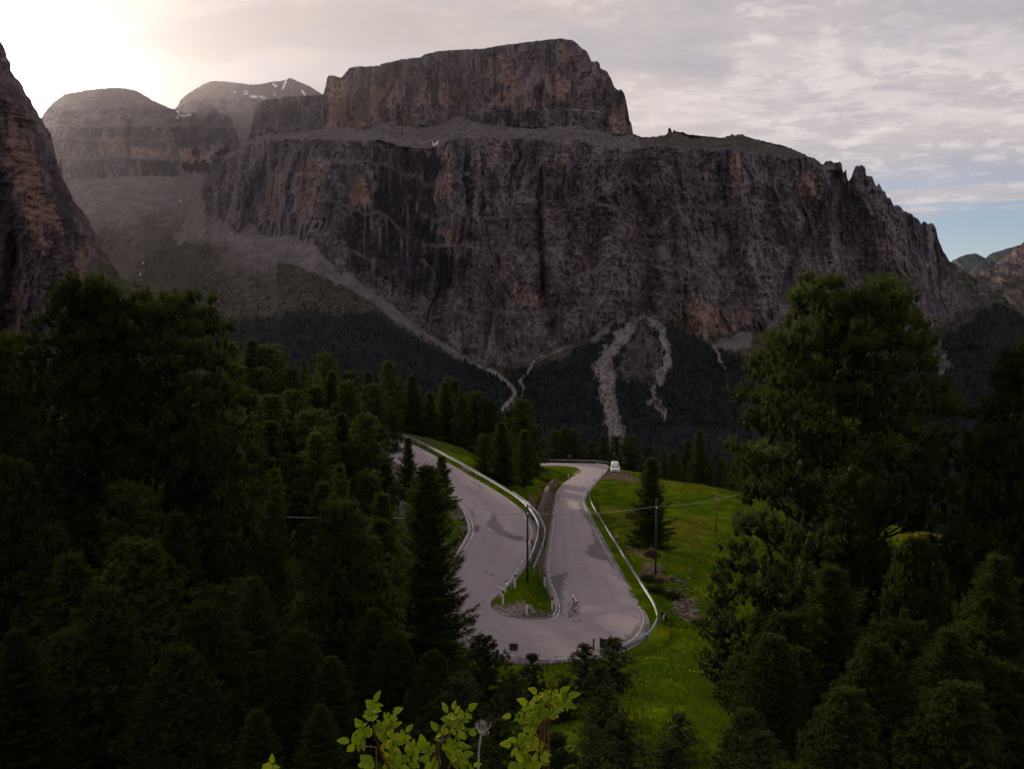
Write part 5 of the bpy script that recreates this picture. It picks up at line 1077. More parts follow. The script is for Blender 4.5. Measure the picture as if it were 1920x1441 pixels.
# ---- trees round the road and the ones closing the meadow, tip px, row, distance, width
for key, px, py, d, w, lab, by in [
    ('spruce_b', 765, 820, 96, 40, 'small spruce overlapping the upper road near its far end', 934), ('spruce_b', 828, 855, 80, 46, 'thin spruce with a pointed tip before the upper road', 950), ('pine_a', 723, 868, 84, 60, 'low round pine next to the rubble bank', 955),
    ('spruce_a', 940, 792, 118, 56, 'bright green spruce next to the guardrail', 908), ('pine_b', 907, 815, 122, 40, 'short dark pine behind the guardrail', 893), ('pine_a', 983, 806, 122, 54, 'sunlit egg-shaped pine at the mound', 913), ('pine_b', 1001, 796, 130, 50, 'darker egg-shaped pine behind the sunlit one', 890),
    ('pine_c', 980, 750, 150, 64, 'broad round pine above the mound', None), ('pine_b', 955, 768, 155, 36, 'narrow pine beside the broad round one', None), ('pine_a', 920, 752, 138, 54, 'pine with a lit left edge above the guardrail', None), ('pine_c', 890, 735, 140, 62, 'pine with a flat top above the guardrail', None), ('pine_a', 866, 742, 136, 46, 'pine at the far side of the upper road', None),
    ('spruce_a', 835, 716, 142, 54, 'tall spruce above the guardrail', None), ('pine_b', 845, 711, 150, 60, 'round pine behind the tall spruce', None), ('spruce_b', 806, 735, 140, 44, 'spruce between two pines above the guardrail', None), ('spruce_a', 772, 704, 140, 60, 'pointed spruce at the end of the visible upper road', None), ('pine_b', 745, 720, 138, 40, 'dark pine at the end of the visible upper road', None),
    ('pine_a', 728, 676, 134, 60, 'tall dark pine standing out above the upper road', None), ('spruce_b', 690, 696, 140, 44, 'spruce left of the tall dark pine', None), ('pine_b', 655, 697, 138, 50, 'pine in the forest skyline next to a spruce', None), ('pine_c', 610, 664, 138, 66, 'rounded pine topping the forest skyline', None), ('spruce_b', 570, 674, 140, 32, 'slim spruce in a dip of the forest skyline', None),
    ('larch', 594, 694, 118, 50, 'yellow-green conifer in front of the rounded pine', None), ('spruce_a', 622, 696, 114, 60, 'bright edged spruce before the forest skyline', None), ('pine_a', 590, 724, 104, 76, 'pine below the yellow-green conifer', None), ('pine_c', 700, 721, 112, 66, 'broad pine before the tall dark one', None), ('pine_b', 650, 715, 108, 56, 'pine between the broad one and the spruce', None),
    ('pine_c', 484, 691, 110, 70, 'ball-topped pine in the forest', None), ('pine_a', 430, 641, 118, 84, 'pine at the start of the forest skyline', None), ('spruce_a', 472, 636, 124, 66, 'ragged spruce in the forest skyline', None), ('pine_b', 505, 648, 122, 86, 'broad pine beside the ragged spruce', None), ('pine_b', 545, 690, 116, 60, 'pine in the gap of the forest skyline', None),
    ('pine_a', 508, 740, 84, 120, 'large pale pine in the middle of the forest', None), ('pine_b', 548, 733, 90, 70, 'pine touching the large pale one', None), ('pine_c', 420, 742, 70, 90, 'pine at the edge of the tall pair', None), ('pine_c', 708, 798, 96, 84, 'stout pine at the inner end of the upper road', None), ('pine_b', 737, 772, 108, 40, 'small pine at the inner end of the upper road', None), ('pine_b', 585, 770, 82, 100, 'dark pine in the heart of the forest', None), ('spruce_a', 640, 775, 88, 90, 'spruce in the heart of the forest', None), ('pine_c', 560, 850, 70, 100, 'stone pine in the heart of the forest above the cable', None), ('pine_b', 470, 840, 62, 90, 'stone pine close to the bushy one at the tall pair', None), ('pine_b', 690, 885, 66, 80, 'stone pine next to the rubble bank of the road', None),
    ('pine_b', 1042, 808, 196, 36, 'first pine of the row behind the far bend', None), ('pine_a', 1058, 801, 200, 38, 'pine behind the left end of the far guardrail', None), ('pine_b', 1076, 805, 198, 34, 'third pine of the row behind the far bend', None), ('spruce_b', 1092, 838, 205, 30, 'short spruce in the row behind the far bend', None), ('pine_b', 1109, 827, 200, 28, 'lean pine in the row behind the far bend', None), ('pine_a', 1131, 816, 202, 34, 'pine just left of the white van', None), ('pine_b', 1155, 817, 204, 36, 'pine directly behind the white van', None), ('pine_c', 1183, 816, 200, 44, 'widest pine behind the white van', None),
    ('pine_a', 1216, 832, 196, 32, 'lit pine behind the top of the meadow spruce', None), ('spruce_b', 1245, 846, 210, 26, 'small spruce in the dark row beyond the meadow', None), ('pine_b', 1262, 848, 212, 28, 'small pine in the dark row beyond the meadow', None), ('pine_a', 1288, 825, 196, 36, 'dark pine touching the bright tall spruce', None), ('spruce_a', 1312, 805, 190, 46, 'bright tall spruce at the far edge of the meadow', None), ('pine_b', 1353, 860, 188, 28, 'short bright pine at the far edge of the meadow', None), ('pine_c', 1397, 835, 168, 64, 'pine next to the huge one at the meadow edge', None), ('spruce_b', 1330, 868, 200, 24, 'spruce tip between the bright tall spruce and the short pine', None), ('pine_a', 1270, 868, 205, 30, 'low pine right beyond the meadow crest', None), ('pine_b', 1440, 860, 160, 44, 'pine mostly hidden by the huge one', None), ('pine_b', 1378, 880, 172, 34, 'low pine at the end of the meadow crest', None)]:
    tree(key, px, py, d, w, lab, base_py=by)
# ---- dark filling of the wood: trees that only show as parts of the mass
fill_rng = random.Random(9)
def canopy(px): return I(px, [(-200, 760), (0, 760), (380, 760), (430, 690), (560, 740), (700, 760), (760, 800), (1000, 900), (1400, 980), (1920, 980)])
cnt = 0
for k in range(900):
    x, y = fill_rng.uniform(-75, -7), fill_rng.uniform(28, 145)
    if road_dist(x, y) < 3.2: continue
    g = float(ground(x, y)); px, pyb = to_px(np.array([x, y, g])); h = fill_rng.uniform(5, 10)
    if px < -250 or px > 760: continue
    _, pyt = to_px(np.array([x, y, g + h]))
    if pyt < canopy(px) + 12: continue
    if px > 690 and pyt < 900: continue
    if any(math.hypot((t[0] - CX) / F * t[2] - x, t[2] - y) < 2.0 for t in TREES): continue
    tree(fill_rng.choice(['pine_a', 'pine_b', 'pine_c', 'spruce_a', 'spruce_b']), float(px), float(pyt), y, fill_rng.uniform(3.0, 4.4) / y * F, 'dark conifer merging into the mass of the wood', 'conifers of the dark wood'); cnt += 1
    if cnt >= 75: break

# ------------------------------------------------------------------ grass
def build_grass():
    rng = np.random.default_rng(8)
    m, nt = new_mat('grass_blades'); t = attr(nt, 'tone')
    c = mixc(nt, t, (0.023, 0.055, 0.003), (0.082, 0.116, 0.005)); c = mixc(nt, attr(nt, 'dryness'), c, (0.11, 0.092, 0.012))
    b = nd(nt, 'ShaderNodeBsdfPrincipled'); nt.links.new(c, b.inputs['Base Color']); b.inputs['Roughness'].default_value = .7; b.inputs['Specular IOR Level'].default_value = .02
    tr = nd(nt, 'ShaderNodeBsdfTranslucent', ins={0: c}); ms = nd(nt, 'ShaderNodeMixShader', ins={0: .35, 1: b.outputs[0], 2: tr.outputs[0]}); nd(nt, 'ShaderNodeOutputMaterial', ins={0: ms.outputs[0]})
    def scatter(n, x0, x1, y0, y1, L, K, w, name, label):
        x = rng.uniform(x0, x1, n); y = y0 + (y1 - y0) * rng.random(n) ** 1.25
        keep = (road_dist(x, y) > .75) & (rng.random(n) < .35 + 1.3 * NZ[3].fbm(x / 2.5, y / 2.5, 3))
        x, y = x[keep], y[keep]; z = ground(x, y)
        C = np.stack([x, y, z - .02], -1); A = np.tile([0, 0, 1.0], (len(x), 1)) + rng.normal(0, .12, (len(x), 3))
        LL = L * (.5 + 1.1 * NZ[5].fbm(x / 4, y / 4, 3)) * rng.uniform(.7, 1.3, len(x))
        V, T = blades(C, A, K, LL, w, .42, rng, np.clip(NZ[6].fbm(x / 5, y / 5, 3) * 1.3 - .2 + rng.normal(0, .15, len(x)), 0, 1))
        dr = np.repeat(sstep(NZ[5].fbm(x / 16, y / 16, 3), .46, .60) * sstep(y, 75, 110) * .8, K * 3)
        me = mesh_np(name, V, np.arange(len(V)).reshape(-1, 3), m, dict(tone=T, dryness=dr))
        link(name, me, kind='stuff', label=label, cat='grass')
    scatter(21000, 2, 20, 12, 62, .26, 4, .016, 'grass', 'long green grass on the bank below the hairpin')
    scatter(20000, 11, 52, 60, 172, .24, 4, .032, 'grass', 'meadow grass beyond the outer guardrail')
    scatter(3500, -2, 5, 58, 76, .15, 4, .022, 'grass', 'short grass on the island inside the hairpin')
    scatter(5000, -2, 14, 100, 178, .25, 4, .03, 'grass', 'grass on the mound between the two road arms')
    scatter(6000, -30, 3, 8, 40, .25, 4, .016, 'grass', 'grass in the gaps of the dark wood')
    # small pale flowers
    x = rng.uniform(4, 45, 220); y = rng.uniform(20, 165, 220); k = (road_dist(x, y) > 1.2); x, y = x[k], y[k]; z = ground(x, y) + rng.uniform(.12, .3, len(x))
    s = .010 + .0003 * y; q = np.array([[-1, -1, 0], [1, -1, 0], [1, 1, .6], [-1, 1, .6]])
    V = (np.stack([x, y, z], -1)[:, None] + q[None] * s[:, None, None]).reshape(-1, 3)
    me = mesh_np('meadow_flowers', V, np.arange(len(V)).reshape(-1, 4), plain('pale_petals', (.55, .55, .42), .8))
    link('meadow_flowers', me, kind='stuff', label='tiny pale flowers sprinkled over the meadow grass', cat='flowers')
build_grass()
# ------------------------------------------------------------------ guardrails
steel, nt = new_mat('galvanised_steel'); P = pos(nt)
n1 = noise(nt, scaled(nt, P, (1.2, 1.2, 1.2)), 1.0, 5.0, .6)
finish(steel, nt, mixc(nt, ramp(nt, n1, .35, .65), (0.15, 0.165, 0.195), (0.26, 0.28, 0.32)), .55, metal=.45, spec=.4)
red_ref = plain('red_reflector', (0.45, 0.03, 0.02), .4); amber = plain('amber_reflector', (0.5, 0.2, 0.03), .4)
dark_metal = plain('dark_painted_metal', (0.022, 0.024, 0.028), .6); grey_metal = plain('grey_sign_back', (0.045, 0.050, 0.058), .6)
BEAM = [(0, .31), (.055, .285), (.055, .235), (.0, .19), (0, .12), (.055, .075), (.055, .025), (0, 0), (-.012, 0), (.043, .03), (.043, .07), (-.012, .115), (-.012, .195), (.043, .24), (.043, .28), (-.012, .31)]
def resample(Pts, step):
    Pts = np.asarray(Pts); L = np.r_[0, np.cumsum(np.linalg.norm(np.diff(Pts, axis=0), axis=1))]
    n = max(2, int(round(L[-1] / step)) + 1); s = np.linspace(0, L[-1], n)
    return np.stack([np.interp(s, L, Pts[:, k]) for k in range(3)], -1)
def guardrail(label, pts, toward, group=None, zb=.44, refl=True, post_h=.95, step=4.0, sub=4):
    """pts: base line on the ground; toward(+1/-1): side of the road relative to the direction of travel"""
    pts = resample(pts, step); fine = resample(pts, step / sub) if sub > 1 else pts
    root = thing('guardrail', tuple(pts[0]), label, 'guardrail', group); O = pts[0]
    n = len(BEAM)
    dense = np.stack([np.interp(np.linspace(0, len(pts) - 1, (len(pts) - 1) * sub + 1), np.arange(len(pts)), pts[:, k]) for k in range(3)], -1)
    # smooth the interpolated line
    for _ in range(2): dense[1:-1] = (dense[:-2] + 2 * dense[1:-1] + dense[2:]) / 4
    T = np.gradient(dense, axis=0); T[:, 2] = 0; T /= np.linalg.norm(T, axis=1)[:, None]; N = np.stack([T[:, 1], -T[:, 0], 0 * T[:, 0]], -1) * toward
    ring_ = np.stack([dense + N * a + np.array([0, 0, zb + b]) for a, b in BEAM], 1) - O
    for s in range(0, len(dense) - 1, sub):
        seg = ring_[s:s + sub + 1].copy(); m = len(seg)
        V = seg.reshape(-1, 3); fa = []
        for i in range(m - 1):
            for j in range(n): fa.append((i * n + j, i * n + (j + 1) % n, (i + 1) * n + (j + 1) % n, (i + 1) * n + j))
        if toward < 0: fa = [f[::-1] for f in fa]
        link('beam', mesh_np('beam', V, np.array(fa), steel), root)
    bm = bmesh.new(); add_box(bm, (0, 0, post_h / 2 - .15), (.10, .05, post_h - .1)); add_box(bm, (.0, 0, zb + .155), (.16, .06, .22)); me = bpy.data.meshes.new('post'); bm.to_mesh(me); bm.free(); me.materials.append(steel)
    bm = bmesh.new(); add_box(bm, (0, 0, 0), (.05, .09, .14)); mr = bpy.data.meshes.new('reflector'); bm.to_mesh(mr); bm.free(); mr.materials.append(red_ref)
    for i in range(len(pts)):
        k = min(i * sub, len(dense) - 1); p = dense[k] - N[k] * .10
        z = float(ground(p[0], p[1])); o = link('post', me, root); zz = max(min(z, dense[k][2] + .1), dense[k][2] - .6)
        o.location = (p[0] - O[0], p[1] - O[1], dense[k][2] - O[2]); o.rotation_euler = (0, 0, math.atan2(N[k][1], N[k][0]))
        if refl and i % 5 == 2:
            r = link('reflector', mr, root); q = dense[k] + N[k] * .03; r.location = (q[0] - O[0], q[1] - O[1], dense[k][2] - O[2] + zb + .38); r.rotation_euler = (0, 0, math.atan2(N[k][1], N[k][0]))
    return root
def off_line(a, b, side, off, dz=0.0, step=2):
    out = []
    for i in range(a, b + 1, step):
        o, n_ = R_OUT[i], R_IN[i]; v = o - n_; v[2] = 0; v /= np.linalg.norm(v)
        p = (n_ - v * off) if side else (o + v * off); out.append([p[0], p[1], (n_ if side else o)[2] + dz - .08])
    return np.array(out)
guardrail('long galvanised guardrail round the outside of the hairpin and along the meadow', off_line(sec_idx(17), sec_idx(27) + 4, 0, .95), -1)
guardrail('double guardrail between the upper road and the stone wall', off_line(2, sec_idx(11) + 2, 1, .62), 1)
guardrail('second lower guardrail just behind the double guardrail at the stone wall', off_line(sec_idx(5) + 4, sec_idx(9) + 6, 1, 1.20, -.25), 1, refl=False)
guardrail('far pale guardrail closing the bend behind the white van', off_line(sec_idx(32) + 4, sec_idx(37), 0, 1.3), -1, zb=.42)

# ------------------------------------------------------------------ delineator posts
white_post = plain('white_plastic', (0.62, 0.63, 0.63), .5, var=.08); black_pl = plain('black_plastic', (0.012, 0.012, 0.014), .5)
def delin_mesh():
    bm = bmesh.new()
    def prism(z0, z1, w0, w1):
        a = [bm.verts.new((x * w0, y * w0 * .9, z0)) for x, y in ((-.06, -.05), (.06, -.05), (.045, .05), (-.045, .05))]
        b = [bm.verts.new((x * w1, y * w1 * .9, z1)) for x, y in ((-.06, -.05), (.06, -.05), (.045, .05), (-.045, .05))]
        for k in range(4): bm.faces.new((a[k], a[(k + 1) % 4], b[(k + 1) % 4], b[k]))
        bm.faces.new(a[::-1]); bm.faces.new(b)
    prism(-.15, .80, 1.25, 1.15); return bm, prism
def build_delins():
    bm, _ = delin_mesh(); me = bpy.data.meshes.new('post'); bm.to_mesh(me); bm.free(); me.materials.append(white_post)
    bm = bmesh.new(); add_box(bm, (0, 0, .90), (.145, .105, .20), bevel=.01); mc = bpy.data.meshes.new('cap'); bm.to_mesh(mc); bm.free(); mc.materials.append(black_pl)
    bm = bmesh.new(); add_box(bm, (0, -.057, .91), (.05, .008, .12)); mrf = bpy.data.meshes.new('reflector'); bm.to_mesh(mrf); bm.free(); mrf.materials.append(red_ref)
    for px, py, d, lab in [(943, 1134, 65.3, 'white delineator post at the round end of the island by the bicycle symbol'), (987.5, 1154, 62.6, 'white delineator post on the gravel at the island tip'), (1035.5, 1145, 64.4, 'white delineator post of the island nearest to the cyclist'), (965.5, 1101, 67.0, 'white delineator post at the end of the double guardrail'), (1021, 1099, 71.0, 'white delineator post on the grass side of the island above the cyclist'),
                           (1065.5, 895, 164, 'farthest white delineator post on the mound side of the lower road'), (1042, 914, 150, 'white delineator post at the top of the stone wall'), (1130, 893, 166, 'white delineator post at the bend before the van'), (1113.5, 909, 155, 'white delineator post on the meadow side of the lower road'), (1106, 922, 146, 'white delineator post where the long guardrail starts')]:
        q = hit(px, py, d - 9, d + 9); o = thing('delineator_post', tuple(q), lab, 'delineator post', 'white delineator posts along the road')
        link('post', me, o); link('cap', mc, o); link('reflector', mrf, o); o.scale = (1.15, 1.15, 1.12)
build_delins()

# ------------------------------------------------------------------ road signs
def chevron_polys(w, h, n=1):
    out = []
    for k in range(n):
        x0 = -w / 2 + w * (k + .5) / n; a = w / n * .30
        out.append([(x0 + a, h * .42), (x0 + a * .1, h * .42), (x0 - a * 1.1, 0), (x0 + a * .1, -h * .42), (x0 + a, -h * .42), (x0 - a * .2, 0)])
    return out
def sign(label, base, zb, w, h, rz, posts=(0,), face='chevron', frame=False):
    o = thing('road_sign', tuple(base), label, 'road sign', None, rz)
    bm = bmesh.new(); add_box(bm, (0, 0, zb + h / 2), (w, .03, h), bevel=.008); bm_obj('board', bm, grey_metal, o)
    bm = bmesh.new(); add_box(bm, (0, -.0175, zb + h / 2), (w - .02, .005, h - .02)); bm_obj('face', bm, black_pl, o)
    bm = bmesh.new()
    for p in chevron_polys(w, h):
        bm.faces.new([bm.verts.new((a, -.0235, zb + h / 2 + b)) for a, b in p])
    bmesh.ops.triangulate(bm, faces=bm.faces[:]); bm_obj('chevron', bm, white_post, o)
    if frame:
        bm = bmesh.new(); add_box(bm, (-w / 2 - .03, 0, zb + h / 2), (.06, .05, h + .04)); add_box(bm, (0, 0, zb + h + .02), (w, .045, .03)); bm_obj('pale_edge', bm, white_post, o)
    for x in posts:
        bm = bmesh.new(); add_tube(bm, [(x, .045, -.4), (x, .045, zb + h * .9)], .03, 8); bm_obj('post', bm, dark_metal, o)
        for zz in (.25, .75):
            bm = bmesh.new(); add_box(bm, (x, .03, zb + h * zz), (.16, .04, .035)); bm_obj('bracket', bm, dark_metal, o)
    return o
q = WD(963, 1234, 23.6); gz = float(ground(q[0], q[1])); top = W(963, 1205.5, q[1])[2]
sign('square sign seen from its dark back at the lower edge of the hairpin', (q[0], q[1], gz), top - gz - .56, .60, .56, math.pi)
q = WD(1141, 1236, 23.85); gz = float(ground(q[0], q[1])); top = W(1141, 1197, q[1])[2]
sign('double sign board with pale edge behind the forked young pine', (q[0], q[1], gz), top - gz - .75, .66, .75, math.pi - .15, frame=True)
sign('narrow side board joined to the double sign with pale edge', (q[0] - .46, q[1] + .19, gz), top - gz - .75, .45, .72, math.pi / 2 + .65)
q = WD(1244.5, 1184, 24.5); gz = float(ground(q[0], q[1])); top = W(1244.5, 1147, q[1])[2]
sign('black chevron sign with white arrow leaning at the outside of the guardrail', (q[0], q[1], gz), top - gz - 1.0, .62, .98, -.95)
q = hit(1069, 868, 175, 205); sign('dark blue sign back in front of the far guardrail', (q[0], 191.5, R_OUT[sec_idx(35)][2]), .9, .9, .9, math.pi)
q = WD(1113, 1226, 23.6); gz = float(ground(q[0], q[1]))
o = thing('marker_post', (q[0], q[1], gz), 'short dark marker post between the two young pines at the road edge', 'post')
bm = bmesh.new(); add_box(bm, (0, 0, .40), (.11, .09, 1.0), bevel=.015); bm_obj('shaft', bm, dark_metal, o)
bm = bmesh.new(); add_box(bm, (0, 0, .93), (.13, .11, .06), bevel=.01); bm_obj('cap', bm, dark_metal, o)

# ------------------------------------------------------------------ poles and cable
pole_wood = plain('tarred_pole_wood', (0.035, 0.027, 0.026), .9, var=.4, scale=3); pole_red = plain('weathered_pole_wood', (0.085, 0.050, 0.042), .9, var=.35, scale=3)
def pole(label, px, top_py, base_py, d=None, mat=pole_wood, r=.10):
    q = hit(px, base_py) if d is None else None
    if d is not None: x = W(px, base_py, d); q = np.array([x[0], d, float(ground(x[0], d))])
    top = W(px, top_py, q[1])[2]; h = top - q[2]
    o = thing('utility_pole', tuple(q), label, 'utility pole', 'wooden poles carrying the cable')
    bm = bmesh.new(); add_tube(bm, [(0, 0, -.5), (0, 0, h * .5), (0, 0, h)], [r, r * .9, r * .75], 10); bm_obj('shaft', bm, mat, o, True)
    bm = bmesh.new(); add_tube(bm, [(.0, -.08, h - .9), (0, -.22, h - .9), (0, -.24, h - .78)], .025, 6); bm_obj('bracket', bm, dark_metal, o)
    bm = bmesh.new(); add_tube(bm, [(0, -.24, h - .80), (0, -.24, h - .72), (0, -.24, h - .64)], [.05, .07, .04], 8); bm_obj('insulator', bm, white_post, o)
    return q, h
pA, hA = pole('black pole standing on the grass island between the two road arms', 989, 945, 1093)
pB, hB = pole('pole standing in front of the single meadow spruce', 1229, 936, 1078)
pC, hC = pole('thin pole in the meadow beside the huge stone pine', 1342, 924, 1000, mat=pole_red, r=.09)
pD, hD = pole('pale short pole at the meadow crest near the huge stone pine', 1424, 900, 930, d=150, mat=plain('pale_pole', (.22, .2, .19)), r=.10)
cable_mat = plain('pale_cable', (0.27, 0.26, 0.27), .5, var=.1)
def cable(label, a, b, sag, r=.022):
    a, b = Vector(a), Vector(b); pts = [a.lerp(b, t) - Vector((0, 0, sag * 4 * t * (1 - t))) for t in np.linspace(0, 1, 25)]
    o = thing('overhead_cable', tuple(a), label, 'cable', 'spans of the pale overhead cable')
    bm = bmesh.new(); add_tube(bm, [p - a for p in pts], r, 6); bm_obj('wire', bm, cable_mat, o, True)
    bm = bmesh.new()
    for p in (pts[0] - a, pts[-1] - a): add_tube(bm, [p + Vector((-.12, 0, 0)), p + Vector((.12, 0, 0))], r * 2.2, 6)
    bm_obj('clamp', bm, dark_metal, o)
tA = (pA[0], pA[1] - .24, pA[2] + hA - .72); tB = (pB[0], pB[1] - .24, pB[2] + hB - .60); tC = (pC[0], pC[1] - .24, pC[2] + hC - .6); tD = (pD[0], pD[1] - .2, pD[2] + hD - .4)
L0 = W(-250, 905, 50)
cable('cable span running from the dark wood to the pole on the island', L0, tA, 1.15, .024)
cable('cable span crossing the lower road between the island pole and the meadow pole', tA, tB, .30, .018)
cable('cable span over the meadow from the spruce pole to the thin pole', tB, tC, .25, .02)
cable('farthest cable span from the thin pole to the meadow crest', tC, tD, .6)
tree('pine_big_a', -285, 720, 50, 260, 'stone pine at the far end of the cable in the dark wood')

# ------------------------------------------------------------------ stone retaining wall between the arms
stone_mat = rock_material('wall_stone', (0.105, 0.085, 0.072), (0.20, 0.165, 0.135), (0.17, 0.115, 0.085), .012)
def rock_mesh(name, seed, sub=2, mat=stone_mat, flat=.7):
    rng = np.random.default_rng(seed); bm = bmesh.new(); bmesh.ops.create_icosphere(bm, subdivisions=sub, radius=1.0)
    pl = rng.normal(0, 1, (9, 3)); pl /= np.linalg.norm(pl, axis=1)[:, None]; dd = rng.uniform(.55, .9, 9)
    s = np.array([1.0, rng.uniform(.65, .9), rng.uniform(.5, .8) * flat / .7])
    for v in bm.verts:
        p = np.array(v.co)
        for n_, k in zip(pl, dd):
            t = p @ n_
            if t > k: p = p - n_ * (t - k)
        p = p * s + rng.normal(0, .025, 3); v.co = p
    me = bpy.data.meshes.new(name); bm.to_mesh(me); bm.free(); me.materials.append(mat)
    return me
ROCKS = [rock_mesh('boulder', 300 + k) for k in range(6)]
def merge_rocks(name, items, mat, parent=None, **kw):
    """many small stones joined in one mesh: items (x, y, z, size)"""
    base = [rock_mesh('tmp', 400 + k, 1, mat) for k in range(4)]; VV, FF, off = [], [], 0; rng = np.random.default_rng(3)
    arrs = []
    for b in base:
        v = np.array([p.co[:] for p in b.vertices]); f = np.array([p.vertices[:] for p in b.polygons]); arrs.append((v, f)); bpy.data.meshes.remove(b)
    for x, y, z, s in items:
        v, f = arrs[rng.integers(4)]; a = rng.uniform(0, 6.28); c, q = math.cos(a), math.sin(a)
        sx, sy, sz = s * rng.uniform(.8, 1.3), s * rng.uniform(.7, 1.1), s * rng.uniform(.6, 1)
        w = v * [sx, sy, sz]; w = np.stack([w[:, 0] * c - w[:, 1] * q, w[:, 0] * q + w[:, 1] * c, w[:, 2]], -1) + [x, y, z]
        VV.append(w); FF.append(f + off); off += len(v)
    return link(name, mesh_np(name, np.concatenate(VV), np.concatenate(FF), mat), parent, **kw)
def build_wall():
    a, b = sec_idx(21) + 4, sec_idx(29); items = []; rng = np.random.default_rng(2); face = []; stones = []
    root = thing('retaining_wall', tuple(R_IN[a]), 'rough stone retaining wall between the upper and the lower road', 'stone wall'); O = np.array(R_IN[a])
    for i in range(a, b + 1):
        o, n_ = R_OUT[i], R_IN[i]; v = n_ - o; v[2] = 0; v /= np.linalg.norm(v)
        k = (i - a) / (b - a); h = 2.6 * sstep(k, 0, .12) * (1 - .55 * sstep(k, .45, 1))
        p = n_ + v * .75; face.append([p + [0, 0, -.4] - O, p + v * .12 + [0, 0, h * .5] - O, p + v * .30 + [0, 0, h] - O, p + v * 1.0 + [0, 0, h + .02] - O, p + v * 1.1 + [0, 0, -.3] - O])
        if i < b:
            seg = np.linalg.norm(R_IN[i + 1] - n_)
            m = int(seg * max(h, .4) * 16)
            for _ in range(m):
                t, zz = rng.random(), rng.random() * h
                q = n_ * (1 - t) + R_IN[i + 1] * t + v * (.72 + .28 * zz / max(h, .3)) - O; items.append((q[0], q[1], q[2] + zz, rng.uniform(.09, .20)))
    face = np.array(face); core = mesh_np('core', face.reshape(-1, 3), grid_faces(len(face), 5), plain('wall_mortar_earth', (0.075, 0.058, 0.048), .95)); link('core', core, root)
    st = merge_rocks('stone', items, stone_mat, root); st['kind'] = 'stuff'
build_wall()
# rubble banks, island gravel
def scatter_stones(name, label, polys, n, smin, smax, seed, lo=50):
    rng = np.random.default_rng(seed); items = []
    for poly in polys:
        p = np.array(poly, float); k = 0
        for _ in range(n * 6):
            x, y = rng.uniform(p[:, 0].min(), p[:, 0].max()), rng.uniform(p[:, 1].min(), p[:, 1].max())
            if not inpoly(np.array([x]), np.array([y]), p)[0]: continue
            q = hit(x, y, lo)
            if road_dist(q[0], q[1]) < .35: continue
            s = rng.uniform(smin, smax) * rng.choice([.6, 1, 1.4]); items.append((q[0], q[1], q[2] + s * .15, s)); k += 1
            if k >= n: break
    return merge_rocks(name, items, stone_mat, kind='stuff', label=label, cat='stones')
scatter_stones('rubble', 'pale rubble bank beside the kerb of the upper road', [[(852, 955), (866, 965), (878, 985), (872, 1010), (862, 1028), (852, 1030), (866, 1000), (862, 975)], [(735, 862), (752, 872), (760, 885), (738, 880)], [(742, 930), (755, 935), (775, 965), (765, 985), (748, 960)]], 90, .12, .30, 5)
scatter_stones('gravel', 'pale gravel at the tip of the grass island', [[(938, 1148), (950, 1142), (975, 1146), (1000, 1150), (1030, 1146), (1036, 1151), (1014, 1158), (985, 1158), (955, 1156)]], 260, .03, .08, 6)
# boulders right of the guardrail, one by one
def build_boulders():
    rng = np.random.default_rng(14); spots = []
    for px, py, s in [(1234, 1063, .34), (1240, 1066, .28), (1243, 1072, .32), (1262, 1085, .42), (1254, 1088, .30), (1246, 1094, .34), (1272, 1091, .40), (1283, 1096, .40), (1276, 1094, .26), (1292, 1070, .30), (1290, 1085, .24), (1277, 1106, .26), (1287, 1106, .28), (1304, 1108, .28),
                      (1287, 1118, .26), (1296, 1127, .36), (1304, 1125, .42), (1293, 1138, .44), (1267, 1133, .34), (1273, 1137, .30), (1280, 1141, .36), (1285, 1139, .26), (1288, 1131, .28), (1276, 1126, .28), (1282, 1147, .34), (1294, 1146, .40), (1303, 1145, .34), (1300, 1150, .36), (1290, 1152, .30), (1282, 1155, .34), (1267, 1144, .30), (1298, 1158, .46), (1309, 1163, .62), (1312, 1149, .30), (1274, 1118, .26), (1222, 1030, .34), (1155, 1008, .30), (1189, 1021, .22), (1175, 985, .26), (1270, 1150, .24), (1276, 1160, .26)]:
        q = hit(px, py, 55, 120); spots.append((q, s * q[1] / 72))
    labels = {32: 'largest pale boulder at the lower end of the rock pile', 31: 'pale boulder with a flat top above the largest one', 17: 'rounded grey boulder in the middle of the rock pile', 16: 'dark blue-grey boulder on the grass side of the rock pile', 3: 'pale boulder under the meadow spruce pole', 9: 'single small boulder out in the meadow grass', 35: 'pale boulder under the meadow spruce', 36: 'small stone close behind the long guardrail'}
    for k, (q, s) in enumerate(spots):
        o = link('boulder', ROCKS[k % 6], loc=(q[0], q[1], q[2] + s * .18), label=labels.get(k, 'pale limestone boulder among the rocks below the meadow spruce'), cat='boulder', group='boulders below the meadow spruce')
        o.rotation_euler = (rng.uniform(-.3, .3), rng.uniform(-.3, .3), rng.uniform(0, 6.28)); o.scale = (s, s, s * .9)
build_boulders()
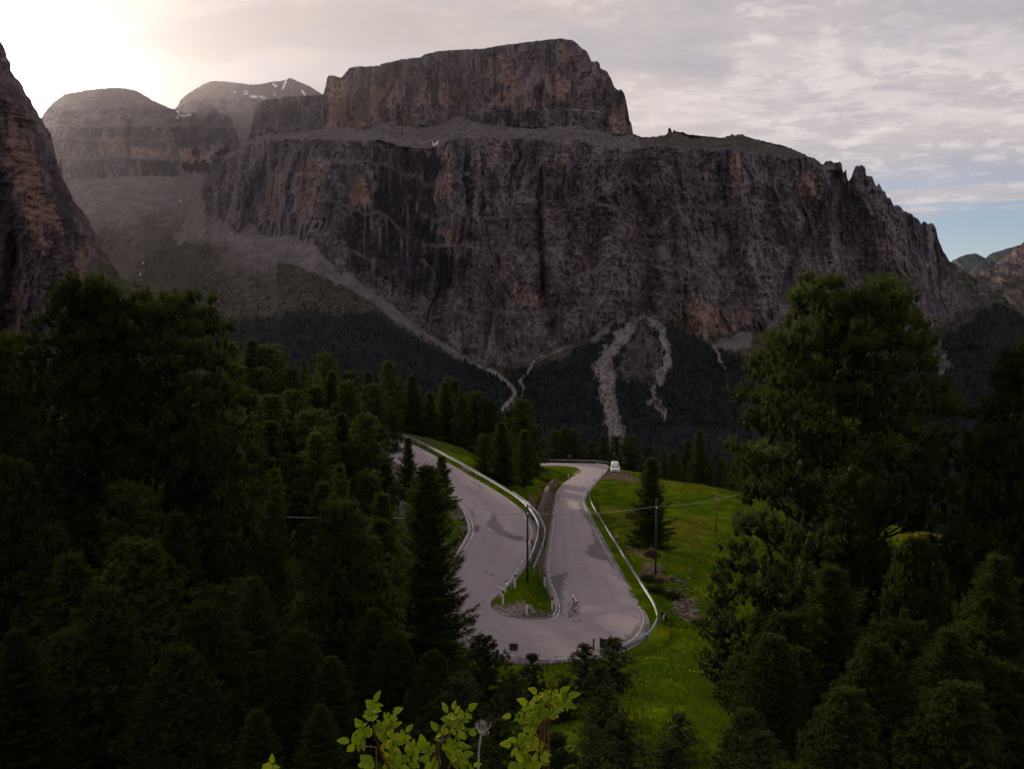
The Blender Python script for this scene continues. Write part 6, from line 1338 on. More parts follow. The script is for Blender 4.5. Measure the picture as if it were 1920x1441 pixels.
# low shrubs on the bare soil by the pole
def build_low_shrubs():
    rng = np.random.default_rng(71)
    mt = needle_mat('low_shrub_leaves', (0.035, 0.045, 0.014), (0.060, 0.066, 0.022), (0.10, 0.10, 0.04)); m2 = needle_mat('reddish_dry_twigs', (0.09, 0.040, 0.028), (0.17, 0.070, 0.040), (0.20, 0.10, 0.06))
    for px, py, s, mm, lab in [(1222, 1042, .7, m2, 'reddish dry bush in front of the pole below the meadow spruce'), (1215, 1088, .8, mt, 'brownish low bush beside the foot of the spruce pole'), (1240, 1092, .5, m2, 'low rusty bush at the foot of the spruce pole'), (1228, 1110, .9, mt, 'grey-green bush between guardrail and rock pile'), (1262, 1120, .9, mt, 'dark bush above the rock pile'), (1185, 968, 1.0, mt, 'dark bush in the meadow behind the guardrail start'), (1180, 972, .5, m2, 'red-brown stump of a bush in the meadow'), (1318, 1172, .9, mt, 'dark bush beside the largest pale boulder'), (1026, 902, 1.0, m2, 'brown bush on the mound between the road arms')]:
        q = hit(px, py, 55, 175); n = 260; v = rng.normal(0, 1, (n, 3)); v /= np.linalg.norm(v, axis=1)[:, None]; v[:, 2] = np.abs(v[:, 2]); C = v * s * rng.uniform(.3, 1, (n, 1)) * [1.1, 1.1, .7]
        o = thing('low_bush', (q[0], q[1], q[2] - .05), lab, 'bush', 'low bushes beside the road')
        link('foliage', tri_mesh('foliage', [blades(C, v, 6, .24, .035, .6, rng, np.clip(rng.normal(.45, .2, n), 0, 1))], mm), o)
        bm = bmesh.new()
        for k in range(6): a = rng.uniform(0, 6.28); add_tube(bm, [(0, 0, -.1), (math.cos(a) * s * .4, math.sin(a) * s * .4, s * .3), (math.cos(a) * s * .8, math.sin(a) * s * .8, s * .5)], [.03, .02, .008], 5)
        bm_obj('stem', bm, BARK, o)
build_low_shrubs()

# ------------------------------------------------------------------ racing cyclist
def mat3(n, c, r=.5, **k): return plain(n, c, r, var=.06, scale=20, **k)
def build_cyclist():
    fr = road_at(1070.2, 1155.3, sec_idx(14), sec_idx(22))[0]; bk = road_at(1081.8, 1149.8, sec_idx(14), sec_idx(22))[0]
    # wheel contact points on the road
    def rz_(p):
        best = None
        for i in range(sec_idx(15), sec_idx(25)):
            o, n_ = R_OUT[i], R_IN[i]; ax = n_ - o; s = np.dot((p - o)[:2], ax[:2]) / np.dot(ax[:2], ax[:2]); c = o + ax * np.clip(s, 0, 1); d = np.hypot(*(c - p)[:2])
            if best is None or d < best[0]: best = (d, surf_z(i, np.clip(s, 0, 1))[2])
        return best[1]
    mid = (fr + bk) / 2; dx, dy = (fr - bk)[:2]; yaw = math.atan2(dy, dx)
    z = rz_(mid)
    pitch = math.atan2(rz_(mid + np.array([math.cos(yaw), math.sin(yaw), 0]) * .5) - rz_(mid - np.array([math.cos(yaw), math.sin(yaw), 0]) * .5), 1.0)
    loc = (mid[0], mid[1], z)
    S = 1.0
    b = thing('bicycle', loc, 'red and black racing bicycle ridden through the hairpin', 'bicycle'); b.rotation_euler = (0, -pitch, yaw); b.scale = (S,) * 3
    tyre = mat3('tyre_black', (.006, .006, .007)); rimm = mat3('rim_carbon', (.02, .02, .022), .3); redm = mat3('red_frame_paint', (.42, .015, .022), .3); blk = mat3('black_components', (.015, .015, .016), .4); silver = mat3('spoke_steel', (.45, .45, .46), .3, )
    WB, RW = .99, .34
    for x in (WB / 2, -WB / 2):
        w = link('wheel', None, b, (x, 0, RW))
        bm = bmesh.new(); R = [(math.cos(2 * math.pi * k / 36) * .327, 0, math.sin(2 * math.pi * k / 36) * .327) for k in range(37)]; add_tube(bm, R, .019, 8, cap=False); bm_obj('tyre', bm, tyre, w, True)
        bm = bmesh.new(); R = [(math.cos(2 * math.pi * k / 36) * .297, 0, math.sin(2 * math.pi * k / 36) * .297) for k in range(37)]; add_tube(bm, R, .017, 6, cap=False); bm_obj('rim', bm, rimm, w, True)
        bm = bmesh.new(); add_tube(bm, [(0, -.05, 0), (0, .05, 0)], .022, 10); bm_obj('hub', bm, blk, w)
        bm = bmesh.new()
        for k in range(20):
            a = 2 * math.pi * k / 20; sgn = 1 if k % 2 else -1; add_tube(bm, [(math.cos(a + .3 * sgn) * .02, .03 * sgn, math.sin(a + .3 * sgn) * .02), (math.cos(a) * .29, 0, math.sin(a) * .29)], .0014, 4)
        bm_obj('spokes', bm, silver, w)
    BB = (-.09, 0, .275); ST = (-.235, 0, .74); HT = (.325, 0, .80); HB = (.365, 0, .65); RA = (-WB / 2, 0, RW); FA = (WB / 2, 0, RW)
    bm = bmesh.new()
    for p, q, r in ((BB, HB, .024), (HT, HB, .022), (ST, HT, .018)): add_tube(bm, [p, q], r, 8)
    bm_obj('frame', bm, redm, b, True)
    bm = bmesh.new(); add_tube(bm, [BB, ST], .018, 8)
    for s in (-1, 1):
        add_tube(bm, [BB, (RA[0], .06 * s, RA[2])], .011, 6); add_tube(bm, [(-.215, .015 * s, .70), (RA[0], .06 * s, RA[2])], .009, 6)
    bm_obj('rear_triangle', bm, blk, b, True)
    bm = bmesh.new()
    for s in (-1, 1): add_tube(bm, [(HB[0], .04 * s, HB[2]), (.40, .052 * s, .54), (FA[0], .055 * s, FA[2])], [.016, .014, .010], 6)
    bm_obj('fork', bm, redm, b, True)
    bm = bmesh.new(); add_tube(bm, [(-.228, 0, .72), (-.262, 0, .90)], .014, 8); bm_obj('seat_post', bm, blk, b)
    bm = bmesh.new(); add_tube(bm, [(-.38, 0, .935), (-.28, 0, .93), (-.15, 0, .925), (-.10, 0, .92)], [.06, .055, .025, .018], 8); bm_obj('saddle', bm, blk, b, True)
    bm = bmesh.new(); add_tube(bm, [HT, (.315, 0, .86), (.41, 0, .885)], .016, 8); add_tube(bm, [(.41, -.21, .885), (.41, .21, .885)], .014, 8)
    for s in (-1, 1): add_tube(bm, [(.41, .21 * s, .885), (.49, .215 * s, .885), (.515, .22 * s, .83), (.47, .22 * s, .76), (.40, .22 * s, .755)], .013, 6); add_tube(bm, [(.50, .215 * s, .88), (.53, .215 * s, .93)], .016, 6)
    bm_obj('handlebar', bm, blk, b, True)
    bm = bmesh.new(); add_tube(bm, [(BB[0], -.06, BB[2]), (BB[0], -.05, BB[2])], .095, 20)
    cr = .17; an = math.radians(250)
    P1 = (BB[0] + cr * math.cos(an), -.10, BB[2] + cr * math.sin(an)); P2 = (BB[0] - cr * math.cos(an), .10, BB[2] - cr * math.sin(an))
    add_tube(bm, [(BB[0], -.08, BB[2]), (P1[0], -.08, P1[2])], .012, 6); add_tube(bm, [(BB[0], .08, BB[2]), (P2[0], .08, P2[2])], .012, 6); bm_obj('crankset', bm, blk, b)
    for P in (P1, P2):
        bm = bmesh.new(); add_box(bm, (P[0], P[1] * 1.25, P[2]), (.09, .08, .02), bevel=.005); bm_obj('pedal', bm, blk, b)
    bm = bmesh.new(); add_tube(bm, [(BB[0], -.055, BB[2] + .095), (RA[0], -.05, RA[2] + .035)], .005, 5); add_tube(bm, [(BB[0], -.055, BB[2] - .095), (RA[0], -.05, RA[2] - .035)], .005, 5); add_tube(bm, [(RA[0], -.055, RA[2]), (RA[0], -.045, RA[2])], .045, 12); bm_obj('chain', bm, blk, b)
    bm = bmesh.new(); add_tube(bm, [(.02, 0, .41), (.14, 0, .53)], .034, 10); bm_obj('bottle', bm, white_post, b, True)
    # rider: one continuous skinned body
    r = thing('person', loc, 'cyclist in white helmet, lilac-white jersey, black shorts and white shoes', 'person'); r.rotation_euler = b.rotation_euler; r.scale = b.scale
    skin, nt = new_mat('rider_skin_and_kit'); 
    z_ = attr(nt, 'kit')
    c = mixc(nt, ramp(nt, z_, .4, .6), (0.36, 0.19, 0.13), (0.66, 0.60, 0.76)); c = mixc(nt, ramp(nt, z_, 1.4, 1.6), c, (0.008, 0.008, 0.010)); c = mixc(nt, ramp(nt, z_, 2.4, 2.6), c, (0.62, 0.60, 0.60))
    finish(skin, nt, c, .7)
    V = []; E = []; Rr = []; K = []
    def jt(p, rad, kit, par=None):
        V.append(p); Rr.append(rad); K.append(kit)
        if par is not None: E.append((par, len(V) - 1))
        return len(V) - 1
    pel = jt((-.27, 0, 1.00), (.13, .155), 2); sp1 = jt((-.16, 0, 1.13), (.125, .15), 1, pel); sp2 = jt((0.0, 0, 1.25), (.125, .165), 1, sp1); sp3 = jt((.11, 0, 1.32), (.11, .15), 1, sp2)
    nk = jt((.19, 0, 1.385), (.058, .058), 0, sp3); hd = jt((.235, 0, 1.45), (.078, .074), 0, nk); hd2 = jt((.265, 0, 1.53), (.085, .078), 0, hd)
    for s in (-1, 1):
        sh = jt((.12, .17 * s, 1.32), (.062, .062), 1, sp3); el = jt((.22, .255 * s, 1.12), (.042, .042), 1 if s else 1, sh); el2 = jt((.25, .26 * s, 1.09), (.038, .038), 0, el); wr = jt((.435, .225 * s, .955), (.026, .026), 0, el2); ha = jt((.485, .215 * s, .925), (.034, .026), 0, wr)
        for kf in range(4):
            f1 = jt((.515 - .003 * kf, (.215 + (.024 - .016 * kf)) * s, .925 - .008 * kf), (.010, .010), 0, ha); f2 = jt((.528 - .008 * kf, (.217 + (.026 - .017 * kf)) * s, .895 - .008 * kf), (.009, .009), 0, f1)
        th = jt((.492, (.215 - .035) * s, .915), (.010, .010), 0, ha); jt((.515, (.215 - .040) * s, .900), (.009, .009), 0, th)
        hip = jt((-.24, .10 * s, .965), (.098, .098), 2, pel)
        P = P1 if s < 0 else P2
        foot = np.array([P[0], P[1] * 1.25, P[2] + .07]); ank = foot + [-.09, -.0, .055]
        hipv = np.array(V[hip]); Lth, Lsh = .43, .44; d = ank - hipv; L = min(np.linalg.norm(d), .86); u = d / np.linalg.norm(d); a = (Lth ** 2 - Lsh ** 2 + L * L) / (2 * L); h = math.sqrt(max(Lth ** 2 - a * a, 0))
        pr = np.cross(u, [0, 1, 0]); pr = pr if pr[0] > 0 else -pr; kn = hipv + u * a + pr / np.linalg.norm(pr) * h
        t1 = jt(tuple(hipv * .55 + kn * .45), (.078, .078), 2, hip); t2 = jt(tuple(hipv * .18 + kn * .82), (.060, .060), 2, t1); k_i = jt(tuple(kn), (.050, .050), 0, t2)
        c1 = jt(tuple(kn * .62 + ank * .38 + [-.015, 0, 0]), (.052, .052), 0, k_i); c2 = jt(tuple(kn * .30 + ank * .70), (.037, .037), 3, c1); an_ = jt(tuple(ank), (.036, .036), 3, c2)
        he = jt(tuple(ank + [-.03, 0, -.05]), (.032, .032), 3, an_); b1 = jt(tuple(foot + [.03, 0, -.02]), (.030, .040), 3, an_); jt(tuple(foot + [.12, 0, -.03]), (.022, .032), 3, b1)
    me = bpy.data.meshes.new('body'); me.from_pydata(V, E, []); me.materials.append(skin)
    at = me.attributes.new('kit', 'FLOAT', 'POINT'); at.data.foreach_set('value', np.array(K, np.float32))
    body = link('body', me, r)
    sm = body.modifiers.new('Skin', 'SKIN')
    for i, rr in enumerate(Rr): me.skin_vertices[0].data[i].radius = rr
    me.skin_vertices[0].data[0].use_root = True
    ss = body.modifiers.new('Subdivision', 'SUBSURF'); ss.levels = 1; ss.render_levels = 2
    # bake to a plain mesh and colour by nearest joint
    dg = bpy.context.evaluated_depsgraph_get(); ev = body.evaluated_get(dg); nm = bpy.data.meshes.new_from_object(ev); body.modifiers.clear(); body.data = nm; nm.name = 'body'
    co = np.array([v.co[:] for v in nm.vertices]); JV = np.array(V)
    seg = []
    for a_, b_ in E: seg.append((JV[a_], JV[b_], K[b_], Rr[b_][0]))
    best = np.full(len(co), 9.0); kv = np.zeros(len(co))
    for A_, B_, k_, r_ in seg:
        d = B_ - A_; t = np.clip(((co - A_) @ d) / (d @ d + 1e-9), 0, 1); dist = np.linalg.norm(co - A_ - t[:, None] * d, axis=1) / r_
        kv = np.where(dist < best, k_, kv); best = np.minimum(best, dist)
    if 'kit' in nm.attributes: nm.attributes.remove(nm.attributes['kit'])
    at = nm.attributes.new('kit', 'FLOAT', 'POINT'); at.data.foreach_set('value', kv.astype(np.float32)); nm.materials.clear(); nm.materials.append(skin)
    nm.polygons.foreach_set('use_smooth', np.full(len(nm.polygons), True))
    # face, helmet
    bm = bmesh.new(); add_tube(bm, [(.33, 0, 1.50), (.362, 0, 1.475), (.345, 0, 1.462)], [.010, .016, .010], 6); bm_obj('nose', bm, skin, r, True).data.attributes.new('kit', 'FLOAT', 'POINT')
    bm = bmesh.new(); add_tube(bm, [(.30, -.085, 1.505), (.35, -.05, 1.508), (.362, 0, 1.508), (.35, .05, 1.508), (.30, .085, 1.505)], .018, 6); bm_obj('sunglasses', bm, blk, r, True)
    bm = bmesh.new(); bmesh.ops.create_uvsphere(bm, u_segments=20, v_segments=12, radius=1.0)
    bmesh.ops.delete(bm, geom=[v for v in bm.verts if v.co.z < -.25], context='VERTS')
    bmesh.ops.transform(bm, matrix=Matrix.Translation((.255, 0, 1.545)) @ Matrix.Rotation(math.radians(12), 4, 'Y') @ Matrix.Diagonal((.145, .105, .105, 1)), verts=bm.verts[:])
    bmesh.ops.solidify(bm, geom=bm.faces[:], thickness=.012); bm_obj('helmet', bm, mat3('white_helmet', (.72, .70, .72), .35), r, True)
    bm = bmesh.new()
    for y in (-.05, 0, .05): add_tube(bm, [(.36, y, 1.585 - abs(y) * .3), (.26, y, 1.655 - abs(y) * .5), (.15, y, 1.635 - abs(y) * .5)], .009, 5)
    bm_obj('helmet_vents', bm, blk, r)
    bm = bmesh.new(); add_box(bm, (-.20, 0, 1.235), (.14, .20, .05), Matrix.Rotation(-.75, 3, 'Y'), bevel=.015); bm_obj('back_pocket', bm, mat3('dark_pocket', (.06, .05, .08)), r)
build_cyclist()

# ------------------------------------------------------------------ white van parked at the bend
def build_van():
    q = hit(1153, 884, 150, 195); x, y = q[0], q[1]; z = float(ground(x, y))
    v = thing('van', (x, y, z), 'white minivan parked nose forward on the bare earth lay-by at the far bend', 'van', None, math.radians(-6))
    wp = plain('white_van_paint', (.66, .67, .68), .35, var=.03); glass = plain('dark_van_glass', (.020, .024, .030), .08, var=.1); blk = plain('van_black_trim', (.014, .014, .016), .5); tyre = plain('van_tyre', (.015, .015, .015), .9); lamp = plain('headlamp_glass', (.45, .47, .5), .15); alloy = plain('van_alloy', (.35, .35, .36), .35, metal=.7)
    # length along -Y (front towards the camera), stations: y, half width bottom, half width top, z bottom, z belt, z top
    ST = [(-2.46, .78, .74, .34, .70, .84), (-2.38, .88, .82, .28, .80, .98), (-2.05, .94, .88, .26, .98, 1.10), (-1.55, .96, .90, .26, 1.06, 1.20), (-1.05, .97, .78, .26, 1.10, 1.72), (-.65, .97, .74, .26, 1.12, 1.95), (.3, .97, .74, .26, 1.12, 2.02), (1.6, .97, .74, .26, 1.12, 2.02), (2.3, .96, .73, .28, 1.12, 1.97), (2.46, .90, .70, .34, 1.10, 1.88)]
    bm = bmesh.new(); rings = []
    for (yy, wb, wt, zb, zm, zt) in ST:
        pr = [(-wb * .92, zb), (-wb, zb + .14), (-wb, zm), (-(wb * .25 + wt * .75), zm + (zt - zm) * .75), (-wt * .82, zt - .015), (-wt * .4, zt + .02), (wt * .4, zt + .02), (wt * .82, zt - .015), ((wb * .25 + wt * .75), zm + (zt - zm) * .75), (wb, zm), (wb, zb + .14), (wb * .92, zb)]
        rings.append([bm.verts.new((a, yy, b_)) for a, b_ in pr])
    for A, B in zip(rings[:-1], rings[1:]):
        for k in range(12): bm.faces.new((A[k], A[(k + 1) % 12], B[(k + 1) % 12], B[k]))
    bm.faces.new(rings[0]); bm.faces.new(rings[-1][::-1]); bmesh.ops.recalc_face_normals(bm, faces=bm.faces[:])
    bm_obj('body', bm, wp, v)
    def quad(nm, pts, mt, off=(0, -.012, .012), par=v):
        bm = bmesh.new(); f = bm.faces.new([bm.verts.new(Vector(p) + Vector(off)) for p in pts]); r = bmesh.ops.extrude_face_region(bm, geom=[f]); bmesh.ops.translate(bm, vec=[-k * 1.0 for k in off], verts=[g for g in r['geom'] if isinstance(g, bmesh.types.BMVert)]); bmesh.ops.recalc_face_normals(bm, faces=bm.faces[:])
        return bm_obj(nm, bm, mt, par)
    quad('windscreen', [(-.80, -1.50, 1.235), (.80, -1.50, 1.235), (.66, -.74, 1.90), (-.66, -.74, 1.90)], glass, (0, -.03, .03))
    for s in (-1, 1):
        for y0, y1 in ((-1.0, .05), (.12, 1.2), (1.27, 2.2)):
            quad('side_window', [(s * .972, y0 + (.25 if y0 < -.5 else 0), 1.15), (s * .972, y1, 1.15), (s * .80, y1, 1.72), (s * .80, y0 + (.55 if y0 < -.5 else 0), 1.72)], glass, (s * .012, 0, .0))
        quad('headlight', [(s * .50, -2.44, .80), (s * .86, -2.30, .84), (s * .87, -2.20, .98), (s * .55, -2.40, .93)], lamp, (0, -.02, .01))
        bm = bmesh.new(); add_box(bm, (s * 1.10, -1.05, 1.22), (.20, .12, .22), bevel=.03); add_box(bm, (s * 1.0, -1.02, 1.14), (.12, .05, .05)); bm_obj('mirror', bm, wp, v)
        bm = bmesh.new(); add_box(bm, (s * .70, -2.43, .44), (.22, .06, .12), bevel=.02); bm_obj('fog_lamp', bm, blk, v)
        for yy in (-1.55, 1.45):
            w = link('wheel', None, v, (s * .86, yy, .33))
            bm = bmesh.new(); add_tube(bm, [(-.11, 0, 0), (-.09, 0, 0), (.09, 0, 0), (.11, 0, 0)], [.29, .33, .33, .29], 24); bm_obj('tyre', bm, tyre, w, False)
            bm = bmesh.new(); add_tube(bm, [(s * .108, 0, 0), (s * .122, 0, 0)], [.22, .19], 16); bm_obj('rim', bm, alloy, w)
    quad('grille', [(-.62, -2.452, .74), (.62, -2.452, .74), (.56, -2.43, .90), (-.56, -2.43, .90)], blk, (0, -.02, .005))
    quad('bumper_intake', [(-.62, -2.47, .36), (.62, -2.47, .36), (.56, -2.47, .56), (-.56, -2.47, .56)], blk, (0, -.025, 0))
    quad('number_plate', [(-.26, -2.49, .58), (.26, -2.49, .58), (.26, -2.49, .69), (-.26, -2.49, .69)], white_post, (0, -.03, 0))
    for y0 in (-.2, 1.2):
        bm = bmesh.new(); add_tube(bm, [(-.62, y0, 2.07), (.62, y0, 2.07)], .025, 6); bm_obj('roof_bar', bm, blk, v)
build_van()

# ------------------------------------------------------------------ rose shoots right in front of the camera
def build_roses():
    rng = np.random.default_rng(19)
    leafm, nt = new_mat('rose_leaf'); inf = nd(nt, 'ShaderNodeObjectInfo').outputs['Random']; g = nd(nt, 'ShaderNodeTexCoord').outputs['Object']
    sp = nd(nt, 'ShaderNodeSeparateXYZ', ins={0: g}); vein = ramp(nt, mth(nt, 'ABSOLUTE', sp.outputs[0]), .0, .05)
    side = ramp(nt, mth(nt, 'ABSOLUTE', mth(nt, 'SINE', mth(nt, 'ADD', mth(nt, 'MULTIPLY', sp.outputs[1], 42.0), mth(nt, 'MULTIPLY', mth(nt, 'ABSOLUTE', sp.outputs[0]), -38.0)))), .0, .22)
    c = mixc(nt, inf, (0.19, 0.30, 0.012), (0.46, 0.50, 0.020)); c = mixc(nt, ramp(nt, noise(nt, g, 3.0, 3.0), .4, .7), c, (0.22, 0.30, 0.018))
    c = mixc(nt, mth(nt, 'MULTIPLY', mth(nt, 'SUBTRACT', 1.0, mth(nt, 'MULTIPLY', vein, side)), .45), c, (0.38, 0.42, 0.09))
    b = nd(nt, 'ShaderNodeBsdfPrincipled'); nt.links.new(c, b.inputs['Base Color']); b.inputs['Roughness'].default_value = .65; b.inputs['Specular IOR Level'].default_value = .12
    tr = nd(nt, 'ShaderNodeBsdfTranslucent', ins={0: c}); ms = nd(nt, 'ShaderNodeMixShader', ins={0: .5, 1: b.outputs[0], 2: tr.outputs[0]}); nd(nt, 'ShaderNodeOutputMaterial', ins={0: ms.outputs[0]})
    stem_red = plain('rose_stem_red', (0.14, 0.022, 0.026), .5); stem_br = plain('rose_stem_brown', (0.11, 0.045, 0.030), .6)
    LM = []
    for k in range(4):
        rr = np.random.default_rng(50 + k); n = 9; V = []; Fc = []
        wm = (.27, .32, .24, .35)[k]
        for i in range(n):
            t = i / (n - 1); w = wm * math.sin(math.pi * (t ** .8)) ** .8 + (.012 if 0 < i < n - 1 else 0.0); w *= 1 + (.09 if i % 2 else -.07)
            zc = -.22 * t * t + .02 * math.sin(t * 9 + k); e = .16 * w / .4
            V += [(-w, t - (.03 if i % 2 else 0), zc + e), (-w * .5, t, zc + e * .40), (0, t, zc - .02), (w * .5, t, zc + e * .40), (w, t - (.03 if i % 2 else 0), zc + e)]
        for i in range(n - 1):
            for j in range(4): a = i * 5 + j; Fc.append((a, a + 1, a + 6, a + 5))
        V = np.array(V); th = V.copy(); th[:, 2] -= .012; m = len(V); Fc2 = [tuple(x + m for x in f[::-1]) for f in Fc]
        LM.append(mesh_np('leaf', np.concatenate([V, th]), np.array(Fc + Fc2), leafm, smooth=True))
    def shrub(label, root_px, root_d, shoots, leaves, group='wild rose shoots in front of the camera'):
        rp = W(root_px, 1500, root_d); base = np.array([rp[0], root_d, float(ground(rp[0], root_d))]); o = thing('rose_shoot', tuple(base), label, 'shrub', group)
        for sh, red in shoots:
            bm = bmesh.new(); pts = [base * 0 + np.array([0, 0, -.05])] + [W(px, py, root_d + dd) - base for px, py, dd in sh]; rad = list(np.linspace(.0042, .0016, len(pts)))
            add_tube(bm, pts, rad, 7)
            for a_, b_ in zip(pts[1:-1], pts[2:]):
                for t in (.3, .7): q = np.array(a_) * (1 - t) + np.array(b_) * t; d = rng.normal(0, 1, 3); d /= np.linalg.norm(d); add_tube(bm, [q, q + d * .012], [.0022, .0004], 4)
            bm_obj('stem', bm, stem_red if red else stem_br, o, True)
        k = 0
        for (px, py, size, ang, dd) in leaves:
            p = W(px, py, root_d + dd) - base; tilt = rng.uniform(.25, 1.15)
            # leaf axis in the picture plane turned by ang (0 = right, 90 = up), leaning towards or away from the viewer
            a = math.radians(ang); ax = Vector((math.cos(a), rng.uniform(-.7, .5), math.sin(a))).normalized()
            nrm = Vector((rng.normal(0, .35), -.75 + rng.normal(0, .25), .85)); nrm = (nrm - ax * nrm.dot(ax)).normalized(); xx = ax.cross(nrm)
            Mx = Matrix((xx, ax, nrm)).transposed().to_4x4(); L = size * .86 / F * root_d
            l = link('leaf', LM[k % 4], o); l.matrix_local = Matrix.Translation(Vector(p)) @ Mx @ Matrix.Diagonal((L, L, L, 1)); k += 1
        return o
    def spray(axis_pts, n, size, fan=75, dd=.0, jit=5):
        """pinnate leaflets along a petiole, terminal leaflet last"""
        out = []; P = np.array(axis_pts, float); n += 1; ts = np.linspace(.12, 1, n)
        L = np.r_[0, np.cumsum(np.hypot(*np.diff(P, axis=0).T))]
        for i, t in enumerate(ts):
            s = t * L[-1]; x, y = np.interp(s, L, P[:, 0]), np.interp(s, L, P[:, 1]); j = min(np.searchsorted(L, s), len(P) - 1); j = max(j, 1)
            base_ang = math.degrees(math.atan2(-(P[j, 1] - P[j - 1, 1]), P[j, 0] - P[j - 1, 0]))
            if i == n - 1: out.append((x, y, size * 1.1, base_ang + rng.normal(0, 6), dd))
            else:
                for sg in (-1, 1): out.append((x + rng.normal(0, 1), y + rng.normal(0, 1), size * rng.uniform(.8, 1.05), base_ang + sg * fan * rng.uniform(.65, 1.0), dd + rng.uniform(-.02, .02)))
        return out
    lv = spray([(697, 1352), (698, 1335), (704, 1316)], 4, 25, 60) + spray([(712, 1360), (726, 1345), (738, 1338)], 3, 22) + spray([(700, 1372), (716, 1372), (733, 1362)], 3, 26) + spray([(690, 1385), (680, 1370), (676, 1360)], 3, 24) + spray([(690, 1395), (668, 1396), (655, 1390)], 3, 26) + spray([(720, 1395), (735, 1380), (735, 1365)], 2, 34) + spray([(715, 1410), (732, 1402), (745, 1395)], 3, 26) + spray([(700, 1425), (688, 1430), (684, 1441)], 3, 26) + spray([(728, 1432), (738, 1424), (752, 1420)], 3, 24) + spray([(718, 1445), (735, 1440), (750, 1440)], 3, 24) + spray([(742, 1395), (755, 1380), (762, 1372)], 3, 20) + spray([(760, 1410), (775, 1400), (782, 1398)], 3, 22) + spray([(752, 1436), (770, 1428), (786, 1424)], 3, 24)
    shrub('yellow-green rose shoot with the tallest leaf spray, beside the dark pines', 712, 2.2, [([(735, 1450, 0), (715, 1412, 0), (700, 1372, 0), (698, 1335, 0)], True), ([(752, 1450, .02), (762, 1405, .02), (766, 1372, .02)], False), ([(705, 1400, -.02), (672, 1397, -.02)], False), ([(740, 1440, .02), (772, 1400, .02), (780, 1392, .02)], True)], lv)
    lv = spray([(840, 1378), (846, 1355), (838, 1335)], 3, 23) + spray([(852, 1365), (868, 1345), (880, 1332)], 4, 22) + spray([(835, 1382), (826, 1372), (822, 1368)], 2, 24) + spray([(850, 1380), (866, 1370), (878, 1372)], 3, 22) + spray([(858, 1352), (852, 1340), (852, 1330)], 2, 22) + spray([(812, 1412), (800, 1402), (796, 1395)], 3, 22) + spray([(838, 1420), (850, 1408), (862, 1402)], 3, 24) + spray([(845, 1432), (860, 1425), (868, 1418)], 3, 24) + spray([(822, 1440), (810, 1430), (806, 1428)], 3, 22) + spray([(852, 1446), (872, 1440), (888, 1436)], 4, 18) + spray([(830, 1405), (842, 1398), (856, 1396)], 3, 22)
    shrub('middle rose shoot next to the dry umbel stalk', 838, 2.25, [([(806, 1450, 0), (815, 1412, 0), (822, 1392, 0), (850, 1352, 0)], True), ([(838, 1450, .03), (848, 1420, .03), (862, 1402, .03)], False), ([(822, 1394, 0), (838, 1384, 0), (870, 1345, 0)], False)], lv)
    lv = spray([(1030, 1320), (1042, 1302), (1050, 1297)], 3, 24) + spray([(1024, 1322), (1012, 1305), (1006, 1298)], 3, 22) + spray([(1048, 1318), (1060, 1312), (1066, 1306)], 2, 28) + spray([(1010, 1345), (996, 1328), (988, 1320)], 3, 24) + spray([(1000, 1345), (978, 1342), (958, 1340)], 3, 20) + spray([(1015, 1355), (1004, 1352), (994, 1350)], 3, 22) + spray([(1022, 1352), (1018, 1340), (1012, 1334)], 3, 24) + spray([(1046, 1330), (1058, 1320), (1068, 1322)], 3, 16) + spray([(1010, 1368), (996, 1362), (984, 1358)], 3, 20) + spray([(1030, 1345), (1036, 1335), (1040, 1328)], 3, 20) + spray([(1000, 1400), (986, 1392), (970, 1388)], 4, 24) + spray([(992, 1412), (974, 1404), (958, 1398)], 3, 24) + spray([(1005, 1402), (996, 1390), (990, 1386)], 3, 22) + spray([(1000, 1430), (986, 1426), (970, 1430)], 4, 26) + spray([(1012, 1420), (1018, 1410), (1016, 1402)], 3, 24) + spray([(1004, 1440), (1000, 1428), (1012, 1428)], 2, 26)
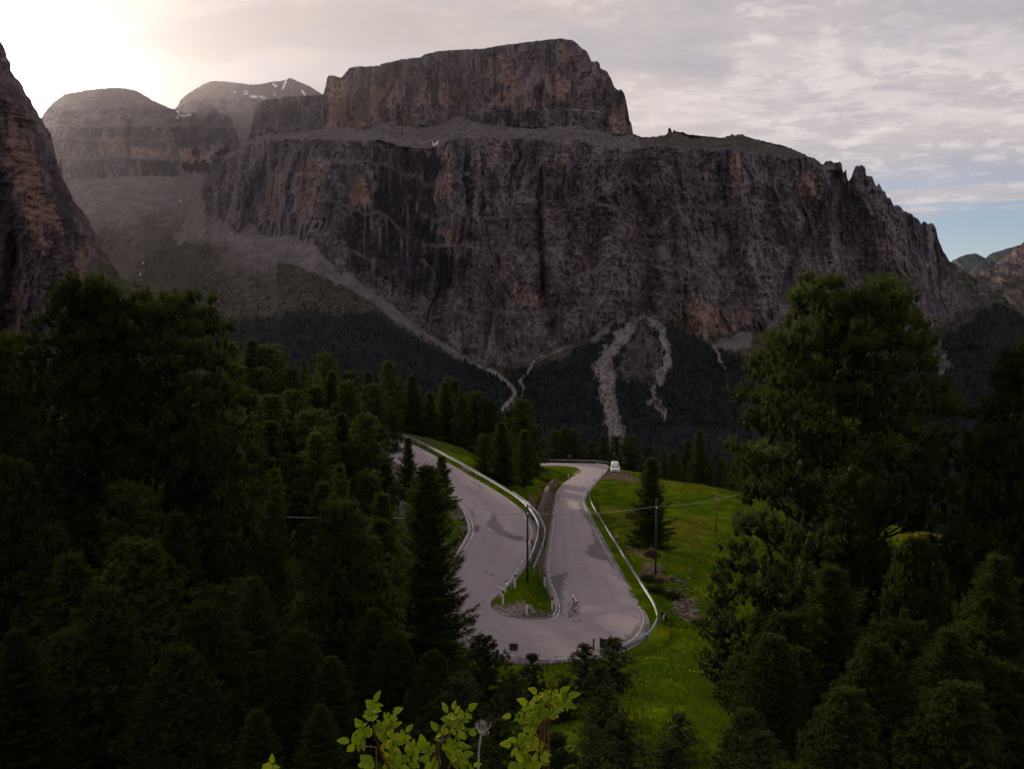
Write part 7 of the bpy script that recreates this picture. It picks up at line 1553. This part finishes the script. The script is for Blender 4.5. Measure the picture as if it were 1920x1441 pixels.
    shrub('rose shoot with a red stem reaching up to the road edge', 1008, 2.15, [([(1008, 1450, 0), (1012, 1398, 0), (1014, 1368, 0), (1026, 1345, 0), (1032, 1318, 0), (1036, 1285, 0), (1038, 1262, 0)], True), ([(1020, 1352, .01), (1000, 1342, .01), (975, 1343, .01)], False), ([(1010, 1405, .01), (990, 1404, .01), (965, 1398, .01)], False), ([(1030, 1345, .01), (1046, 1332, .01), (1062, 1322, .01)], False)], lv)
    shrub('single small leaf tip at the bottom edge of the dark wood', 508, 2.1, [([(508, 1452, 0), (510, 1438, 0)], False)], spray([(509, 1446), (510, 1438), (511, 1430)], 2, 22))
    # dry umbel stalk
    d0 = 2.4; rp = W(896, 1500, d0); base = np.array([rp[0], d0, float(ground(rp[0], d0))]); o = thing('dry_umbel_stalk', tuple(base), 'pale dry flower stalk with an empty umbel between the rose shoots', 'dry plant'); pm = plain('dry_stalk', (.36, .31, .29), .8)
    bm = bmesh.new(); hub = W(902, 1376, d0) - base; add_tube(bm, [(0, 0, -.05), W(897, 1440, d0) - base, W(898, 1405, d0) - base, hub], [.004, .0035, .003, .0026], 7); bm_obj('stalk', bm, pm, o, True)
    for k, (px, py) in enumerate([(894, 1366), (896, 1357), (901, 1354), (905, 1356), (912, 1362), (919, 1362), (914, 1368), (893, 1360), (909, 1358), (917, 1374)]):
        bm = bmesh.new(); e = W(px, py, d0 + rng.uniform(-.04, .04)) - base; m_ = (hub + e) / 2 + np.array([0, 0, -.004]); add_tube(bm, [hub, m_, e], [.0016, .0012, .0010], 5)
        for q in range(4): add_tube(bm, [e, e + rng.normal(0, 1, 3) * .004 + np.array([0, 0, .007])], [.0009, .0007], 4)
        bm_obj('ray', bm, pm, o)
build_roses()

# ------------------------------------------------------------------ air
def build_haze():
    bm = bmesh.new(); add_box(bm, (0, 5500, 700), (26000, 12400, 2900))
    m, nt = new_mat('haze_air'); v = nd(nt, 'ShaderNodeVolumePrincipled'); v.inputs['Color'].default_value = (.78, .76, .88, 1); v.inputs['Density'].default_value = HAZE_DENSITY; v.inputs['Anisotropy'].default_value = .78
    o = nt.nodes.new('ShaderNodeOutputMaterial'); nt.links.new(v.outputs[0], o.inputs['Volume'])
    bm_obj('haze', bm, m, kind='stuff', label='thin morning haze filling the valley air', cat='haze')
HAZE_DENSITY = 0.55e-5
build_haze()
